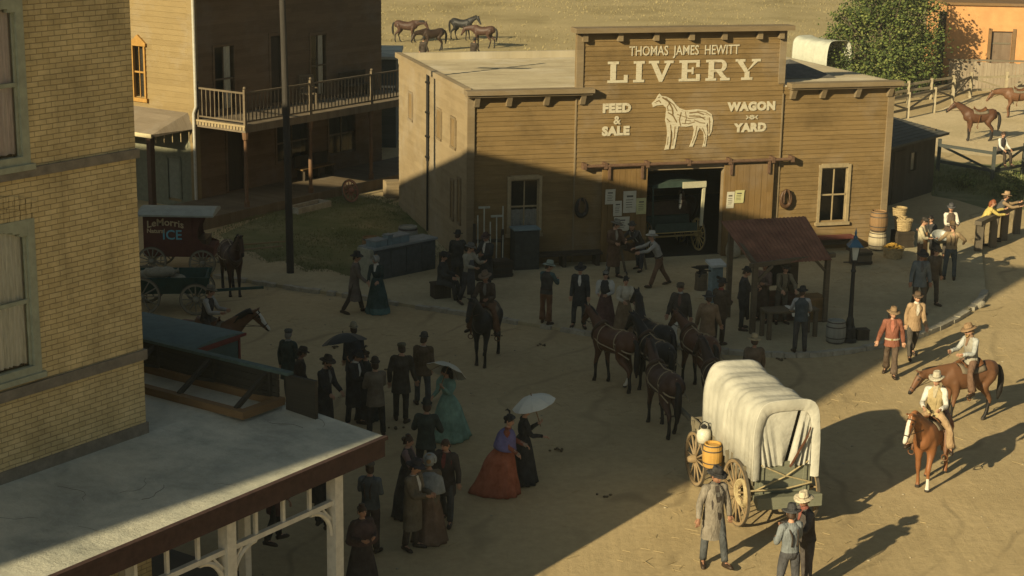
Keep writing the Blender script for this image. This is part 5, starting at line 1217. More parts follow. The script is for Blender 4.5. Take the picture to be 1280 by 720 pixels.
# ---- barrels, baskets and sacks beside the barn's right corner
BGp = 'goods stacked at the right corner of the barn'
m_wick = M('wicker', (.36, .27, .14), .35, 14, bump=.8, bscale=40); m_corn = M('corn', (.55, .33, .06), .3, 22, bump=.4)
def basket(loc, r_, h, fill, label, wide=1.2):
    o = tag(empty('basket', loc), label, 'basket', 'baskets stacked by the barn')
    b_ = MB(); pr = [(r_ * (1 / wide + (1 - 1 / wide) * t) + .012 * (i % 2), h * t) for i, t in enumerate([q / 10 for q in range(11)])]
    b_.lathe(pr + [(r_ - .03, h), (r_ * .9, h * .85), (.001, h * .84)], n=22); b_.build('weave', m_wick, o)
    b_ = MB(); b_.torus((0, 0, h), (0, 0, 1), r_ + .005, .02, 22, 6); b_.build('rim', m_wick, o)
    if fill:
        f = MB()
        for k in range(70):
            a = rnd.uniform(0, 6.28); d = r_ * .82 * math.sqrt(rnd.random()); z = h * .88 + (r_ * .85 - d) * .55 + rnd.uniform(-.02, .03); an_ = rnd.uniform(0, 6.28); L_ = .1
            f.tube([(d * math.cos(a) - L_ * math.cos(an_), d * math.sin(a) - L_ * math.sin(an_), z), (d * math.cos(a), d * math.sin(a), z + .02), (d * math.cos(a) + L_ * math.cos(an_), d * math.sin(a) + L_ * math.sin(an_), z)], [.015, .034, .012], 6)
        f.build('corn', fill, o, smooth=True)
    return o
def stand(px, py, z=gz_):
    g_ = G(px, py, z); return Vector((g_.x, g_.y, z))
q = stand(1096, 312)
barrel(q, .62, .3, WOOD('pale_barrel_staves', (.36, .30, .2), (.46, .4, .28), .09, vertical=True), 'pale barrel under the brown one against the barn corner', BGp)
barrel(q + Vector((0, 0, .63)), .68, .3, w_barrel, 'brown barrel stacked on a pale barrel at the right corner of the barn', BGp)
q = stand(1116, 322); basket(q, .34, .34, m_corn, 'wide basket heaped with yellow corn in front of the barrels')
q = stand(1127, 308)
MB_ = MB(); MB_.bb(-.3, .3, -.25, .25, 0, .55); o = empty('wooden_crate', q, .3); tag(o, 'dark wooden crate behind the corn basket by the barn corner', 'crate', BGp); MB_.build('box', w_dark, o)
mb = MB()
for z in (.03, .25, .46): mb.bb(-.32, .32, -.27, -.25, z, z + .06)
mb.build('slats', w_dark, o)
basket(q + Vector((0, 0, .56)), .3, .36, m_wick, 'round basket on the dark crate behind the corn')
basket(q + Vector((-.08, .3, .95)), .24, .3, None, 'small empty basket topmost of the stack by the barn corner')
q = stand(1075, 330); o = tag(empty('wooden_crate', q, .3), 'low dark crate standing under the right barn window', 'crate', BGp); MB().bb(-.3, .3, -.2, .2, 0, .45).build('box', w_fp, o)
mb = MB(); mb.bb(-.32, .32, -.22, -.2, .04, .12); mb.bb(-.32, .32, -.22, -.2, .32, .4); mb.build('slats', w_dark, o)
o = tag(empty('red_bench', lv(12.1, -.42, gz_), LRZ), 'dark red bench under the right barn window', 'bench'); MB().bb(-.95, .95, -.2, .2, .45, .52).build('seat', M('red_seat_paint', (.13, .04, .03), .25, 6), o); MB().bb(-.95, .95, .12, .18, .2, .45).build('backboard', w_fp, o)
for x in (-.85, .85): MB().bb(x - .05, x + .05, -.17, .17, 0, .45).build('leg', w_fp, o)
q = stand(1044, 428); barrel(q, .62, .27, w_gbar, 'grey water barrel beside the base of the street lamp')
q = stand(1077, 424); o = tag(empty('small_box', q, .2), 'small dark box on the ground right of the street lamp', 'box'); MB().bb(-.16, .16, -.13, .13, 0, .26).build('box', w_dark, o); MB().bb(-.17, .17, -.14, .14, .26, .29).build('lid', w_dark, o)
# ---- blue grey pump by the shelter
q = stand(893, 376); pm = tag(empty('water_pump', q, LRZ), 'blue grey boxed water pump left of the forge shelter', 'pump')
m_blue = M('blue_grey_paint', (.16, .22, .24), .25, 6)
mb = MB(); mb.bb(-.16, .16, -.16, .16, 0, 1.05); mb.bb(-.22, .22, -.22, .22, 0, .1); mb.build('pump_box', m_blue, pm)
mb = MB(); mb.add([(-.24, -.24, 1.05), (.24, -.24, 1.05), (.24, .24, 1.13), (-.24, .24, 1.13), (-.24, -.24, 1.12), (.24, -.24, 1.12), (.24, .24, 1.2), (-.24, .24, 1.2)], [(3, 2, 1, 0), (4, 5, 6, 7), (0, 1, 5, 4), (1, 2, 6, 5), (2, 3, 7, 6), (3, 0, 4, 7)]); mb.build('pump_lid', M('pale_zinc', (.42, .45, .44), .15, 6), pm)
mb = MB(); mb.tube([(-.16, 0, .9), (-.4, -.05, .95), (-.55, -.08, .75)], .025, 6); mb.tube([(0, -.16, .75), (0, -.38, .75), (0, -.42, .6)], .045, 8); mb.build('handle', m_black, pm)
q = stand(876, 362); an_o = tag(empty('anvil', q, .4), 'black anvil on a wooden stump near the pump', 'anvil')
MB().lathe([(.2, 0), (.18, .25), (.19, .5)], n=12).build('stump', w_fp, an_o)
mb = MB(); mb.bb(-.14, .14, -.07, .07, .5, .56); mb.bb(-.07, .07, -.05, .05, .56, .64); mb.bb(-.16, .2, -.06, .06, .64, .74); mb.tube([(-.16, 0, .69), (-.36, 0, .72)], [.05, .01], 8); mb.build('anvil_body', m_black, an_o)
mb = MB(); mb.lathe([(.16, 0), (.24, .1), (.25, .3), (.2, .5), (.09, .58), (.12, .66)], n=14); q = stand(894, 314, gz_); o = mb.build('grain_sack', m_sack, loc=lv(8.75, -.5, gz_), smooth=True); tag(o, 'tied grain sack standing right of the barn doorway', 'sack')
# ---- zinc counter and goods in the shade left of the barn
c0, c1 = G(468, 352, gz_), G(545, 336, gz_); cdv = (c1 - c0).normalized(); ca = math.atan2(cdv.y, cdv.x); cl = (c1 - c0).length
ct = tag(empty('market_counter', (c0.x, c0.y, gz_), ca), 'long blue grey panelled counter with a zinc top left of the barn', 'counter')
MB().bb(0, cl, .03, .62, 0, .94).build('cabinet', M('slate_blue_paint', (.075, .085, .088), .3, 5), ct)
MB().bb(-.05, cl + .05, -.03, .68, .94, 1.0).build('counter_top', M('zinc_top', (.21, .23, .23), .25, 5), ct)
mb = MB()
for k in range(4): mb.bb(k * cl / 4 + .05, (k + 1) * cl / 4 - .05, 0.0, .03, .1, .86)
mb.build('panel', M('slate_panel_paint', (.068, .077, .08), .3, 5), ct)
MB().bb(-.16, -.02, .0, .6, 0, .98).build('end_panel', M('pale_panel_paint', (.30, .30, .23), .2, 5), ct)
def ctp(x, y): return Vector((c0.x, c0.y, 0)) + Vector((math.cos(ca), math.sin(ca), 0)) * x + Vector((-math.sin(ca), math.cos(ca), 0)) * y
for x, y, sx, sy, sz_, lb in ((.35, .3, .5, .4, .18, 'shallow grey tray at the left end of the counter top'), (1.15, .34, .75, .42, .2, 'largest grey lidded box in the middle of the counter'), (.72, .2, .2, .2, .3, 'small upright tin standing on the counter between two boxes')):
    o = tag(empty('tin_box', ctp(x, y) + Vector((0, 0, gz_ + 1.0)), ca + .1), lb, 'box', 'boxes on the counter'); MB().bb(-sx / 2, sx / 2, -sy / 2, sy / 2, 0, sz_).build('box', m_blue, o); MB().bb(-sx / 2 - .02, sx / 2 + .02, -sy / 2 - .02, sy / 2 + .02, sz_, sz_ + .03).build('lid', MATS['zinc_top'], o)
barrel(ctp(2.3, 1.1) + Vector((0, 0, gz_)), 1.2, .34, w_gbar, 'tall grey barrel behind the right end of the counter')
barrel(ctp(1.3, 1.7) + Vector((0, 0, gz_)), .9, .3, w_barrel, 'dark brown barrel against the barn wall behind the counter')
q = lv(1.75, -.45, gz_); o = tag(empty('tall_cabinet', q, LRZ), 'tall dark box cabinet below the left barn window', 'cabinet')
MB().bb(-.4, .4, -.25, .25, 0, 1.25).build('carcass', m_darkin if False else M('dark_cabinet', (.035, .038, .035), .3, 5), o); MB().bb(-.43, .43, -.28, .28, 1.25, 1.3).build('cabinet_top', m_blue, o)
for s in (-1, 1): MB().bb(min(0, s * .38), max(0, s * .38), -.27, -.25, .1, 1.2).build('door', M('dark_cabinet_door', (.042, .045, .04), .3, 5), o)
q = lv(.55, -.55, gz_); o = tag(empty('tool_rack', q, LRZ), 'rack of pale handled tools leaning at the left barn corner', 'rack')
mb = MB(); mb.bb(-.5, .5, -.05, .05, .9, 1.0); mb.bar((-.45, 0, 0), (-.45, 0, 1.5), .08, .08); mb.bar((.45, 0, 0), (.45, 0, 1.3), .08, .08); mb.build('frame', w_dark, o)
m_bone = M('pale_wood', (.34, .34, .28), .2, 6)
for k in range(5):
    x = -.4 + .2 * k; b_ = MB(); hgt = rnd.uniform(1.5, 2.1); b_.tube([(x, -.2, 0), (x + .05, -.04, 1.0), (x + .08, .1, hgt)], .02, 6)
    if k % 2: b_.bar((x - .1, .1, hgt), (x + .26, .1, hgt), .05, .06)
    b_.build('tool', m_bone, o)
for u, v_, sx, sz_, lb in ((.1, -1.5, .5, .62, 'dark crate beside the tool rack at the barn corner'), (.75, -1.25, .6, .5, 'dark crate heaped with tools before the left barn corner'), (-.75, -.9, .55, .7, 'grey box behind the seated figure at the end of the counter')):
    o = tag(empty('wooden_crate', lv(u, v_, gz_), LRZ + .1), lb, 'crate', 'crates at the left barn corner'); MB().bb(-sx / 2, sx / 2, -.25, .25, 0, sz_).build('box', w_dark, o)
    mb = MB(); 
    for z in (.04, sz_ * .45, sz_ - .1): mb.bb(-sx / 2 - .02, sx / 2 + .02, -.27, -.25, z, z + .07)
    mb.build('slats', w_sgn, o)
o = tag(empty('low_wagon_tongue_bench', lv(3.0, -.45, gz_), LRZ), 'long low dark bench along the foot of the barn front', 'bench'); o.name = 'low_bench'
MB().bb(-1.25, 1.25, -.22, .22, .36, .44).build('seat', w_dark, o)
for x in (-1.1, 0, 1.1): MB().bb(x - .06, x + .06, -.2, .2, 0, .36).build('leg', w_dark, o)
q = lv(4.95, -1.3, gz_); o = tag(empty('saw_horse', q, LRZ + .2), 'low saw horse carrying a saddle by the left barn door', 'sawhorse')
MB().bar((-.45, 0, .72), (.45, 0, .72), .1, .1).build('beam', w_fp, o)
for x in (-.38, .38):
    for s in (-1, 1): MB().bar((x, s * .03, .7), (x + .03, s * .28, 0), .06, .05).build('leg', w_fp, o)
mb = MB(); rs = []
for i in range(9):
    t = i / 8; x = -.28 + .56 * t; up_ = .16 * (2 * t - 1) ** 2 + (.06 if i == 8 else 0)
    rs.append([(x, .22 * math.sin(a), .62 + up_ + .2 * math.cos(a)) for a in [R(-115 + 230 * j / 12) for j in range(13)]])
vs = [p for r_ in rs for p in r_]; mb.add(vs, [(i * 13 + j, (i + 1) * 13 + j, (i + 1) * 13 + j + 1, i * 13 + j + 1) for i in range(8) for j in range(12)])
o2 = mb.build('saddle', m_leather, loc=q, rz=LRZ + .2, smooth=True); o2.modifiers.new('thickness', 'SOLIDIFY').thickness = .03; tag(o2, 'dark saddle thrown over the saw horse by the barn door', 'saddle')

q = G(490, 246, gz_); o = tag(empty('packing_crate', (q.x, q.y, gz_), R(20)), 'pale packing crate in a patch of sun at the rear corner of the barn', 'crate')
MB().bb(-.28, .28, -.25, .25, 0, .62).build('box', w_side, o); mb = MB()
for z in (.02, .28, .54): mb.bb(-.3, .3, -.27, -.25, z, z + .07)
mb.build('battens', w_side, o)
# ------------------------------------------------------------------ shed, corral, fences, adobe house, trees
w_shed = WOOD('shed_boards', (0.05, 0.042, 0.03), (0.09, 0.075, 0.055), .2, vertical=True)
s0, s1 = G(1107, 258), G(1165, 240); sd = (s1 - s0); sa = math.atan2(sd.y, sd.x); sl = sd.length
shed = tag(empty('board_shed', (s0.x, s0.y, 0), sa), 'small dark plank shed with a sloping roof right of the barn', 'shed')
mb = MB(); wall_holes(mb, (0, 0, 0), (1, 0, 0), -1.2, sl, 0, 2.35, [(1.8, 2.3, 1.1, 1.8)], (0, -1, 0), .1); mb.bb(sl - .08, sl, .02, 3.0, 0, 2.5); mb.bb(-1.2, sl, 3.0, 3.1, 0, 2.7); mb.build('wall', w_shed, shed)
mb = MB(); mb.add([(-1.4, -.4, 2.28), (sl + .3, -.4, 2.28), (sl + .3, 3.4, 2.85), (-1.4, 3.4, 2.85), (-1.4, -.4, 2.36), (sl + .3, -.4, 2.36), (sl + .3, 3.4, 2.93), (-1.4, 3.4, 2.93)], [(3, 2, 1, 0), (4, 5, 6, 7), (0, 1, 5, 4), (1, 2, 6, 5), (2, 3, 7, 6), (3, 0, 4, 7)])
for k in range(14): mb.bar((-1.4, -.4 + 3.8 * k / 14, 2.365 + .57 * k / 14), (sl + .3, -.4 + 3.8 * k / 14, 2.365 + .57 * k / 14), .02, .02)
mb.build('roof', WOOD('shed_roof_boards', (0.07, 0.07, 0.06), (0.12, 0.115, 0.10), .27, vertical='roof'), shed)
f = MB(); f.bb(1.72, 1.8, -.03, .05, 1.05, 1.85); f.bb(2.3, 2.38, -.03, .05, 1.05, 1.85); f.bb(1.8, 2.3, -.03, .05, 1.8, 1.86); f.bb(1.8, 2.3, -.05, .05, 1.04, 1.1); fo = f.build('window', w_shed, shed)
MB().quad((1.8, .03, 1.1), (2.3, .03, 1.1), (2.3, .03, 1.8), (1.8, .03, 1.8)).build('pane', GLASS(), fo); MB().bb(1.75, 2.35, .1, .12, 1.05, 1.85).build('blind', m_curt, fo)
f = MB(); f.bb(.4, 1.3, -.035, .0, 0, 2.0); f.build('door', WOOD('shed_door', (.055, .042, .028), (.09, .07, .048), .18, vertical=True), shed)
w_rail = WOOD('fence_rails', (0.12, 0.10, 0.07), (0.20, 0.17, 0.12), .12, seg=4)
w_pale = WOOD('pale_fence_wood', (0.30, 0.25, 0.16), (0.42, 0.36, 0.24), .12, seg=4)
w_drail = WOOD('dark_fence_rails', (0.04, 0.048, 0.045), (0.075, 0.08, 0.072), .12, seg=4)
def fence(name, pts, hgt, rails, label, mat, posts_m=None, cross=True, nper=2.4, pw=.13, rw=(.06, .12)):
    o = tag(empty(name, (pts[0].x, pts[0].y, 0)), label, 'fence'); p0 = Vector((pts[0].x, pts[0].y, 0)); prev = None; tops = []
    for a, b_ in zip(pts, pts[1:]):
        n = max(1, round((b_ - a).length / nper))
        for k in range(n):
            tops.append(a + (b_ - a) * (k / n))
    tops.append(pts[-1]); tops = [t - p0 for t in tops]
    for t in tops:
        h_ = hgt * rnd.uniform(1.02, 1.12); mb = MB(); mb.bar((t.x, t.y, 0), (t.x + rnd.uniform(-.02, .02), t.y, h_), pw, pw); mb.build('post', posts_m or mat, o)
    for i, (a, b_) in enumerate(zip(tops, tops[1:])):
        mb = MB()
        for z in rails: mb.bar((a.x, a.y, z + rnd.uniform(-.03, .03)), (b_.x, b_.y, z + rnd.uniform(-.03, .03)), *rw)
        if cross: mb.bar((a.x, a.y, rails[0] if i % 2 else rails[-1]), (b_.x, b_.y, rails[-1] if i % 2 else rails[0]), .05, .09)
        mb.build('rails', mat, o)
    return o
fence('corral_fence', [G(1100, 155), G(1167, 141), G(1212, 122)], 1.3, (.45, 1.15), 'braced rail fence running along the back left side of the sandy corral', w_rail, w_pale, nper=2.9)
fence('corral_back_fence', [G(1213, 121), G(1300, 117)], 1.2, (.35, 1.05), 'pale braced rail fence behind the grazing horse at the far side of the corral', w_pale, nper=2.0)
fence('paddock_fence', [G(1105, 133), G(1190, 120)], 1.1, (.3, .65, 1.0), 'weathered three rail fence below the big green tree', w_pale, nper=2.4, cross=False)
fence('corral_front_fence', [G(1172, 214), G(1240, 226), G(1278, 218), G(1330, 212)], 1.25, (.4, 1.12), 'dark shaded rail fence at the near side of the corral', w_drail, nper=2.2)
hr = tag(empty('hitching_rail', (G(1222, 317).x, G(1222, 317).y, 0)), 'stout dark timber hitching rail where two people lean in the sun', 'hitching rail'); h0 = G(1222, 317)
hp = [G(1222, 317), G(1240, 309), G(1254, 300), G(1270, 292)]
for p in hp:
    q = p - h0; MB().bb(q.x - .11, q.x + .11, q.y - .11, q.y + .11, 0, 1.0).build('post', WOOD('hitch_timber', (.09, .075, .055), (.15, .125, .09), .3, vertical=True, seg=6), hr)
a, b_ = hp[0] - h0, hp[-1] - h0; d = (b_ - a).normalized()
MB().bar(a - d * .2 + Vector((0, 0, 1.06)), b_ + d * .25 + Vector((0, 0, 1.06)), .24, .14).build('beam', MATS['hitch_timber'], hr)
# plank fence and adobe house
f0, f1 = G(1184, 113), G(1320, 116); fd = f1 - f0; fa_ = math.atan2(fd.y, fd.x)
pf = tag(empty('board_fence', (f0.x, f0.y, 0), fa_), 'tall weathered vertical board fence in front of the orange house', 'fence')
mb = MB(); x = 0
while x < fd.length:
    wd = rnd.uniform(.17, .24); mb.bb(x, x + wd - .012, 0, .03 + rnd.uniform(0, .01), 0, 1.62 + rnd.uniform(-.05, .05)); x += wd
mb.build('boards', WOOD('old_fence_boards', (0.22, 0.175, 0.125), (0.36, 0.30, 0.22), .2, vertical=True, stain=.5), pf)
MB().bb(-.1, fd.length, -.02, .1, 1.68, 1.78).build('cap_rail', w_rail, pf)
m_orange = M('orange_render', (0.52, 0.27, 0.11), .10, 1.5, c2=(0.58, 0.31, 0.13)); 
ho = f0 + Vector((-math.sin(fa_), math.cos(fa_), 0)) * 2.4
hs_ = tag(empty('adobe_house', (ho.x, ho.y, 0), fa_), 'orange rendered house with a plank door behind the board fence', 'house')
mb = MB(); wall_holes(mb, (0, 0, 0), (1, 0, 0), .1, 12, 0, 4.6, [(2.75, 3.95, .3, 3.15)], (0, -1, 0), .25); mb.bb(.12, .3, .02, 6, 0, 4.6); mb.bb(11.8, 12, .02, 6, 0, 4.6); mb.bb(.3, 11.8, 5.8, 6, 0, 4.6); mb.build('wall', m_orange, hs_)
mb = MB(); mb.bb(0, 12.2, -.15, 6.1, 4.6, 4.75); mb.build('roof', w_base, hs_)
mb = MB(); mb.bb(2.75, 3.95, .16, .22, .3, 3.15); d_ = mb.build('door', WOOD('adobe_door_boards', (.15, .105, .07), (.23, .17, .12), .2, vertical=True), hs_)
mb = MB(); mb.bb(2.8, 3.9, .13, .16, 1.1, 1.2); mb.bb(2.8, 3.9, .13, .16, 2.4, 2.5); mb.build('battens', w_rail, d_)
mb = MB(); mb.bb(2.57, 2.75, -.06, .1, .2, 3.3); mb.bb(3.95, 4.13, -.06, .1, .2, 3.3); mb.build('door_frame', w_base, hs_)
mb = MB(); mb.bb(-.25, .1, -.1, .3, 0, 4.2); mb.build('corner_post', w_dark, hs_)
# ---- trees
m_leaf_d = M('leaf_dark', (0.042, 0.062, 0.016), .4, .8, rough=.7); m_leaf_m = M('leaf_mid', (0.085, 0.112, 0.026), .4, .8, rough=.7); m_leaf_l = M('leaf_light', (0.15, 0.165, 0.045), .35, .8, rough=.7)
m_bark = M('bark', (0.09, 0.07, 0.05), .3, 7, bump=.8)
def tree(loc, blobs, label, name='broadleaf_tree', nleaf=9000, trunk_h=1.2, leaf=.15, group=None, limbs=True, tw=.2):
    o = tag(empty(name, loc), label, 'tree', group)
    mb = MB(); mb.tube([(0, 0, -.1), (.05, 0, trunk_h * .5), (-.02, .05, trunk_h)], [tw * 1.3, tw, tw * .85], 10)
    for bx, by, bz, br in blobs:
        mb.tube([(0, 0, trunk_h * .8), (bx * .4, by * .4, trunk_h + (bz - trunk_h) * .45), (bx, by, bz)], [tw * .55, tw * .32, .03], 7)
        for k in range(4):
            a = rnd.uniform(0, 6.28); e = rnd.uniform(-.2, .9); mb.tube([(bx * .5, by * .5, trunk_h + (bz - trunk_h) * .5), (bx + br * .8 * math.cos(a) * math.cos(e), by + br * .8 * math.sin(a) * math.cos(e), bz + br * .8 * math.sin(e))], [tw * .2, .012], 5)
    mb.build('trunk', m_bark, o, smooth=True)
    tot = sum(b_[3] ** 2 for b_ in blobs); cm = MB()
    for bx, by, bz, br in blobs:
        n = int(nleaf * br ** 2 / tot); ncl = max(8, int(n / 26))
        for c_ in range(ncl):
            d = Vector((rnd.gauss(0, 1), rnd.gauss(0, 1), rnd.gauss(0, 1))).normalized(); rr = br * (rnd.random() ** .4) * rnd.uniform(.75, 1.12)
            cc = Vector((bx, by, bz)) + Vector((d.x * rr, d.y * rr, d.z * rr * .85)); mi = rnd.choice((0, 0, 1, 1, 1, 2)); cs = leaf * rnd.uniform(1.2, 2.6)
            for k in range(26):
                p = cc + Vector((rnd.gauss(0, cs), rnd.gauss(0, cs), rnd.gauss(0, cs * .7))); s = leaf * rnd.uniform(.5, 1.1)
                u = Vector((rnd.gauss(0, 1), rnd.gauss(0, 1), rnd.gauss(0, .7))).normalized(); v_ = u.orthogonal().normalized() * s * .45
                m2 = mi if rnd.random() < .75 else rnd.choice((0, 1, 2))
                cm.add([p - u * s * .5, p + v_, p + u * s * .5, p - v_], [(0, 1, 2, 3)], m2)
    cm.build('crown', [m_leaf_d, m_leaf_m, m_leaf_l], o)
    return o
tp = G(1108, 117)
tree((tp.x, tp.y, 0), [(-1.6, 0, 1.9, 1.6), (0, -.6, 2.3, 1.9), (1.6, .2, 2.0, 1.7), (-.8, .8, 3.6, 1.9), (1.0, .6, 3.7, 1.8), (0, 0, 4.9, 1.5), (2.1, .4, 3.1, .9), (-2.3, .6, 3.2, 1.1), (0, -1, 1.2, 1.3), (1.9, -.4, 1.1, 1.0), (-1.8, -.3, 1.0, 1.0), (-2.9, 0, 1.9, .8), (-2.6, .3, 4.2, .7), (1.9, .2, 4.9, .8), (-1.1, 0, 5.6, .8), (.9, .3, 5.9, .7)], 'large dense green tree behind the corral fence', nleaf=21000, trunk_h=1.1, leaf=.17)
for i, (px, py, s, lb) in enumerate(((1080, 62, 1.1, 'dark tree beyond the distant covered wagon'), (1140, 40, 1.3, 'dark tree left of the orange house'))):
    p = G(px, py); h_ = 1.5 * s
    tree((p.x, p.y, 0), [(-.9 * s, 0, h_ + .5 * s, .8 * s), (.8 * s, .2, h_ + .5 * s, .9 * s), (0, 0, h_ + 1.2 * s, 1.0 * s), (.2, .4, h_ + 2.0 * s, .8 * s)], lb, 'scrub_tree', 2600, h_, .19, 'trees in the dry field', tw=.13)
def shrub(loc, r_, label):
    o = tag(empty('shrub', loc), label, 'shrub', 'shrubs'); st = MB(); cm = MB()
    for k in range(14):
        a = rnd.uniform(0, 6.28); e = Vector((math.cos(a) * r_ * rnd.uniform(.4, 1), math.sin(a) * r_ * rnd.uniform(.4, 1), r_ * rnd.uniform(.5, 1.1))); st.tube([(0, 0, 0), e * .5 + Vector((0, 0, .05)), e], [.02, .014, .006], 5)
        for q in range(34):
            p = e * rnd.uniform(.4, 1.05) + Vector((rnd.gauss(0, .07), rnd.gauss(0, .07), rnd.gauss(0, .06))); s = rnd.uniform(.06, .12); u = Vector((rnd.gauss(0, 1), rnd.gauss(0, 1), rnd.gauss(0, .7))).normalized(); v_ = u.orthogonal().normalized() * s * .45
            cm.add([p - u * s * .5, p + v_, p + u * s * .5, p - v_], [(0, 1, 2, 3)], rnd.choice((0, 1, 1, 2)))
    st.build('stems', m_bark, o); cm.build('foliage', [m_leaf_d, m_leaf_m, m_leaf_l], o)
for px, py, r_, lb in ((1258, 248, .6, 'low green bush on the sunny verge beyond the hitching rail'), (1205, 236, .5, 'shaded bush on the verge right of the shed'), (1276, 240, .7, 'pale bush at the right edge of the verge'), (1190, 112, .5, 'dark bush at the left end of the board fence')):
    p = G(px, py); shrub((p.x, p.y, 0), r_, lb)
# far dark shed seen between saloon and barn
q = Vector((-7.6, 74.5, 0)); o = tag(empty('distant_shed', q, R(2)), 'dark blue grey building seen in the gap between saloon and barn', 'building')
mb = MB(); siding(mb, (0, 0, 0), (1, 0, 0), -2.4, 2.4, 0, 3.9, [], nrm=(0, -1, 0), pitch=.2); mb.bb(-2.4, 2.4, .03, .2, 0, 3.9); mb.bb(-2.4, 2.4, .2, 4, 0, 3.8); mb.build('wall', WOOD('blue_grey_boards', (.07, .085, .085), (.12, .135, .13), .2), o)
MB().bb(-2.6, 2.6, -.3, 4.2, 3.9, 4.02).build('roof', m_tar, o)
mb = MB()
for k in range(13): mb.bb(-2.4 + k * .39, -2.36 + k * .39, -1.1, -1.06, 2.1, 2.8)
mb.bb(-2.4, 2.4, -1.12, -1.04, 2.78, 2.86); mb.bb(-2.4, 2.4, -1.2, 0, 2.0, 2.1); mb.build('gallery', m_white, o)
# ------------------------------------------------------------------ people
def cloth(c, name=None):
    key = name or 'cloth_%d_%d_%d' % tuple(int(x * 1000) for x in c)
    if key in MATS: return MATS[key]
    m = M(key, c, .34, 4, rough=.92, bump=.0, spec=.12, c2=[.92 * x + .03 for x in c])
    t = m.node_tree; n, l = t.nodes, t.links; tc = n.new('ShaderNodeTexCoord'); mp = n.new('ShaderNodeMapping'); mp.inputs['Scale'].default_value = (1, 1, .35); l.new(tc.outputs['Object'], mp.inputs[0])
    nz = n.new('ShaderNodeTexNoise'); nz.inputs['Scale'].default_value = 13; nz.inputs['Detail'].default_value = 3; nz.inputs['Distortion'].default_value = 1.2; l.new(mp.outputs[0], nz.inputs['Vector'])
    bp = n.new('ShaderNodeBump'); bp.inputs['Strength'].default_value = .9; bp.inputs['Distance'].default_value = .035; l.new(nz.outputs['Fac'], bp.inputs['Height']); l.new(bp.outputs[0], n['Principled BSDF'].inputs['Normal'])
    return m
m_skin = M('skin', (.44, .25, .16), .08, 9, rough=.6); m_skin2 = M('tanned_skin', (.30, .155, .095), .1, 9, rough=.6)
m_eye = M('eyes', (.03, .025, .02), .2, 9, rough=.4); m_lip = M('lips', (.30, .11, .09), .1, 9)
HAIR = {'brown': M('brown_hair', (.045, .026, .015), .35, 22, rough=.6), 'black': M('black_hair', (.012, .010, .009), .3, 22, rough=.55), 'red': M('red_hair', (.20, .065, .025), .3, 22, rough=.6), 'grey': M('grey_hair', (.22, .20, .17), .25, 22), 'fair': M('fair_hair', (.25, .16, .07), .3, 22)}
m_boot = M('boot_leather', (.035, .022, .014), .35, 9, rough=.5)

class Sk: pass
def skeleton(h=1.74, lean=0, side=0, head=(0, 0), L=(0, 4, 0), Rr=(0, 4, 0), la=(4, 8, 12, 4), ra=(4, 8, 12, 4), sit=None, twist=0):
    """joints in metres; forward is -y, the figure's left is +x. legs (flex, spread, knee); arms (flex, spread, elbow, forearm spread); sit = pelvis height"""
    s = h / 1.74; k = Sk(); k.s = s
    def legv(f, a, sd): f, a = R(f), R(a); return Vector((sd * math.sin(a), -math.sin(f) * math.cos(a), -math.cos(f) * math.cos(a)))
    legs = {}
    for sd, (f, a, kn) in ((1, L), (-1, Rr)):
        d1 = legv(f, a, sd); d2 = legv(f - kn, a * (.3 if sit is None else .15), sd); legs[sd] = (d1, d2, f - kn)
    drop = max(-(d1.z * .43 + d2.z * .42) for d1, d2, _ in legs.values()) * s + .085 * s
    pz = drop + .0 if sit is None else sit
    k.pel = Vector((0, 0, pz)); hipz = Vector((0, 0, pz))
    ln, sdl = R(lean), R(side)
    up = Vector((math.sin(sdl), -math.sin(ln), math.cos(ln) * math.cos(sdl))).normalized()
    up2 = Vector((math.sin(sdl) * 1.1, -math.sin(ln * 1.15), math.cos(ln * 1.15))).normalized()
    k.up = up; k.waist = k.pel + up * .16 * s; k.chest = k.waist + up * .22 * s; k.neck = k.chest + up2 * .175 * s; k.hb = k.neck + (up2 * .6 + Vector((0, -.12, .5))).normalized() * .058 * s
    rx = Vector((math.cos(R(twist)), math.sin(R(twist)), 0)); k.rx = (rx - up * rx.dot(up)).normalized(); k.fw = k.rx.cross(up) * -1
    if k.fw.y > 0: k.fw = -k.fw
    k.hip = {}; k.knee = {}; k.ank = {}; k.toe = {}; k.sh = {}; k.el = {}; k.wr = {}; k.hd = {}
    for sd in (1, -1):
        d1, d2, fl = legs[sd]
        k.hip[sd] = k.pel + Vector((sd * .088 * s, 0, -.0)); k.knee[sd] = k.hip[sd] + d1 * .43 * s; k.ank[sd] = k.knee[sd] + d2 * .42 * s
        tf = Vector((sd * .3, -1, 0)).normalized()
        down = max(-55, min(25, fl * .6)) if sit is None else 0
        k.toe[sd] = k.ank[sd] + (tf * math.cos(R(down)) + Vector((0, 0, math.sin(R(down))))) * .17 * s + Vector((0, 0, -.05 * s))
        k.sh[sd] = k.chest + up2 * .105 * s + k.rx * sd * .175 * s
        f, a, e, a2 = la if sd > 0 else ra
        def arm(f, a): f, a = R(f), R(a); v = Vector((0, 0, 0)); return k.rx * sd * math.sin(a) * 1.0 + Vector((0, -math.sin(f + ln * .5) * math.cos(a), -math.cos(f + ln * .5) * math.cos(a)))
        k.el[sd] = k.sh[sd] + arm(f, a).normalized() * .285 * s; k.wr[sd] = k.el[sd] + arm(f + e, a2).normalized() * .25 * s; k.hd[sd] = arm(f + e, a2).normalized()
    k.head = head
    return k

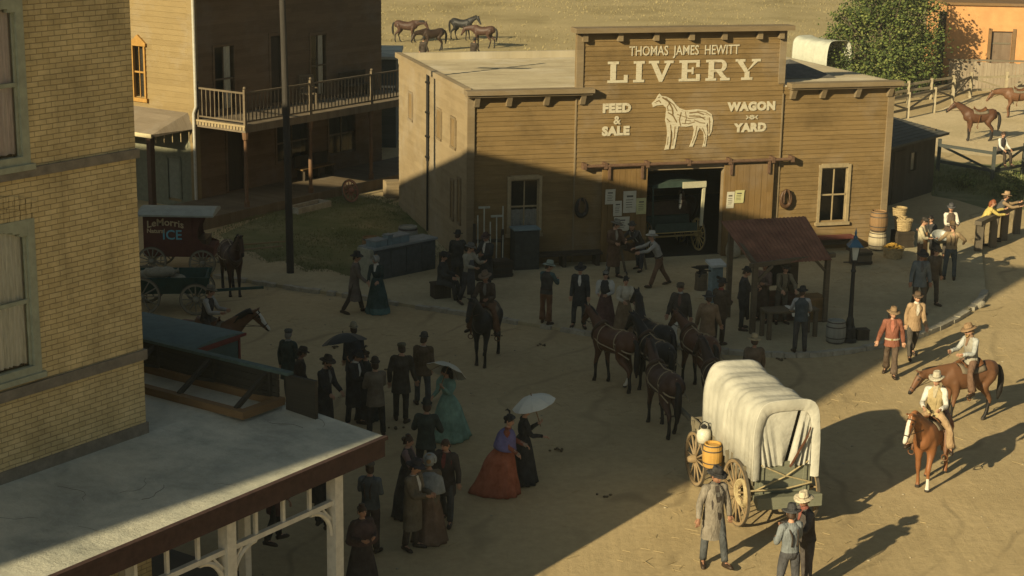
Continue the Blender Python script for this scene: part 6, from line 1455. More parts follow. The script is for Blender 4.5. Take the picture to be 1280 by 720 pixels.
def hand_mesh(mb, p, d, s, side, curl=28, mi=0):
    """palm, four unequal fingers with two bends, thumb leaving the side of the palm"""
    d = d.normalized(); acr = d.cross(Vector((0, 1, 0.15)))
    if acr.length < .1: acr = Vector((1, 0, 0))
    acr.normalize(); n_ = acr.cross(d).normalized()
    if n_.y > 0: n_ = -n_; 
    mb.tube([p - d * .02 * s, p + d * .02 * s, p + d * .06 * s, p + d * .095 * s], [(.026 * s, .02 * s), (.036 * s, .017 * s), (.042 * s, .016 * s), (.038 * s, .012 * s)], 8, mi, up=n_)
    for i, (o, L_) in enumerate(((-.030, .072), (-.010, .082), (.011, .077), (.030, .060))):
        b_ = p + d * .088 * s + acr * o * s * -side; pts = [b_]; dd = d.copy(); ang = R(curl * (.8 + .25 * i))
        for q in range(3):
            ax = acr; dd = (Matrix.Rotation(ang * (.5 if q == 0 else .9), 3, ax) @ d) if q == 0 else Matrix.Rotation(ang, 3, ax) @ dd
            pts.append(pts[-1] + dd * L_ * s * (.42, .33, .25)[q])
        mb.tube(pts, [.0095 * s, .009 * s, .008 * s, .0062 * s], 5, mi)
    t0 = p + d * .03 * s + acr * -.034 * s * side * -1 * -1
    t0 = p + d * .03 * s - acr * .034 * s * side * -1
    o = (acr * side).normalized()
    t0 = p + d * .03 * s - o * -.034 * s
    mb.tube([p + d * .02 * s + o * .02 * s, t0 + o * .01 * s, t0 + (d * .75 + o * .6).normalized() * .035 * s, t0 + (d * .9 + o * .35).normalized() * .062 * s], [.014 * s, .0125 * s, .0105 * s, .008 * s], 6, mi)

def head_mesh(mb, k, skin=0):
    s = k.s; yaw, pit = R(k.head[0]), R(k.head[1])
    rot = Matrix.Rotation(yaw, 3, 'Z') @ Matrix.Rotation(pit, 3, 'X')
    k.hrot = rot; c = k.hb + rot @ Vector((0, -.012, .095)) * s; k.hc = c
    nu, nv = 18, 13; rs = []
    for i in range(1, nv):
        t = math.pi * i / nv; z = -math.cos(t); r_ = math.sin(t); row = []
        for j in range(nu):
            a = 2 * math.pi * j / nu; ca, sa = math.cos(a), math.sin(a)   # a = 0 is forward
            x = sa * r_ * .076; y = -ca * r_ * .098; zz = z * .122
            if z < 0: x *= 1 - .30 * (-z) ** 1.4; y = y * (1 - .28 * (-z)) - .014 * (-z) * max(ca, 0)
            else: y += .012 * z
            if ca > .5 and -.25 < z < .12: y += .006 * (1 - abs(sa))           # eye level set back under the brow
            row.append(c + rot @ (Vector((x, y, zz)) * s))
        rs.append(row)
    mb.rings(rs, skin)
    P = lambda x, y, z: c + rot @ (Vector((x, y, z)) * s)
    mb.add([P(-.011, -.094, .018), P(.011, -.094, .018), P(.019, -.092, -.036), P(-.019, -.092, -.036), P(0, -.126, -.030), P(0, -.100, .02), P(0, -.1, -.044)], [(0, 5, 4, 3), (5, 1, 2, 4), (3, 4, 6), (4, 2, 6), (0, 1, 5)], skin)   # nose
    for sd in (-1, 1):
        mb.sphere(P(sd * .031, -.087, .006), (.013 * s, .008 * s, .007 * s), 8, 5, 1)                   # eye
        mb.tube([P(sd * .014, -.098, .026), P(sd * .032, -.096, .031), P(sd * .05, -.084, .026)], .0055 * s, 5, 1)   # brow
        mb.sphere(P(sd * .077, .006, -.006), (.009 * s, .018 * s, .032 * s), 8, 6, skin, rot)                  # ear
    mb.tube([P(-.024, -.088, -.064), P(0, -.098, -.062), P(.024, -.088, -.064)], [.004 * s, .0075 * s, .004 * s], 6, 2)   # mouth
    return P

def body_mesh(name, k, root, skin, hands=True):
    """the skin surface: one grown hull over the skeleton plus head and hands, kept as one mesh"""
    s = k.s; vs, es, rad = [], [], []
    def v(p, r_): vs.append(p); rad.append(r_ if isinstance(r_, tuple) else (r_, r_)); return len(vs) - 1
    pel = v(k.pel + Vector((0, 0, .02 * s)), (.13 * s, .10 * s)); wa = v(k.waist, (.115 * s, .085 * s)); ch = v(k.chest, (.135 * s, .095 * s)); sh = v(k.chest.lerp(k.neck, .55), (.105 * s, .075 * s)); nk = v(k.neck, .056 * s); hb = v(k.hb + (k.hb - k.neck) * .4, .05 * s)
    es += [(pel, wa), (wa, ch), (ch, sh), (sh, nk), (nk, hb)]
    for sd in (1, -1):
        a = v(k.sh[sd] - k.rx * sd * .02 * s, .05 * s); b_ = v(k.el[sd], .036 * s); c = v(k.wr[sd], .025 * s); es += [(sh, a), (a, b_), (b_, c)]
        h_ = v(k.hip[sd] - Vector((0, 0, .05 * s)), .075 * s); n_ = v(k.knee[sd], .05 * s); q = v(k.ank[sd], .036 * s); t = v(k.toe[sd] + Vector((0, 0, .012 * s)), .026 * s); es += [(pel, h_), (h_, n_), (n_, q), (q, t)]
    me = bpy.data.meshes.new(name + '_hull'); me.from_pydata([tuple(p) for p in vs], es, []); me.update()
    o = bpy.data.objects.new(name, me); col.objects.link(o)
    md = o.modifiers.new('skin', 'SKIN'); md.use_smooth_shade = True; md.branch_smoothing = .4
    sl = me.skin_vertices[0].data
    for i, r_ in enumerate(rad): sl[i].radius = r_
    sl[0].use_root = True
    sb = o.modifiers.new('sub', 'SUBSURF'); sb.levels = sb.render_levels = 1
    dg = bpy.context.evaluated_depsgraph_get(); ev = o.evaluated_get(dg); m2 = ev.to_mesh()
    mb = MB(); mb.add([tuple(p.co) for p in m2.vertices], [tuple(p.vertices) for p in m2.polygons], 0); ev.to_mesh_clear()
    bpy.data.objects.remove(o); bpy.data.meshes.remove(me)
    k.P = head_mesh(mb, k)
    for sd in (1, -1): hand_mesh(mb, k.wr[sd], k.hd[sd], s, sd)
    return mb.build(name, [skin, m_eye, m_lip], root, smooth=True)

def oring(c, rx, fw, a, b_, n=18, wob=0, ph=0, kk=7):
    return [c + rx * math.cos(2 * math.pi * j / n) * a * (1 + wob * math.sin(kk * 2 * math.pi * j / n + ph)) + fw * math.sin(2 * math.pi * j / n) * b_ * (1 + wob * math.sin(kk * 2 * math.pi * j / n + ph)) for j in range(n)]

import mathutils
def wrinkle(mb, amp=.010, f=9.0):
    o = Vector((rnd.uniform(0, 50), rnd.uniform(0, 50), rnd.uniform(0, 50)))
    mb.v = [tuple(Vector(v) + mathutils.noise.noise_vector(Vector((v[0] * f, v[1] * f, v[2] * f * .55)) + o) * amp) for v in mb.v]
    return mb
def torso_shell(mb, k, fat=1.0, hem=.16, flare=1.0, fem=False, extra=0, top=True, wob=.02):
    s = k.s; X, F = k.rx, k.fw; e = extra
    rs = []; w_ = .78 if fem else 1.0
    ph = rnd.uniform(0, 6)
    if hem > 0:
        for t in ([1, .66, .33] if hem > .2 else [1, .5]):
            z = k.pel - Vector((0, 0, hem * t * s)) + k.up * 0; f = 1 + (flare - 1) * t
            rs.append(oring(z, X, F, (.178 + e) * s * f * (1.0 if not fem else .95), (.135 + e) * s * f * fat, wob=wob * (1 + t), ph=ph))
    rs.append(oring(k.pel + k.up * .04 * s, X, F, (.172 + e) * s * (fat if fat > 1 else 1), (.128 + e) * s * fat, wob=wob, ph=ph))
    rs.append(oring(k.waist, X, F, (.158 * w_ + e) * s * fat, (.118 * w_ + e) * s * fat, wob=wob, ph=ph + 1))
    rs.append(oring(k.waist.lerp(k.chest, .5), X, F, (.168 * (w_ * .5 + .5) + e) * s * (fat * .5 + .5), (.128 + e) * s * fat, wob=wob * .6, ph=ph))
    rs.append(oring(k.chest + F * (.012 * s if fem else 0), X, F, (.182 + e) * s * (.92 if fem else 1), (.132 + (.014 if fem else 0) + e) * s, wob=wob * .4, ph=ph))
    if top:
        rs.append(oring(k.chest.lerp(k.neck, .52), X, F, (.182 + e) * s * (.9 if fem else 1), (.102 + e) * s)); rs.append(oring(k.chest.lerp(k.neck, .8), X, F, (.125 + e) * s, (.08 + e) * s)); rs.append(oring(k.neck + k.up * .012 * s, X, F, (.066 + e) * s, (.064 + e) * s))
    mb.rings(rs, cap=False)

def sleeves(mb, k, r_=1.0, upto=1.0, puff=0):
    s = k.s
    for sd in (1, -1):
        a, b_, c = k.sh[sd] - k.rx * sd * .012 * s, k.el[sd], k.wr[sd]
        if upto < 1: c = b_.lerp(c, upto * 2 - 1) if upto > .5 else b_
        i0 = k.chest.lerp(k.neck, .74) + k.rx * sd * .05 * s; i1 = k.chest.lerp(k.neck, .66) + k.rx * sd * .125 * s
        mb.tube([i0, i1, a, a.lerp(b_, .3), b_, b_.lerp(c, .5), c], [.05 * s, .066 * s * r_, (.074 + puff * .02) * s * r_, (.067 + puff * .045) * s * r_, .056 * s * r_, .05 * s * r_, .043 * s * r_], 10, sub=2)

def trousers(k, root, mat, r_=1.0, chaps=False):
    s = k.s; mb = MB(); X, F = k.rx, k.fw
    mb.rings([oring(k.pel - Vector((0, 0, .09 * s)), X, F, .155 * s, .11 * s), oring(k.pel, X, F, .166 * s, .12 * s), oring(k.waist - k.up * .02 * s, X, F, .15 * s, .108 * s)])
    for sd in (1, -1):
        h_, n_, a = k.hip[sd], k.knee[sd], k.ank[sd]; w_ = 1.25 if chaps else 1.0
        mb.tube([h_ + Vector((0, 0, .0)), h_.lerp(n_, .35), n_, n_.lerp(a, .45), n_.lerp(a, .93)], [.093 * s * r_, .09 * s * r_, .068 * s * r_, .066 * s * r_ * w_, .062 * s * r_ * w_ * w_], 12, sub=1)
    return wrinkle(mb, .011, 11).build('trousers', mat, root, smooth=True)

def boots(k, root, mat):
    s = k.s
    for sd in (1, -1):
        a, t, n_ = k.ank[sd], k.toe[sd], k.knee[sd]; mb = MB()
        d = (t - a).normalized(); dn = (a - n_).normalized()
        mb.tube([n_.lerp(a, .55), n_.lerp(a, .85), a + dn * .02 * s, a + dn * .045 * s], [.056 * s, .05 * s, .047 * s, .044 * s], 9)
        heel = a - Vector((d.x, d.y, 0)) * .06 * s + dn * .05 * s
        mb.tube([heel, a + dn * .035 * s, a.lerp(t, .5) + dn * .018 * s, t + dn * .004 * s, t + d * .045 * s], [(.036 * s, .036 * s), (.046 * s, .052 * s), (.047 * s, .050 * s), (.045 * s, .040 * s), (.024 * s, .02 * s)], 10)
        mb.build('boot', mat, root, smooth=True)

def hat(k, root, style, mat, band=None):
    s = k.s; P = k.P; mb = MB(); tl = rnd.uniform(-.06, .06)
    def ringat(z, a, b_, curl=0, n=22, y0=0.0, droop=0):
        out = []
        for j in range(n):
            t = 2 * math.pi * j / n; out.append(P(a * math.sin(t), y0 - b_ * math.cos(t), z + curl * abs(math.sin(t)) ** 3 - droop * math.cos(t) ** 2 + tl * a * math.sin(t)))
        return out
    if style in ('wide', 'stetson', 'low'):
        br = {'wide': .085, 'stetson': .075, 'low': .06}[style]; cr = {'wide': .12, 'stetson': .135, 'low': .10}[style]
        cu = .035 if style == 'stetson' else .012
        mb.rings([ringat(.055, .082, .104), ringat(.057, .084 + br * .5, .106 + br * .5, cu * .3, droop=.004), ringat(.05, .084 + br, .106 + br, cu, droop=.014), ringat(.062, .084 + br, .106 + br, cu, droop=.014), ringat(.069, .085 + br * .5, .107 + br * .5, cu * .3, droop=.004), ringat(.07, .085, .107), ringat(.07 + cr * .55, .078, .1), ringat(.07 + cr * .92, .066, .088), ringat(.07 + cr, .04, .06), ringat(.07 + cr * .86, .02, .04)], cap=True)
        bn = ringat(.072, .0865, .1085), ringat(.098, .0845, .1065)
    elif style == 'bowler':
        mb.rings([ringat(.055, .08, .1), ringat(.06, .112, .132, .018), ringat(.068, .112, .132, .018), ringat(.07, .084, .106), ringat(.12, .084, .106), ringat(.165, .072, .092), ringat(.19, .045, .06), ringat(.196, .015, .02)])
        bn = ringat(.072, .0865, .1085), ringat(.095, .0865, .1085)
    elif style == 'cap':
        mb.rings([ringat(.045, .081, .103), ringat(.085, .098, .12), ringat(.12, .085, .105), ringat(.132, .04, .05)]); mb.rings([ringat(.048, .06, .03, y0=-.11), ringat(.06, .058, .03, y0=-.108)]); bn = None
    elif style == 'bonnet':
        mb.rings([ringat(-.06, .088, .1, y0=.02), ringat(.03, .098, .115, y0=.015), ringat(.10, .088, .105, y0=.01), ringat(.145, .05, .06, y0=.01)])
        rs = []
        for q in range(2): rs.append([P((.098 + .04 * q) * math.sin(t), -.06 - .06 * q, .02 + (.105 + .035 * q) * math.cos(t)) for t in [R(-125 + 250 * j / 14) for j in range(15)]])
        vs = [p for r_ in rs for p in r_]; mb.add(vs, [(j, j + 1, j + 16, j + 15) for j in range(14)]); bn = None
    else:   # small lady's hat with a plume
        mb.rings([ringat(.075, .05, .06, y0=-.01), ringat(.08, .10, .115, .02, y0=-.01), ringat(.088, .10, .115, .02, y0=-.01), ringat(.09, .06, .07, y0=-.01), ringat(.14, .05, .06, y0=-.01), ringat(.15, .02, .02, y0=-.01)])
        mb.tube([P(.02, .02, .12), P(.03, .04, .2), P(.02, .09, .23), P(.0, .13, .2)], [.01 * s, .025 * s, .025 * s, .006 * s], 6); bn = None
    ho = mb.build('hat', mat, root, smooth=True)
    if bn and band: b_ = MB(); b_.rings(list(bn), cap=False); b_.build('hat_band', band, ho, smooth=True)
    return ho

def hair(k, root, style, mat):
    s, P = k.s, k.P; mb = MB(); rs = []
    n = 18
    for i in range(8):
        t = i / 7; row = []
        for j in range(n):
            a = 2 * math.pi * j / n; back = (1 - math.cos(a)) / 2       # 0 forward, 1 back
            low = .045 - (.125 if style != 'bald' else .10) * back ** .8
            z = .13 - (.13 - low) * t; rr = math.sqrt(max(0, 1 - (max(z, -.05) / .131) ** 2)) if z > 0 else 1.0
            row.append(P(.082 * math.sin(a) * max(rr, .12), .004 - .103 * math.cos(a) * max(rr, .12) + (.006 if z < 0 else 0), z))
        rs.append(row)
    mb.rings(rs, cap=True)
    if style == 'bun':
        mb.sphere(P(0, .105, .035), (.05 * s, .045 * s, .05 * s), 10, 8); mb.sphere(P(0, .02, .125), (.06 * s, .06 * s, .035 * s), 10, 6)
    if style == 'long':
        mb.tube([P(0, .07, .05), P(0, .105, -.04), P(0, .10, -.14), P(0, .09, -.24)], [(.07 * s, .05 * s), (.085 * s, .045 * s), (.08 * s, .035 * s), (.03 * s, .015 * s)], 10, up=(0, 1, 0))
    if style == 'beard':
        mb.tube([P(-.06, -.045, -.05), P(-.03, -.085, -.10), P(0, -.095, -.115), P(.03, -.085, -.10), P(.06, -.045, -.05)], [.014 * s, .022 * s, .028 * s, .022 * s, .014 * s], 8); mb.tube([P(-.03, -.098, -.053), P(0, -.106, -.05), P(.03, -.098, -.053)], .008 * s, 6)
    if style == 'moustache': mb.tube([P(-.035, -.092, -.06), P(0, -.107, -.05), P(.035, -.092, -.06)], [.004 * s, .011 * s, .004 * s], 6)
    return mb.build('hair', mat, root, smooth=True)

def skirt(k, root, mat, length=None, w=.40, bustle=.0, train=0, folds=11, hemc=None):
    s = k.s; mb = MB(); n = 44; rs = []; L_ = (k.waist.z - .015) if length is None else length
    for i in range(13):
        t = i / 12; a = (.13 + (w - .13) * (t ** .72)) * s; z = k.waist.z - L_ * t; row = []
        cc = k.waist.lerp(Vector((0, 0, 0)), t)
        for j in range(n):
            th = 2 * math.pi * j / n; f = 1 + (.075 * t ** .6) * math.sin(folds * th + 1.3 * math.sin(2 * th)) + .02 * math.sin(23 * th) * t
            bk = max(0, math.sin(th)) * bustle * math.sin(min(1, t * 2.2) * math.pi / 2) + max(0, math.sin(th)) ** 2 * train * t ** 3
            row.append(Vector((cc.x + math.cos(th) * a * f, cc.y + math.sin(th) * a * f * .95 + bk, max(z, .012))))
        rs.append(row)
    mb.rings(rs, cap=True); o = wrinkle(mb, .016, 6).build('skirt', mat, root, smooth=True)
    if hemc:
        b_ = MB(); b_.rings([[p * 1.0 + Vector((p.x, p.y, 0)).normalized() * .008 for p in r_] for r_ in rs[10:13]], cap=False); b_.build('hem_band', hemc, o, smooth=True)
    return o

NPEOPLE = []
def person(at, face, label, coat=None, coat_hem=.16, flare=1.1, shirt=None, vest=None, tr=None, hatd=None, hair_c='brown', hair_s='short', h=1.74, fat=1.0, skirt_c=None, skirt_w=.40, bustle=.0, train=0, apron=None, scarf=None, belt=None, braces=None, collar=None, skin=0, boot=None, chaps=False, cape=None, sleeve_up=1.0, gloves=None, hemc=None, group=None, puff=0, bag=None, **pose):
    p = Vector(at); root = tag(empty('person', p, R(face + rnd.uniform(-8, 8))), label, 'person', group)
    pose.setdefault('lean', rnd.uniform(-1, 6)); pose.setdefault('side', rnd.uniform(-3, 3)); pose.setdefault('head', (rnd.uniform(-28, 28), rnd.uniform(-2, 14))); pose.setdefault('twist', rnd.uniform(-7, 7))
    if 'sit' not in pose:
        for q_ in ('la', 'ra', 'L', 'Rr'):
            if q_ in pose: pose[q_] = tuple(v + rnd.uniform(-1, 1) * (7 if q_ in ('la', 'ra') else 2.5) for v in pose[q_])
    k = skeleton(h=h, **pose); s = k.s; fem = skirt_c is not None
    body_mesh('body', k, root, (m_skin, m_skin2)[skin])
    if hair_s: hair(k, root, hair_s, HAIR[hair_c])
    if tr: trousers(k, root, cloth(tr), chaps=chaps)
    if not fem or True: boots(k, root, boot or m_boot)
    if shirt:
        mb = MB(); torso_shell(mb, k, fat, hem=.0 if not fem else 0, fem=fem, extra=-.004); 
        if not coat: sleeves(mb, k, .95, sleeve_up, puff)
        wrinkle(mb, .010, 11).build('shirt' if not fem else 'bodice', cloth(shirt), root, smooth=True)
    if vest:
        mb = MB(); torso_shell(mb, k, fat, hem=.06, fem=fem, extra=.006, wob=.01); mb.v = mb.v; mb.build('waistcoat', cloth(vest), root, smooth=True)
    if coat:
        mb = MB(); torso_shell(mb, k, fat, hem=coat_hem, flare=flare, fem=fem, extra=.012, wob=.025); sleeves(mb, k, 1.12, 1.0, puff)
        c_ = wrinkle(mb, .013, 9).build('coat', cloth(coat), root, smooth=True)
        # open front: shirt and lapels
        if shirt and not fem:
            q = MB(); X, F = k.rx, k.fw
            def fr(pt, hw, off): 
                return [pt + F * off - X * hw, pt + F * off + X * hw]
            rows = [fr(k.neck, .035 * s, .085 * s), fr(k.chest.lerp(k.neck, .5), .05 * s, .122 * s), fr(k.chest, .045 * s, .152 * s), fr(k.waist.lerp(k.chest, .5), .02 * s, .147 * s * fat)]
            q.add([v for r_ in rows for v in r_], [(0, 1, 3, 2), (2, 3, 5, 4), (4, 5, 7, 6)]); q.build('shirt_front', cloth(shirt if not vest else vest), c_)
            q = MB()
            for sd in (-1, 1):
                q.add([k.neck + F * .09 * s + X * sd * .03 * s, k.neck + F * .075 * s + X * sd * .075 * s, k.chest.lerp(k.neck, .4) + F * .128 * s + X * sd * .10 * s, k.chest + F * .158 * s + X * sd * .048 * s, k.waist.lerp(k.chest, .5) + F * .15 * s * fat + X * sd * .02 * s], [(0, 1, 2, 3), (3, 2, 4)])
            q.build('lapels', cloth([x * .85 for x in coat]), c_)
    if skirt_c: skirt(k, root, cloth(skirt_c), w=skirt_w, bustle=bustle, train=train, hemc=cloth(hemc) if hemc else None)
    if belt:
        mb = MB(); mb.rings([oring(k.pel + k.up * (.05 + .045 * i) * s, k.rx, k.fw, (.178 if not coat else .192) * s * max(1, fat), (.134 if not coat else .15) * s * fat) for i in range(2)], cap=False)
        b_ = mb.build('belt', cloth(belt), root)
        q = MB(); c_ = k.pel + k.up * .07 * s + k.fw * .145 * s * fat; q.box(tuple(c_), (.05 * s, .012, .045 * s)); q.build('buckle', M('brass', (.45, .33, .12), .2, 9, rough=.35, metal=.8), b_)
    if collar or scarf:
        mb = MB(); c_ = scarf or collar; mb.rings([oring(k.neck + k.up * (.0 + .03 * i) * s, k.rx, k.fw, (.078 - .012 * i) * s, (.078 - .012 * i) * s) for i in range(3)], cap=False)
        if scarf: mb.add([k.neck + k.fw * .08 * s - k.rx * .05 * s, k.neck + k.fw * .08 * s + k.rx * .05 * s, k.chest + k.fw * .16 * s + k.rx * .02 * s, k.chest + k.fw * .16 * s - k.rx * .025 * s], [(0, 1, 2, 3)])
        mb.build('scarf' if scarf else 'collar', cloth(c_), root, smooth=True)
    if apron:
        mb = MB(); n = 7; rows = []
        for t in (0, .3, .6, 1):
            z = k.chest.z * (1 - t) + .32 * s * t; a = (.10 + .08 * min(1, t * 2)) * s; b_ = (.15 + .05 * t) * s
            base = k.chest.lerp(k.pel, min(1, t * 1.6)) 
            rows.append([Vector((base.x + a * math.sin(R(-65 + 130 * j / n)), base.y - b_ * math.cos(R(-65 + 130 * j / n)) - .01, z)) for j in range(n + 1)])
        vs = [v for r_ in rows for v in r_]; w1 = n + 1; mb.add(vs, [(i * w1 + j, i * w1 + j + 1, (i + 1) * w1 + j + 1, (i + 1) * w1 + j) for i in range(3) for j in range(n)])
        o = mb.build('apron', cloth(apron), root, smooth=True); o.modifiers.new('thickness', 'SOLIDIFY').thickness = .006
    if braces:
        mb = MB()
        for sd in (-1, 1):
            X, F = k.rx, k.fw; mb.tube([k.waist + F * .13 * s + X * sd * .08 * s, k.chest + F * .15 * s + X * sd * .085 * s, k.chest.lerp(k.neck, .75) + X * sd * .1 * s + F * .04 * s + k.up * .02 * s, k.chest - F * .145 * s + X * sd * .06 * s, k.waist - F * .13 * s + X * sd * .05 * s], .014 * s, 5, sub=2)
        mb.build('braces', cloth(braces), root, smooth=True)
    if cape:
        mb = MB(); X, F = k.rx, k.fw; c0_ = k.chest.lerp(k.neck, .9)
        mb.rings([oring(c0_, X, F, .09 * s, .085 * s), oring(k.chest.lerp(k.neck, .5), X, F, .22 * s, .15 * s, wob=.03), oring(k.chest, X, F, .27 * s, .20 * s, wob=.04), oring(k.waist, X, F, .31 * s, .24 * s, wob=.05), oring(k.waist - Vector((0, 0, .06 * s)), X, F, .32 * s, .25 * s, wob=.07, kk=9)], cap=False)
        o = mb.build('shawl', cloth(cape), root, smooth=True); o.modifiers.new('thickness', 'SOLIDIFY').thickness = .008
    if gloves:
        mb = MB()
        for sd in (1, -1): mb.tube([k.el[sd].lerp(k.wr[sd], .6), k.wr[sd], k.wr[sd] + k.hd[sd] * .06 * s], [.045 * s, .04 * s, .045 * s], 9)
        mb.build('gloves', cloth(gloves), root, smooth=True)
    if hatd: hat(k, root, hatd[0], cloth(hatd[1]), cloth([x * .5 for x in hatd[1]]))
    NPEOPLE.append((label, p)); root['_'] = 0; del root['_']
    k.root = root
    return k
def wpos(k, v):
    r_ = k.root; return r_.location + Matrix.Rotation(r_.rotation_euler.z, 3, 'Z') @ v
def parasol(tip, top, r_, mat, label, hmat=None, closed=False):
    """handle runs from the hand (tip) to the crown (top)"""
    tip, top = Vector(tip), Vector(top); d = (top - tip).normalized(); o = tag(empty('parasol', tip), label, 'parasol')
    L_ = (top - tip).length; MB().tube([(0, 0, 0), d * (L_ + .06)], .011, 6).build('handle', hmat or w_base, o)
    x = d.orthogonal().normalized(); y = d.cross(x); n = 32; rs = []
    for i in range(8):
        t = i / 7; row = []
        for j in range(n):
            a = 2 * math.pi * j / n; sc_ = abs(math.sin(a * 4)); rr = r_ * t * (1 - .05 * t * (1 - sc_) ** 2 * 0 - .045 * t * sc_); row.append(d * (L_ - .40 * r_ * t * t - .02 * sc_ * t) + (x * math.cos(a) + y * math.sin(a)) * max(rr, .004))
        rs.append(row)
    c = MB(); c.rings(rs, cap=False); co = c.build('canopy', mat, o, smooth=False); co.modifiers.new('thickness', 'SOLIDIFY').thickness = .006
    rb = MB()
    for j in range(8):
        a = 2 * math.pi * j / 8; e = x * math.cos(a) + y * math.sin(a); rb.tube([d * L_, d * (L_ - .40 * r_ * .25) + e * r_ * .5 - d * .012, d * (L_ - .40 * r_) + e * r_ * .99 - d * .012], .005, 4)
    rb.build('ribs', hmat or w_base, o)
    return o

# ------------------------------------------------------------------ horses
def horse_coat(key, c, c2=None):
    return M(key, c, .22, 2.2, rough=.55, c2=c2, spec=.35)
COATS = {'bay': horse_coat('bay_coat', (.085, .036, .017)), 'dark': horse_coat('dark_brown_coat', (.035, .02, .013)), 'black': horse_coat('black_coat', (.012, .011, .011)), 'chestnut': horse_coat('chestnut_coat', (.21, .085, .032)), 'brown': horse_coat('brown_coat', (.13, .06, .028)), 'ltbay': horse_coat('light_bay_coat', (.17, .08, .035)), 'liver': horse_coat('liver_coat', (.055, .026, .016))}
m_hwhite = M('white_hair', (.58, .54, .46), .1, 9); m_hblack = M('black_horsehair', (.012, .01, .009), .3, 14, rough=.6); m_hoof = M('hoof_horn', (.04, .032, .025), .3, 9)
m_saddle = M('saddle_leather', (.13, .055, .022), .3, 7, rough=.5); m_blanket = M('saddle_blanket', (.16, .13, .09), .3, 9); m_strap = M('pale_strap', (.30, .24, .15), .2, 9)
def horse(at, face, label, coat='bay', legs=((0, 0),) * 4, neck=(55, 0), headp=-50, blaze=False, socks=(), points=True, mane='black', saddle=False, harness=False, bridle=True, s=1.0, group=None, reins_to=None, tail_out=.0, sad_c=None):
    """legs: (swing, bend) for front left, front right, hind left, hind right; neck (elevation, yaw) ; headp elevation of the face line"""
    p = Vector(at); root = tag(empty('horse', p, R(face)), label, 'horse', group); root.scale = (s, s, s)
    mb = MB(); V = Vector
    bar_ = [((.84, 1.20), .07, .12), ((.76, 1.24), .17, .22), ((.60, 1.24), .245, .27), ((.42, 1.21), .265, .285), ((.15, 1.14), .265, .29), ((-.15, 1.12), .275, .30), ((-.38, 1.15), .255, .33), ((-.56, 1.19), .215, .30), ((-.70, 1.17), .15, .22), ((-.77, 1.16), .08, .12)]
    mb.rings([[V((rx * math.cos(2 * math.pi * j / 16), y, z + rz * math.sin(2 * math.pi * j / 16))) for j in range(16)] for (y, z), rx, rz in bar_])
    ne, ny = R(neck[0]), R(neck[1]); n0 = V((0, -.52, 1.27)); nd_ = V((math.sin(ny) * math.cos(ne), -math.cos(ny) * math.cos(ne), math.sin(ne)))
    poll = n0 + nd_ * .78; mid = n0 + nd_ * .42 + V((0, -.0, .03)); upn = V((0, 0, 1)) if ne < 1.2 else V((0, 1, 0))
    mb.tube([n0 - nd_ * .12, n0 + nd_ * .12, mid, n0 + nd_ * .65, poll], [(.15, .28), (.135, .25), (.095, .175), (.075, .135), (.07, .11)], 12, sub=1, up=(0, 0, 1))
    hp = R(headp); hd_ = V((math.sin(ny) * math.cos(hp), -math.cos(ny) * math.cos(hp), math.sin(hp))); hup = (V((0, 0, 1)) - hd_ * hd_.z).normalized()
    mb.tube([poll - hd_ * .04, poll + hd_ * .1, poll + hd_ * .24, poll + hd_ * .42, poll + hd_ * .54, poll + hd_ * .60], [(.072, .095), (.085, .125), (.07, .115), (.052, .072), (.052, .066), (.035, .04)], 12, up=(0, 0, 1))
    rtx = hd_.cross(hup).normalized()
    for sd in (-1, 1): mb.tube([poll + rtx * sd * .05 + hup * .08, poll + rtx * sd * .062 + hup * .15 + hd_ * .01, poll + rtx * sd * .055 + hup * .225 + hd_ * .03], [.026, .032, .006], 7)
    def leg(sd, hind, sw, bend):
        a, b_ = R(sw), R(bend)
        if not hind:
            top = V((sd * .13, -.48, 1.06)); e = top + V((0, .05, -.22)); rot = lambda v, t: V((v.x, v.y * math.cos(t) + v.z * math.sin(t), -v.y * math.sin(t) + v.z * math.cos(t)))
            kn = e + rot(V((0, -.03, -.38)), a); ft = kn + rot(V((0, .0, -.33)), a - b_); hf = ft + rot(V((0, -.045, -.09)), a - b_ * 1.3)
            mb.tube([top + V((-sd * .02, 0, .12)), top, e, e.lerp(kn, .55), kn, kn.lerp(ft, .5), ft, hf], [.11, .13, .10, .062, .056, .038, .047, .05], 10, sub=1)
        else:
            top = V((sd * .14, .52, 1.14)); rot = lambda v, t: V((v.x, v.y * math.cos(t) + v.z * math.sin(t), -v.y * math.sin(t) + v.z * math.cos(t)))
            st_ = top + rot(V((0, -.12, -.27)), a); hk = st_ + rot(V((0, .26, -.34)), a - b_ * .4); ft = hk + rot(V((0, -.03, -.39)), a + b_ * .5); hf = ft + rot(V((0, -.05, -.10)), a + b_)
            mb.tube([top + V((-sd * .02, .05, .12)), top, st_, st_.lerp(hk, .55), hk, hk.lerp(ft, .5), ft, hf], [.16, .185, .135, .082, .062, .042, .049, .052], 10, sub=1)
        mb.lathe([(.055, 0), (.062, -.05)], c=(hf.x, hf.y, max(hf.z, .055)), n=9)
        return hf
    hv = []
    for i, (sd, hind) in enumerate(((1, 0), (-1, 0), (1, 1), (-1, 1))): hv.append(leg(sd, hind, *legs[i]))
    mn = min(v[2] for v in mb.v)
    me = bpy.data.meshes.new('tmp'); me.from_pydata([(a, b_, c - mn) for a, b_, c in mb.v], [], mb.f); me.update()
    o = bpy.data.objects.new('tmp', me); col.objects.link(o)
    eyes = [poll + hd_ * .17 + rtx * sd * .072 + hup * .045 + V((0, 0, -mn)) for sd in (-1, 1)]
    md = o.modifiers.new('r', 'REMESH'); md.mode = 'VOXEL'; md.voxel_size = .026
    sm = o.modifiers.new('s', 'SMOOTH'); sm.factor = .5; sm.iterations = 4
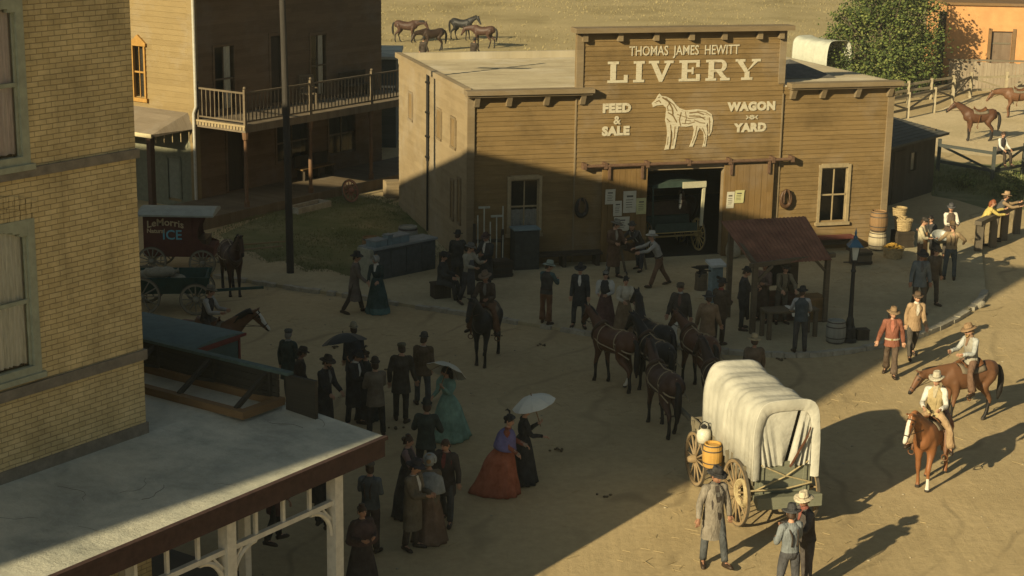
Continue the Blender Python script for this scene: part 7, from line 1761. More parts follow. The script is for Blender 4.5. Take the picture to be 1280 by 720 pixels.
    dg = bpy.context.evaluated_depsgraph_get(); ev = o.evaluated_get(dg); m2 = bpy.data.meshes.new_from_object(ev); bpy.data.objects.remove(o); bpy.data.meshes.remove(me)
    m2.name = 'horse_body'
    m2.materials.clear()
    for q in (COATS[coat], m_hblack, m_hwhite, m_hoof): m2.materials.append(q)
    z0 = -mn; pl = poll + V((0, 0, z0))
    for f in m2.polygons:
        c = f.center; f.use_smooth = True
        rel = c - pl; t = rel.dot(hd_); lx = rel.dot(rtx); lu = rel.dot(hup)
        mi = 0
        if 0.02 < t < .66 and abs(lx) < .11 and abs(lu) < .17:
            if blaze and abs(lx) < (.034 if blaze == 1 else .062) + (.012 if t > .3 else 0) and lu > .012 and t < .6: mi = 2
            elif t > .5 and points: mi = 1
        elif c.z < .075: mi = 3
        elif c.z < .5 + .06 * math.sin(c.x * 60) and abs(c.x) > .03:
            hn = c.y > 0; idx = (2 if c.x > 0 else 3) if hn else (0 if c.x > 0 else 1)
            if idx in socks and c.z < .30: mi = 2
            elif points: mi = 1
        if min((c - e_).length for e_ in eyes) < .028: mi = 1
        f.material_index = mi
    bo = bpy.data.objects.new('body', m2); col.objects.link(bo); bo.parent = root
    def Z(v): return v + V((0, 0, z0))
    mm = m_hblack if mane == 'black' else COATS[coat]
    mb = MB(); pts = []; up2 = (V((0, 0, 1)) - nd_ * nd_.z); up2 = (up2.normalized() if up2.length > .2 else V((0, 1, 0)))
    for i in range(9):
        t = i / 8; b_ = n0.lerp(poll, t) + up2 * (.20 * (1 - t) ** .7 + .105 * t); pts.append(b_)
    rsd = nd_.cross(up2).normalized(); rs = []
    for i, b_ in enumerate(pts):
        w_ = .03; dr = .16 - .05 * (i % 2)
        dr *= .75 + .25 * math.sin(i * 2.7); rs.append([Z(b_ + up2 * .03), Z(b_ + rsd * .04 + up2 * .01), Z(b_ + rsd * (.105 + .012 * (i % 2)) - up2 * dr), Z(b_ + rsd * .075 - up2 * dr * .9), Z(b_ - up2 * .03), Z(b_ - rsd * .025 + up2 * .015)])
    mb.rings(rs); mb.tube([Z(poll + hup * .11), Z(poll + hup * .10 + hd_ * .09), Z(poll + hup * .09 + hd_ * .19)], [(.04, .03), (.035, .022), (.008, .006)], 7)
    mb.build('mane', mm, root, smooth=True)
    mb = MB(); to = tail_out; mb.tube([Z(V((0, .80, 1.33))), Z(V((0, .92 + to, 1.26))), Z(V((.02, .97 + to, 1.0))), Z(V((.02, .95 + to, .7))), Z(V((0, .93 + to * .6, .45)))], [(.05, .05), (.06, .06), (.085, .075), (.08, .07), (.02, .02)], 9, sub=2)
    mb.build('tail', mm, root, smooth=True)
    def shell(y0, y1, a0, add, name, mat, par, low=0):
        mb = MB(); n, m_ = 16, 7; rs = []
        for i in range(m_ + 1):
            y = y0 + (y1 - y0) * i / m_
            for (ya, za), rxa, rza in [((-.15, 1.12), .275, .30)]: pass
            B = sorted(bar_, key=lambda q: q[0][0]); 
            for q, w2 in zip(B, B[1:]):
                if q[0][0] <= y <= w2[0][0]: t = (y - q[0][0]) / (w2[0][0] - q[0][0]); zc = q[0][1] + (w2[0][1] - q[0][1]) * t; rx = q[1] + (w2[1] - q[1]) * t; rz = q[2] + (w2[2] - q[2]) * t
            ad = add(i / m_) if callable(add) else add
            rs.append([Z(V(((rx + .02 + ad * .4) * math.sin(a), y, zc + (rz + .015 + ad) * math.cos(a)))) for a in [R(-a0 + 2 * a0 * j / n) for j in range(n + 1)]])
        vs = [v for r_ in rs for v in r_]; w1 = n + 1; mb.add(vs, [(i * w1 + j, i * w1 + j + 1, (i + 1) * w1 + j + 1, (i + 1) * w1 + j) for i in range(m_) for j in range(n)])
        o = mb.build(name, mat, par, smooth=True); o.modifiers.new('thickness', 'SOLIDIFY').thickness = .018; return o
    k = Sk(); k.root = root; k.seat = (z0 + 1.49) * s; k.z0 = z0
    if bridle or harness:
        mb = MB()
        for t, r1, r2 in ((.10, .092, .13), (.43, .06, .082)):
            c = Z(poll + hd_ * t); mb.rings([[c + rtx * math.cos(2 * math.pi * j / 14) * (r1) + hup * math.sin(2 * math.pi * j / 14) * r2 + hd_ * q for j in range(14)] for q in (-.012, .012)], cap=False)
        for sd in (-1, 1):
            mb.tube([Z(poll + hd_ * .1 + rtx * sd * .09), Z(poll + hd_ * .43 + rtx * sd * .062)], .009, 5)
            tgt = Z(V((sd * .06, -.42, 1.50))) if reins_to is None else V(reins_to)
            mb.tube([Z(poll + hd_ * .45 + rtx * sd * .062), Z(poll * .5 + V((sd * .09, -.3, .62)) - V((0, 0, .08))), tgt], .008, 5, sub=2)
        mb.build('bridle', m_leather, root, smooth=True)
    if saddle:
        shell(-.36, .34, 62, .012, 'saddle_blanket', m_blanket, root)
        so = shell(-.26, .26, 40, lambda t: .03 + .10 * max(0, 2 * t - 1) ** 2 + .07 * max(0, 1 - 3 * t), 'saddle', sad_c or m_saddle, root)
        MB().tube([Z(V((0, -.25, 1.50))), Z(V((0, -.29, 1.58))), Z(V((0, -.29, 1.61)))], [.03, .022, .035], 8).build('horn', sad_c or m_saddle, so, smooth=True)
        for sd in (-1, 1):
            mb = MB(); mb.tube([Z(V((sd * .29, -.08, 1.25))), Z(V((sd * .34, -.16, .95))), Z(V((sd * .35, -.2, .76)))], [(.05, .012), (.06, .012), (.02, .01)], 7); mb.torus(Z(V((sd * .35, -.2, .70))), (0, 1, .1), .065, .014, 12, 5)
            mb.build('stirrup', sad_c or m_saddle, so)
    if harness:
        mb = MB(); c = Z(n0 + nd_ * .06 + V((0, 0, -.03))); k_ = 22; ax = nd_; u1 = rtv0 = V((1, 0, 0)); u1 = (u1 - ax * u1.dot(ax)).normalized(); u2 = ax.cross(u1)
        rs = []
        for i in range(k_):
            a = 2 * math.pi * i / k_; d = u1 * math.cos(a) * .185 + u2 * math.sin(a) * .31; rs.append([c + d * (1 + .0) + d.normalized() * .045 * math.cos(b_) + ax * .05 * math.sin(b_) for b_ in [2 * math.pi * j / 7 for j in range(7)]])
        mb.rings(rs, closed=True); mb.build('collar', m_leather, root, smooth=True)
        mb = MB()
        def hoop(y, z, rx, rz, w_=.02):
            mb.rings([[Z(V((rx * math.cos(2 * math.pi * j / 18), y + q, z + rz * math.sin(2 * math.pi * j / 18)))) for j in range(18)] for q in (-w_, w_)], cap=False)
        hoop(-.30, 1.135, .285, .345); hoop(.36, 1.2, .287, .305)
        for sd in (-1, 1):
            mb.tube([Z(V((sd * .20, -.55, 1.15))), Z(V((sd * .295, -.2, 1.08))), Z(V((sd * .285, .4, 1.05))), Z(V((sd * .26, .95, .95)))], .016, 5, sub=1)
            mb.tube([Z(V((sd * .28, .36, 1.2))), Z(V((sd * .24, .7, 1.08))), Z(V((sd * .12, .90, 1.05))), Z(V((0, .93, 1.05)))], .018, 5, sub=1)
        mb.tube([Z(V((0, -.5, 1.53))), Z(V((0, 0, 1.45))), Z(V((0, .4, 1.52))), Z(V((0, .78, 1.42)))], .014, 5, sub=1)
        mb.build('harness_straps', m_strap, root)
    return k
# ------------------------------------------------------------------ who stands where
def at(px, py):
    g = G(px, py); z = gz(g.x, g.y)
    if z: g = G(px, py, z)
    return Vector((g.x, g.y, z))
def atop(px, yt, h):
    g = G(px, yt, h); z = gz(g.x, g.y); g = G(px, yt, h + z); return Vector((g.x, g.y, z))
BLK = (.014, .014, .015); CHAR = (.03, .03, .03); DBR = (.035, .023, .015); BRN = (.075, .045, .025); TAN = (.20, .145, .085); LTAN = (.30, .22, .13); OLV = (.085, .075, .045); GRN = (.02, .04, .032); NAVY = (.02, .025, .035); WHT = (.52, .50, .44); CRM = (.46, .40, .26); GRY = (.16, .155, .135); SLATE = (.07, .085, .095); RUST = (.15, .05, .022); TEAL = (.15, .27, .22); LGRY = (.30, .30, .27)
WALK = dict(L=(20, 4, 6), Rr=(-18, 4, 14), la=(-16, 9, 16, 5), ra=(18, 9, 24, 2))
WALK2 = dict(L=(-16, 4, 16), Rr=(18, 4, 4), la=(18, 9, 24, 2), ra=(-16, 9, 16, 5))
STEP = dict(L=(9, 5, 4), Rr=(-8, 5, 10), la=(-6, 9, 14, 5), ra=(8, 9, 18, 4))
HOLD = dict(la=(18, 8, 72, -22), ra=(22, 8, 68, -20), L=(3, 5, 2), Rr=(-3, 5, 2))
RIDE = dict(sit=.07, L=(52, 34, 62), Rr=(52, 34, 62), la=(22, 12, 62, -14), ra=(26, 12, 58, -14))
RG = None
# -- by the street, in the shade on the left
person(at(443, 391), 105, 'man in a long taupe coat and black hat walking beside the woman in dark teal', coat=(.13, .105, .085), coat_hem=.52, flare=1.25, tr=DBR, hatd=('wide', BLK), shirt=WHT, **WALK)
person(at(472, 391), -25, 'woman in a dark teal dress with a white scarf and pale cap by the counter', shirt=(.012, .035, .035), skirt_c=(.015, .055, .055), hatd=('bonnet', LGRY), hair_c='fair', hair_s='bun', scarf=WHT, h=1.64, hemc=(.05, .13, .13), skirt_w=.36, la=(15, 8, 50, -15), ra=(15, 8, 50, -15))
person(atop(360, 411, 1.80), 150, 'taller man in a dark green coat and grey cap beyond the roof signboard', coat=GRN, coat_hem=.35, tr=CHAR, hatd=('cap', (.09, .085, .07)), hair_c='grey', collar=LGRY, h=1.76, **STEP)
person(atop(374, 433, 1.74), 110, 'shorter man in a dark brown coat beside the one in the green coat', coat=DBR, coat_hem=.3, tr=CHAR, hatd=('low', DBR), h=1.68, skin=1, head=(10, 15), **STEP)
person(atop(405, 441, 1.86), 55, 'man in a long black coat and broad drooping hat near the porch roof corner', coat=BLK, coat_hem=.62, flare=1.2, tr=BLK, shirt=GRY, hatd=('wide', DBR), hair_s='beard', h=1.76, head=(10, 12), la=(10, 7, 30, 0), ra=(10, 7, 40, -10))
person(atop(442, 404, 1.80), 175, 'man in a straw hat seen from behind the dark umbrella', coat=NAVY, coat_hem=.3, tr=CHAR, hatd=('bowler', (.26, .23, .15)), h=1.74, **STEP)
pk = person(atop(441, 436, 1.80), 60, 'clergyman in black with a white collar facing the umbrella holder', coat=BLK, coat_hem=.45, tr=BLK, hatd=('low', BLK), collar=WHT, shirt=WHT, h=1.74, head=(15, 18), **HOLD)
uk = person(atop(459, 437, 1.66), -70, 'dark clothed woman holding a black umbrella next to the clergyman', coat=(.018, .024, .024), skirt_c=(.02, .022, .022), hair_c='brown', hair_s='bun', hatd=('lady', BLK), h=1.62, skirt_w=.33, la=(40, 10, 95, -15), ra=(55, 12, 85, -10))
hp_ = wpos(uk, uk.wr[-1] + uk.hd[-1] * .07); parasol(hp_ - Vector((0, 0, .12)), hp_ + Vector((-.12, .18, .55)), .52, M('black_silk', (.018, .022, .022), .2, 5, rough=.6), 'open black umbrella held over the group near the clergyman', m_black)
person(at(470, 546), 190, 'man in a taupe grey sack coat seen from behind next to the clergyman', coat=(.15, .125, .09), coat_hem=.2, tr=BLK, hatd=('bowler', (.045, .035, .025)), h=1.76, fat=1.05, **HOLD)
person(at(501, 527), 172, 'man in a dark brown suit and cap walking away up the middle of the street', coat=(.04, .032, .022), coat_hem=.26, tr=(.028, .024, .018), hatd=('cap', OLV), h=1.84, L=(6, 4, 2), Rr=(-5, 4, 8), la=(-4, 12, 20, 8), ra=(4, 12, 22, 8))
person(at(528, 508), 186, 'person in a brown jacket and slate trousers walking away beside the brown suited man', coat=(.085, .055, .028), coat_hem=.14, tr=(.06, .068, .07), hatd=('bowler', (.05, .045, .036)), shirt=WHT, h=1.74, **STEP)
tk = person(at(559, 549), -40, 'woman in a shining green satin gown with a white parasol over her shoulder', shirt=TEAL, skirt_c=(.17, .30, .24), hair_c='black', hair_s='long', h=1.68, skirt_w=.42, bustle=.12, train=.12, puff=1, head=(-50, 8), la=(30, 14, 95, -8), ra=(20, 10, 60, -20), hemc=None)
hp_ = wpos(tk, tk.wr[1] + tk.hd[1] * .07); parasol(hp_ - Vector((.06, 0, .1)), hp_ + Vector((.14, .34, .42)), .46, M('ivory_silk', (.46, .44, .36), .1, 6), 'white parasol resting on the shoulder of the woman in green satin')
person(at(532, 606), 178, 'man in a dark green jacket, back turned, left of the satin gown', coat=(.022, .036, .03), coat_hem=.14, tr=(.025, .026, .024), hatd=('bowler', (.012, .018, .016)), h=1.78, la=(14, 18, 62, -10), ra=(14, 18, 62, -10), L=(8, 5, 3), Rr=(-8, 5, 10))
person(atop(509, 545, 1.66), 75, 'woman with short brown hair in a mauve bodice by the porch corner', shirt=(.20, .13, .13), vest=(.03, .025, .025), skirt_c=(.03, .026, .024), hair_c='brown', hair_s='bun', h=1.66, skirt_w=.33, **HOLD)
person(at(557, 654), -20, 'bareheaded young man in an open dark coat over a red waistcoat', coat=(.032, .024, .019), coat_hem=.3, vest=(.17, .035, .025), shirt=(.3, .2, .15), tr=(.05, .05, .048), hair_c='brown', h=1.74, head=(-12, 10), **STEP)
person(atop(516, 570, 1.84), 60, 'man in a tan olive overcoat and navy wide brimmed hat facing right', coat=(.135, .11, .07), coat_hem=.5, tr=(.06, .04, .025), hatd=('wide', (.02, .02, .026)), shirt=WHT, h=1.74, head=(5, 14), fat=1.08, **HOLD)
person(atop(537, 570, 1.70), 186, 'woman in an olive coat and pale blue grey bonnet with her back to the camera', coat=(.12, .095, .058), coat_hem=.4, flare=1.3, skirt_c=(.14, .085, .05), hatd=('bonnet', (.26, .28, .27)), cape=(.22, .235, .225), hair_c='fair', hair_s='bun', h=1.66, fat=1.12, skirt_w=.36, **HOLD)
person(atop(463, 577, 1.76), 175, 'man in a blue grey shirt standing just right of the white porch post', shirt=(.085, .105, .12), vest=(.05, .06, .065), tr=(.045, .03, .024), hatd=('cap', (.07, .06, .045)), h=1.72, braces=DBR, **HOLD)
person(atop(452, 628, 1.66), 30, 'woman in a dusky red shawl by the foot of the white porch post', shirt=(.05, .03, .025), skirt_c=(.035, .024, .02), cape=(.06, .03, .026), hair_c='brown', hair_s='bun', h=1.62, skirt_w=.34, **HOLD)
person(G(345, 690).xy.to_3d() + Vector((0, 0, .2)), 100, 'man in a dark maroon coat in the gloom under the porch', coat=(.06, .022, .02), coat_hem=.35, tr=BLK, hatd=('low', DBR), h=1.74, shirt=GRY, **STEP)
person(G(402, 672).xy.to_3d() + Vector((0, 0, .2)), 150, 'figure in a black coat under the porch near its corner post', coat=BLK, coat_hem=.4, tr=BLK, hatd=('wide', (.10, .095, .08)), h=1.74, **HOLD)
# -- the two ladies
ok_ = person(at(629, 617), 78, 'woman in a burnt orange dress with a violet shawl crossing the street', shirt=(.22, .06, .028), skirt_c=(.30, .085, .038), cape=(.13, .115, .26), hair_c='black', hair_s='bun', hatd=('lady', BLK), h=1.66, skirt_w=.37, bustle=.2, train=.2, lean=8, la=(20, 8, 45, -8), ra=(10, 8, 40, -8), gloves=(.28, .22, .17))
bk = person(at(652, 603), 95, 'woman in a black gown with a raised white parasol beside the orange dress', shirt=BLK, skirt_c=(.013, .013, .014), hair_c='brown', hair_s='bun', h=1.64, skirt_w=.36, bustle=.08, la=(35, 10, 100, -10), ra=(20, 8, 50, -5))
hp_ = wpos(bk, bk.wr[1] + bk.hd[1] * .07); parasol(hp_ - Vector((0, 0, .1)), hp_ + Vector((-.20, -.02, .56)), .46, M('white_silk', (.56, .56, .50), .08, 6), 'white parasol held up by the woman in the black gown')
# -- riders and loose horses
def rider(hs, label, dy=.04, dz=-.02, **kw):
    f = hs.root.rotation_euler.z; p = hs.root.location + Vector((-math.sin(f) * dy, math.cos(f) * dy, hs.seat + dz)); pose = dict(RIDE); pose.update({q: kw.pop(q) for q in list(kw) if q in ('lean', 'head', 'la', 'ra', 'L', 'Rr', 'side', 'twist')})
    return person(p, math.degrees(f) + kw.pop('turn', 0), label, **pose, **kw)
h = horse(at(607, 452), -14, 'near black horse ridden towards the camera in the middle of the street', coat='black', legs=((14, 14), (-6, 2), (-8, 4), (8, 8)), neck=(50, -10), headp=-58, saddle=True)
rider(h, 'rider in brown with a tan hat on the black horse in mid street', coat=(.055, .035, .022), coat_hem=.16, tr=(.13, .06, .025), hatd=('wide', (.16, .11, .07)), shirt=GRY, chaps=True, h=1.76, head=(-8, 14), skin=1, lean=8)
h = horse(at(262, 474), 82, 'bay horse with a broad white face carrying a rider behind the omnibus', coat='brown', legs=((12, 12), (-8, 2), (-10, 6), (12, 4)), neck=(38, 6), headp=-50, blaze=2, saddle=True)
rider(h, 'rider in white sleeves and dark waistcoat on the white faced bay horse', shirt=(.36, .35, .32), vest=(.04, .035, .03), tr=(.06, .045, .03), hatd=('low', (.16, .14, .10)), hair_c='brown', lean=10, turn=0)
horse(at(290, 366), 20, 'dark bay horse harnessed before the ice wagon, seen head on', coat='liver', legs=((4, 0), (-4, 0), (4, 0), (-4, 0)), neck=(52, 8), headp=-60, harness=True)
h = horse(at(1160, 604), -29, 'chestnut horse with a white blaze walking towards the camera in full sun', coat='chestnut', legs=((16, 22), (-10, 2), (-10, 6), (12, 6)), neck=(40, -12), headp=-62, blaze=True, socks=(0,), points=False, mane='self', saddle=True)
rider(h, 'rider in a white shirt, cream waistcoat and pale hat on the blazed chestnut horse', shirt=(.56, .54, .48), vest=(.36, .28, .14), tr=(.30, .20, .11), hatd=('stetson', (.42, .38, .29)), chaps=True, h=1.78, scarf=(.35, .30, .2), head=(-10, 6), L=(48, 40, 55), Rr=(48, 40, 55))
h = horse(at(1206, 525), -68, 'brown ridden horse with lowered head standing side on in the sun', coat='brown', s=.94, legs=((6, 0), (-4, 0), (8, 2), (-8, 4)), neck=(2, -6), headp=-56, saddle=True, points=True)
rider(h, 'rider in a pale grey shirt and tan hat on the horse with lowered head', shirt=(.36, .37, .35), vest=(.27, .25, .20), tr=(.13, .07, .04), hatd=('wide', (.24, .15, .075)), chaps=True, h=1.78, head=(-14, 18), scarf=(.2, .12, .07), hair_s='beard', hair_c='fair', lean=6)
horse(at(1342, 552), -60, 'brown horse half out of the picture at the right edge', coat='bay', legs=((6, 0), (-6, 0), (6, 2), (-8, 4)), neck=(30, 0), headp=-40, saddle=True)
horse(at(1222, 176), -84, 'saddled sorrel brown horse standing in the sandy corral', coat='bay', legs=((2, 0), (-3, 0), (5, 0), (-6, 2)), neck=(36, -5), headp=-42, saddle=True, points=True)
horse(at(1272, 147), -92, 'brown horse with lowered head at the far side of the corral', coat='brown', legs=((20, 30), (-4, 0), (6, 0), (-6, 2)), neck=(2, 0), headp=-55, saddle=True, points=False)
horse(lv(8.05, 1.9, .11), -16, 'dark horse with a narrow white blaze inside the barn doorway', coat='liver', neck=(54, 0), headp=-66, blaze=True)
# -- the wagon team
TG = 'team harnessed to the covered wagon'
horse(Vector((3.45, 36.9, 0)), 196, 'dark bay left wheel horse nearest the front of the covered wagon', coat='liver', legs=((8, 8), (-10, 2), (-10, 5), (10, 3)), neck=(36, -6), headp=-48, harness=True, group=TG)
horse(Vector((4.72, 37.1, 0)), 194, 'dark brown right wheel horse next to the covered wagon front', coat='dark', legs=((-8, 4), (8, 8), (8, 5), (-10, 5)), neck=(40, 4), headp=-48, harness=True, group=TG)
horse(Vector((4.55, 39.95, 0)), 201, 'reddish brown horse of the wagon team on the right behind the black one', coat='bay', legs=((10, 8), (-8, 2), (-8, 5), (8, 3)), neck=(24, 0), headp=-45, harness=True, group=TG)
horse(Vector((2.5, 40.15, 0)), 214, 'bay left lead horse of the wagon team with one white hind sock', coat='bay', legs=((12, 12), (-10, 2), (-14, 5), (14, 3)), neck=(30, -10), headp=-50, harness=True, socks=(3,), group=TG)
horse(Vector((3.5, 40.85, 0)), 209, 'black lead horse of the wagon team holding its head high', coat='black', legs=((-8, 4), (10, 12), (10, 5), (-12, 5)), neck=(62, -14), headp=-35, harness=True, group=TG)
horse(Vector((3.45, 39.35, 0)), 200, 'black horse in the middle of the wagon team between the bays', coat='black', legs=((8, 6), (-10, 2), (-8, 5), (10, 3)), neck=(34, 6), headp=-48, harness=True, group=TG)
FG = 'horses far off in the dry field'
for px, py, f, ct_, nk, lb in ((508, 53, 80, 'liver', 10, 'dark horse grazing farthest left in the dry field'), (541, 64, -60, 'dark', -5, 'dark horse with its head down second from left in the dry field'), (577, 50, 65, 'black', 30, 'black horse with raised head in the dry field'), (604, 60, -110, 'liver', 0, 'dark horse grazing farthest right in the dry field')):
    g_ = G(px, py); horse((g_.x, g_.y, 0), f, lb, coat=ct_, legs=((8, 4), (-6, 0), (8, 2), (-8, 2)), neck=(nk, 0), headp=-60, bridle=False, group=FG)
for px, py, lb in ((529, 83, 'distant figure in dark clothes beyond the left end of the barn roof'), (592, 84, 'distant figure in dark clothes beyond the middle of the barn roof')):
    g_ = G(px, py); person((g_.x, g_.y, 0), 160, lb, coat=DBR, coat_hem=.3, tr=BLK, hatd=('wide', BLK), **STEP)
# -- in front of the barn
person(at(682, 405), 150, 'man in a teal shirt, rust brown chaps and pale green hat before the low bench', shirt=(.05, .10, .10), vest=(.04, .035, .03), tr=(.14, .062, .026), hatd=('wide', (.25, .30, .25)), chaps=True, h=1.72, head=(-60, 10), belt=DBR, **HOLD)
person(at(724, 409), -10, 'man in a black suit with white shirt front and broad black hat', coat=(.018, .022, .024), coat_hem=.3, tr=(.02, .026, .03), shirt=WHT, hatd=('wide', BLK), h=1.74, head=(0, 10), L=(2, 6, 0), Rr=(-3, 6, 4))
person(at(756, 412), -8, 'woman in a black bodice with white puffed sleeves and red brown skirt', shirt=(.46, .45, .40), vest=(.016, .016, .02), skirt_c=(.09, .04, .035), hatd=('lady', (.2, .19, .16)), hair_c='black', hair_s='bun', h=1.62, skirt_w=.34, puff=1, la=(18, 10, 70, -20), ra=(18, 10, 70, -20))
person(at(779, 420), 10, 'woman in a cream blouse with piled black hair beside the black bodice', shirt=(.42, .38, .29), skirt_c=(.16, .11, .06), hatd=('lady', BLK), hair_c='black', hair_s='bun', h=1.62, skirt_w=.33, puff=1, la=(14, 10, 60, -18), ra=(14, 10, 60, -18))
person(at(848, 436), -5, 'stout man in a dark brown jacket and cap holding a white cloth', coat=(.035, .026, .018), coat_hem=.2, flare=1.15, tr=(.07, .055, .04), shirt=(.10, .05, .035), hatd=('cap', (.06, .045, .028)), collar=LGRY, h=1.78, fat=1.3, skin=1, la=(6, 16, 18, 8), ra=(10, 16, 30, 6), L=(6, 6, 2), Rr=(-4, 6, 6))
ap = at(848, 436)
o = MB(); vs = []
for i in range(6):
    for j in range(9): vs.append((-.30 + .045 * i + .015 * math.sin(j * 1.1), -.24 + .03 * math.sin(i * 2.2), .82 - .52 * j / 8))
o.add(vs, [(i * 9 + j, (i + 1) * 9 + j, (i + 1) * 9 + j + 1, i * 9 + j + 1) for i in range(5) for j in range(8)])
o = o.build('towel', MATS['white_cloth'], loc=ap, smooth=True); o.modifiers.new('thickness', 'SOLIDIFY').thickness = .012; tag(o, 'white towel hanging from the stout man', 'towel')
person(at(882, 452), 178, 'man in a tan jacket and charcoal hat seen from behind next to the team', coat=(.19, .125, .07), coat_hem=.24, tr=(.03, .024, .018), hatd=('wide', (.03, .03, .032)), h=1.78, la=(2, 16, 20, 10), ra=(2, 16, 24, 10), L=(3, 6, 0), Rr=(-3, 6, 3))
person(at(898, 430), 150, 'man in a dark brown jacket with a red neckerchief behind the tan jacketed one', coat=(.06, .04, .022), coat_hem=.2, tr=DBR, hatd=('low', BLK), scarf=(.22, .03, .02), h=1.74, **HOLD)
person(at(823, 358), -75, 'man in a white hat and long tan waistcoat bending towards the left barn door', shirt=(.30, .29, .26), vest=None, coat=None, tr=(.12, .06, .03), apron=None, hatd=('wide', (.40, .39, .34)), h=1.76, lean=24, belt=DBR, braces=BLK, L=(24, 5, 4), Rr=(-20, 5, 12), la=(50, 8, 20, -5), ra=(55, 8, 20, -5), cape=None, hair_c='grey')
ck = person(at(766, 347), 20, 'man in a long russet brown coat standing at the left barn door', coat=(.095, .048, .022), coat_hem=.55, flare=1.15, tr=(.055, .05, .04), shirt=(.3, .26, .2), hatd=('wide', (.16, .15, .12)), h=1.78, head=(40, 12), **HOLD)
person(at(799, 338), -40, 'man in dark working clothes bent over the saw horse at the barn door', shirt=(.04, .035, .03), tr=NAVY, hatd=('low', (.05, .045, .04)), h=1.7, lean=38, la=(40, 8, 20, -5), ra=(40, 8, 20, -5), braces=LGRY, L=(10, 8, 5), Rr=(-6, 8, 8))
person(at(585, 380), 60, 'man in a pale sleeved shirt and dark apron in the shade at the barn corner', shirt=(.28, .255, .19), vest=None, tr=(.045, .042, .045), apron=(.05, .05, .055), hatd=('low', (.11, .11, .10)), h=1.76, L=(10, 5, 4), Rr=(-10, 5, 10), la=(35, 8, 60, -10), ra=(35, 8, 50, -10))
person(at(572, 362), 170, 'man in a black coat carrying a bundle by the tool rack', coat=(.02, .02, .02), coat_hem=.2, tr=BLK, hatd=('low', BLK), h=1.74, **HOLD)
person(at(608, 364), -35, 'ruddy faced man in a black coat with a pale stock by the dark cabinet', coat=(.016, .018, .018), coat_hem=.5, tr=BLK, shirt=WHT, scarf=(.4, .36, .3), hatd=('low', (.05, .02, .018)), h=1.74, skin=1, head=(0, 15), **HOLD)
person(at(552, 372) - Vector((0, 0, 0)), 70, 'figure in dark clothes sitting on a crate at the end of the counter', coat=(.03, .032, .032), coat_hem=.1, tr=(.03, .03, .03), hatd=('low', BLK), h=1.72, sit=.52, L=(80, 10, 70), Rr=(72, 10, 60), la=(20, 8, 50, -10), ra=(20, 8, 50, -10))
o = tag(empty('seat_crate', at(552, 372), .4), 'low crate under the sitting figure at the counter end', 'crate'); MB().bb(-.25, .25, -.12, .3, 0, .42).build('box', w_dark, o); MB().bb(-.27, .27, -.14, .32, .38, .43).build('lid', w_dark, o)
person(at(562, 400), 200, 'boy in dark clothes walking past the kerb left of the black horse', coat=(.03, .028, .024), coat_hem=.16, tr=CHAR, hatd=('cap', DBR), h=1.5, **WALK) if False else None
# -- under and around the forge shelter
person(at(926, 412), 100, 'man in a black apron under the left end of the rust red roof', shirt=(.035, .03, .026), vest=(.02, .02, .02), tr=BLK, apron=(.022, .02, .02), hatd=('low', BLK), h=1.72, **HOLD)
person(at(952, 402), -20, 'bald smith in a pink grey shirt beside the forge', shirt=(.19, .13, .11), tr=DBR, apron=(.07, .045, .03), hair_s='bald', hair_c='brown', h=1.72, **HOLD)
person(at(975, 404), 15, 'man in a khaki shirt leaning over the bench under the rust red roof', shirt=(.16, .135, .085), tr=(.06, .05, .035), hatd=('low', (.07, .06, .04)), h=1.72, lean=14, braces=DBR, la=(35, 10, 25, -5), ra=(35, 10, 25, -5))
person(at(999, 441), 176, 'man in a slate waistcoat and dark hat facing the bench from the street side', shirt=(.30, .31, .32), vest=(.035, .05, .06), tr=(.035, .035, .035), hatd=('low', BLK), h=1.72, la=(30, 8, 45, -5), ra=(30, 8, 45, -5))
# -- right side
person(at(1112, 470), -12, 'man in a rust red jacket and tan wide hat striding into the sun', coat=(.19, .062, .032), coat_hem=.12, tr=(.085, .055, .035), shirt=(.30, .10, .06), hatd=('wide', (.22, .14, .07)), hair_s='long', hair_c='black', belt=(.40, .36, .26), h=1.76, L=(14, 4, 4), Rr=(-14, 4, 14), la=(-8, 16, 22, 10), ra=(8, 16, 24, 10), chaps=True, bag=1)
person(at(1139, 447), 10, 'man in a tan jacket with a pale neckerchief right of the red jacket', coat=(.30, .20, .11), coat_hem=.14, tr=(.05, .04, .03), shirt=(.5, .45, .35), hatd=('low', (.085, .05, .025)), scarf=(.5, .47, .4), h=1.78, **WALK2)
person(at(1147, 391), 0, 'man in a slate grey jacket and black hat walking down the yard', coat=(.10, .115, .12), coat_hem=.16, tr=(.08, .06, .04), hatd=('wide', (.018, .016, .016)), shirt=(.06, .06, .06), h=1.78, skin=1, head=(20, 10), **STEP)
person(at(1163, 381), 20, 'man in brown half hidden behind the slate jacket', coat=(.06, .045, .03), coat_hem=.16, tr=(.055, .042, .03), hatd=('low', (.06, .045, .03)), h=1.72, **STEP)
person(at(1186, 350), 182, 'man in a tan waistcoat and brown hat seen from behind by the corner goods', shirt=(.26, .185, .10), tr=(.045, .055, .06), hatd=('wide', (.12, .075, .035)), braces=(.12, .08, .05), h=1.78, L=(2, 6, 0), Rr=(-2, 6, 2), la=(20, 40, 60, -20), ra=(10, 45, 50, 10))
gk = person(at(1149, 342), 70, 'storekeeper in a cream shirt and brown apron holding a grey tub', shirt=(.50, .43, .28), tr=(.10, .055, .03), apron=(.25, .125, .045), hatd=('cap', (.03, .024, .018)), h=1.78, la=(30, 10, 62, -12), ra=(30, 10, 62, -12), sleeve_up=.75, head=(0, 20))
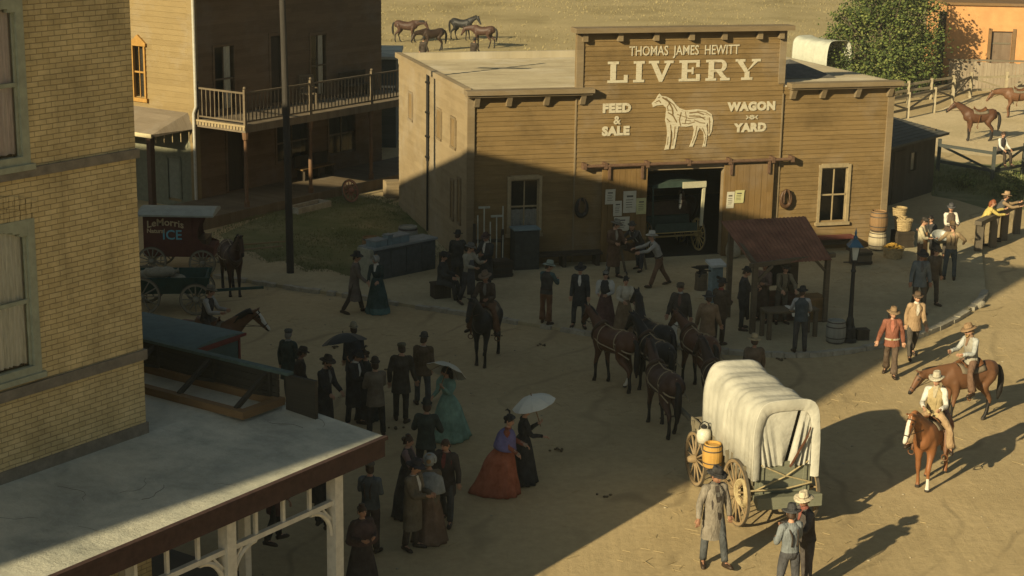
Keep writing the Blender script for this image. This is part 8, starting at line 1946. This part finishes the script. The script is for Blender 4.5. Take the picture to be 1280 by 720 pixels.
hp_ = wpos(gk, (gk.wr[1] + gk.wr[-1]) * .5 + (gk.hd[1] + gk.hd[-1]).normalized() * .16); o = MB(); o.lathe([(.001, 0), (.2, 0), (.27, .16), (.285, .17), (.275, .18), (.25, .15), (.19, .02), (.001, .02)], n=22); o = o.build('tub', M('galvanised_tub', (.30, .31, .29), .2, 8, rough=.5, metal=.3), loc=hp_ - Vector((0, 0, .06)), smooth=True); o.rotation_euler = (R(28), 0, 0); tag(o, 'round grey metal tub held by the storekeeper', 'tub')
person(at(1166, 334), -80, 'figure in black bending by the tub held by the storekeeper', coat=(.02, .02, .022), coat_hem=.3, tr=(.08, .03, .025), hair_c='black', h=1.7, lean=18, **HOLD)
person(at(1184, 322), 5, 'man in a white shirt and dark hat standing in the shade behind the corner goods', shirt=(.55, .52, .44), vest=(.07, .045, .03), tr=(.05, .04, .03), hatd=('low', (.06, .06, .065)), h=1.76, **HOLD)
person(at(1226, 309), 85, 'red haired person in a yellow shirt leaning on the hitching rail', shirt=(.46, .36, .10), tr=(.10, .06, .035), hair_c='red', hair_s='long', h=1.7, lean=26, la=(55, 10, 30, -5), ra=(50, 10, 30, -5), L=(8, 5, 4), Rr=(-12, 5, 4), vest=None)
person(at(1243, 301), 75, 'second person in brown with a straw hat leaning on the hitching rail', shirt=(.22, .15, .08), vest=(.05, .05, .05), tr=(.16, .10, .055), hatd=('wide', (.34, .22, .12)), h=1.72, lean=24, la=(55, 12, 25, -5), ra=(50, 10, 30, -5))
person(at(1248, 222), 20, 'person in a white shirt sitting on the shaded corral fence', shirt=(.5, .5, .45), tr=DBR, vest=(.04, .03, .03), hair_c='brown', h=1.7, sit=1.12, L=(78, 10, 70), Rr=(78, 10, 70), la=(20, 10, 40, -5), ra=(20, 10, 40, -5))
# -- around the covered wagon
person(at(889, 706), 18, 'man in a grey coat, black hat and leather waistcoat leaning by the wagon wheel', shirt=(.03, .022, .017), vest=(.035, .026, .02), tr=(.05, .055, .058), hatd=('wide', (.026, .024, .024)), belt=None, h=1.86, skin=1, head=(20, 10), lean=2, coat=(.19, .165, .13), coat_hem=.42, chaps=False, L=(20, 6, 2), Rr=(-2, 6, 4), la=(0, 12, 20, 6), ra=(-4, 14, 24, 8), scarf=(.10, .09, .075))
person(atop(991, 630, 1.84), 200, 'man in a blue grey shirt and charcoal hat at the bottom edge behind the wagon', shirt=(.17, .19, .20), tr=(.05, .05, .055), hatd=('wide', (.045, .045, .047)), h=1.76, braces=DBR, **HOLD)
person(atop(1013, 612, 1.82), -70, 'man in a dark waistcoat and pale straw hat leaning towards the charcoal hat', shirt=(.05, .045, .042), vest=(.045, .036, .03), tr=(.06, .05, .045), hatd=('wide', (.50, .43, .31)), h=1.76, lean=10, skin=1, scarf=(.20, .06, .04), **HOLD)
person(at(938, 512), 185, 'man in a straw hat walking just beyond the covered wagon', coat=(.10, .07, .045), coat_hem=.2, tr=DBR, hatd=('wide', (.34, .27, .15)), h=1.78, skin=1, **STEP)
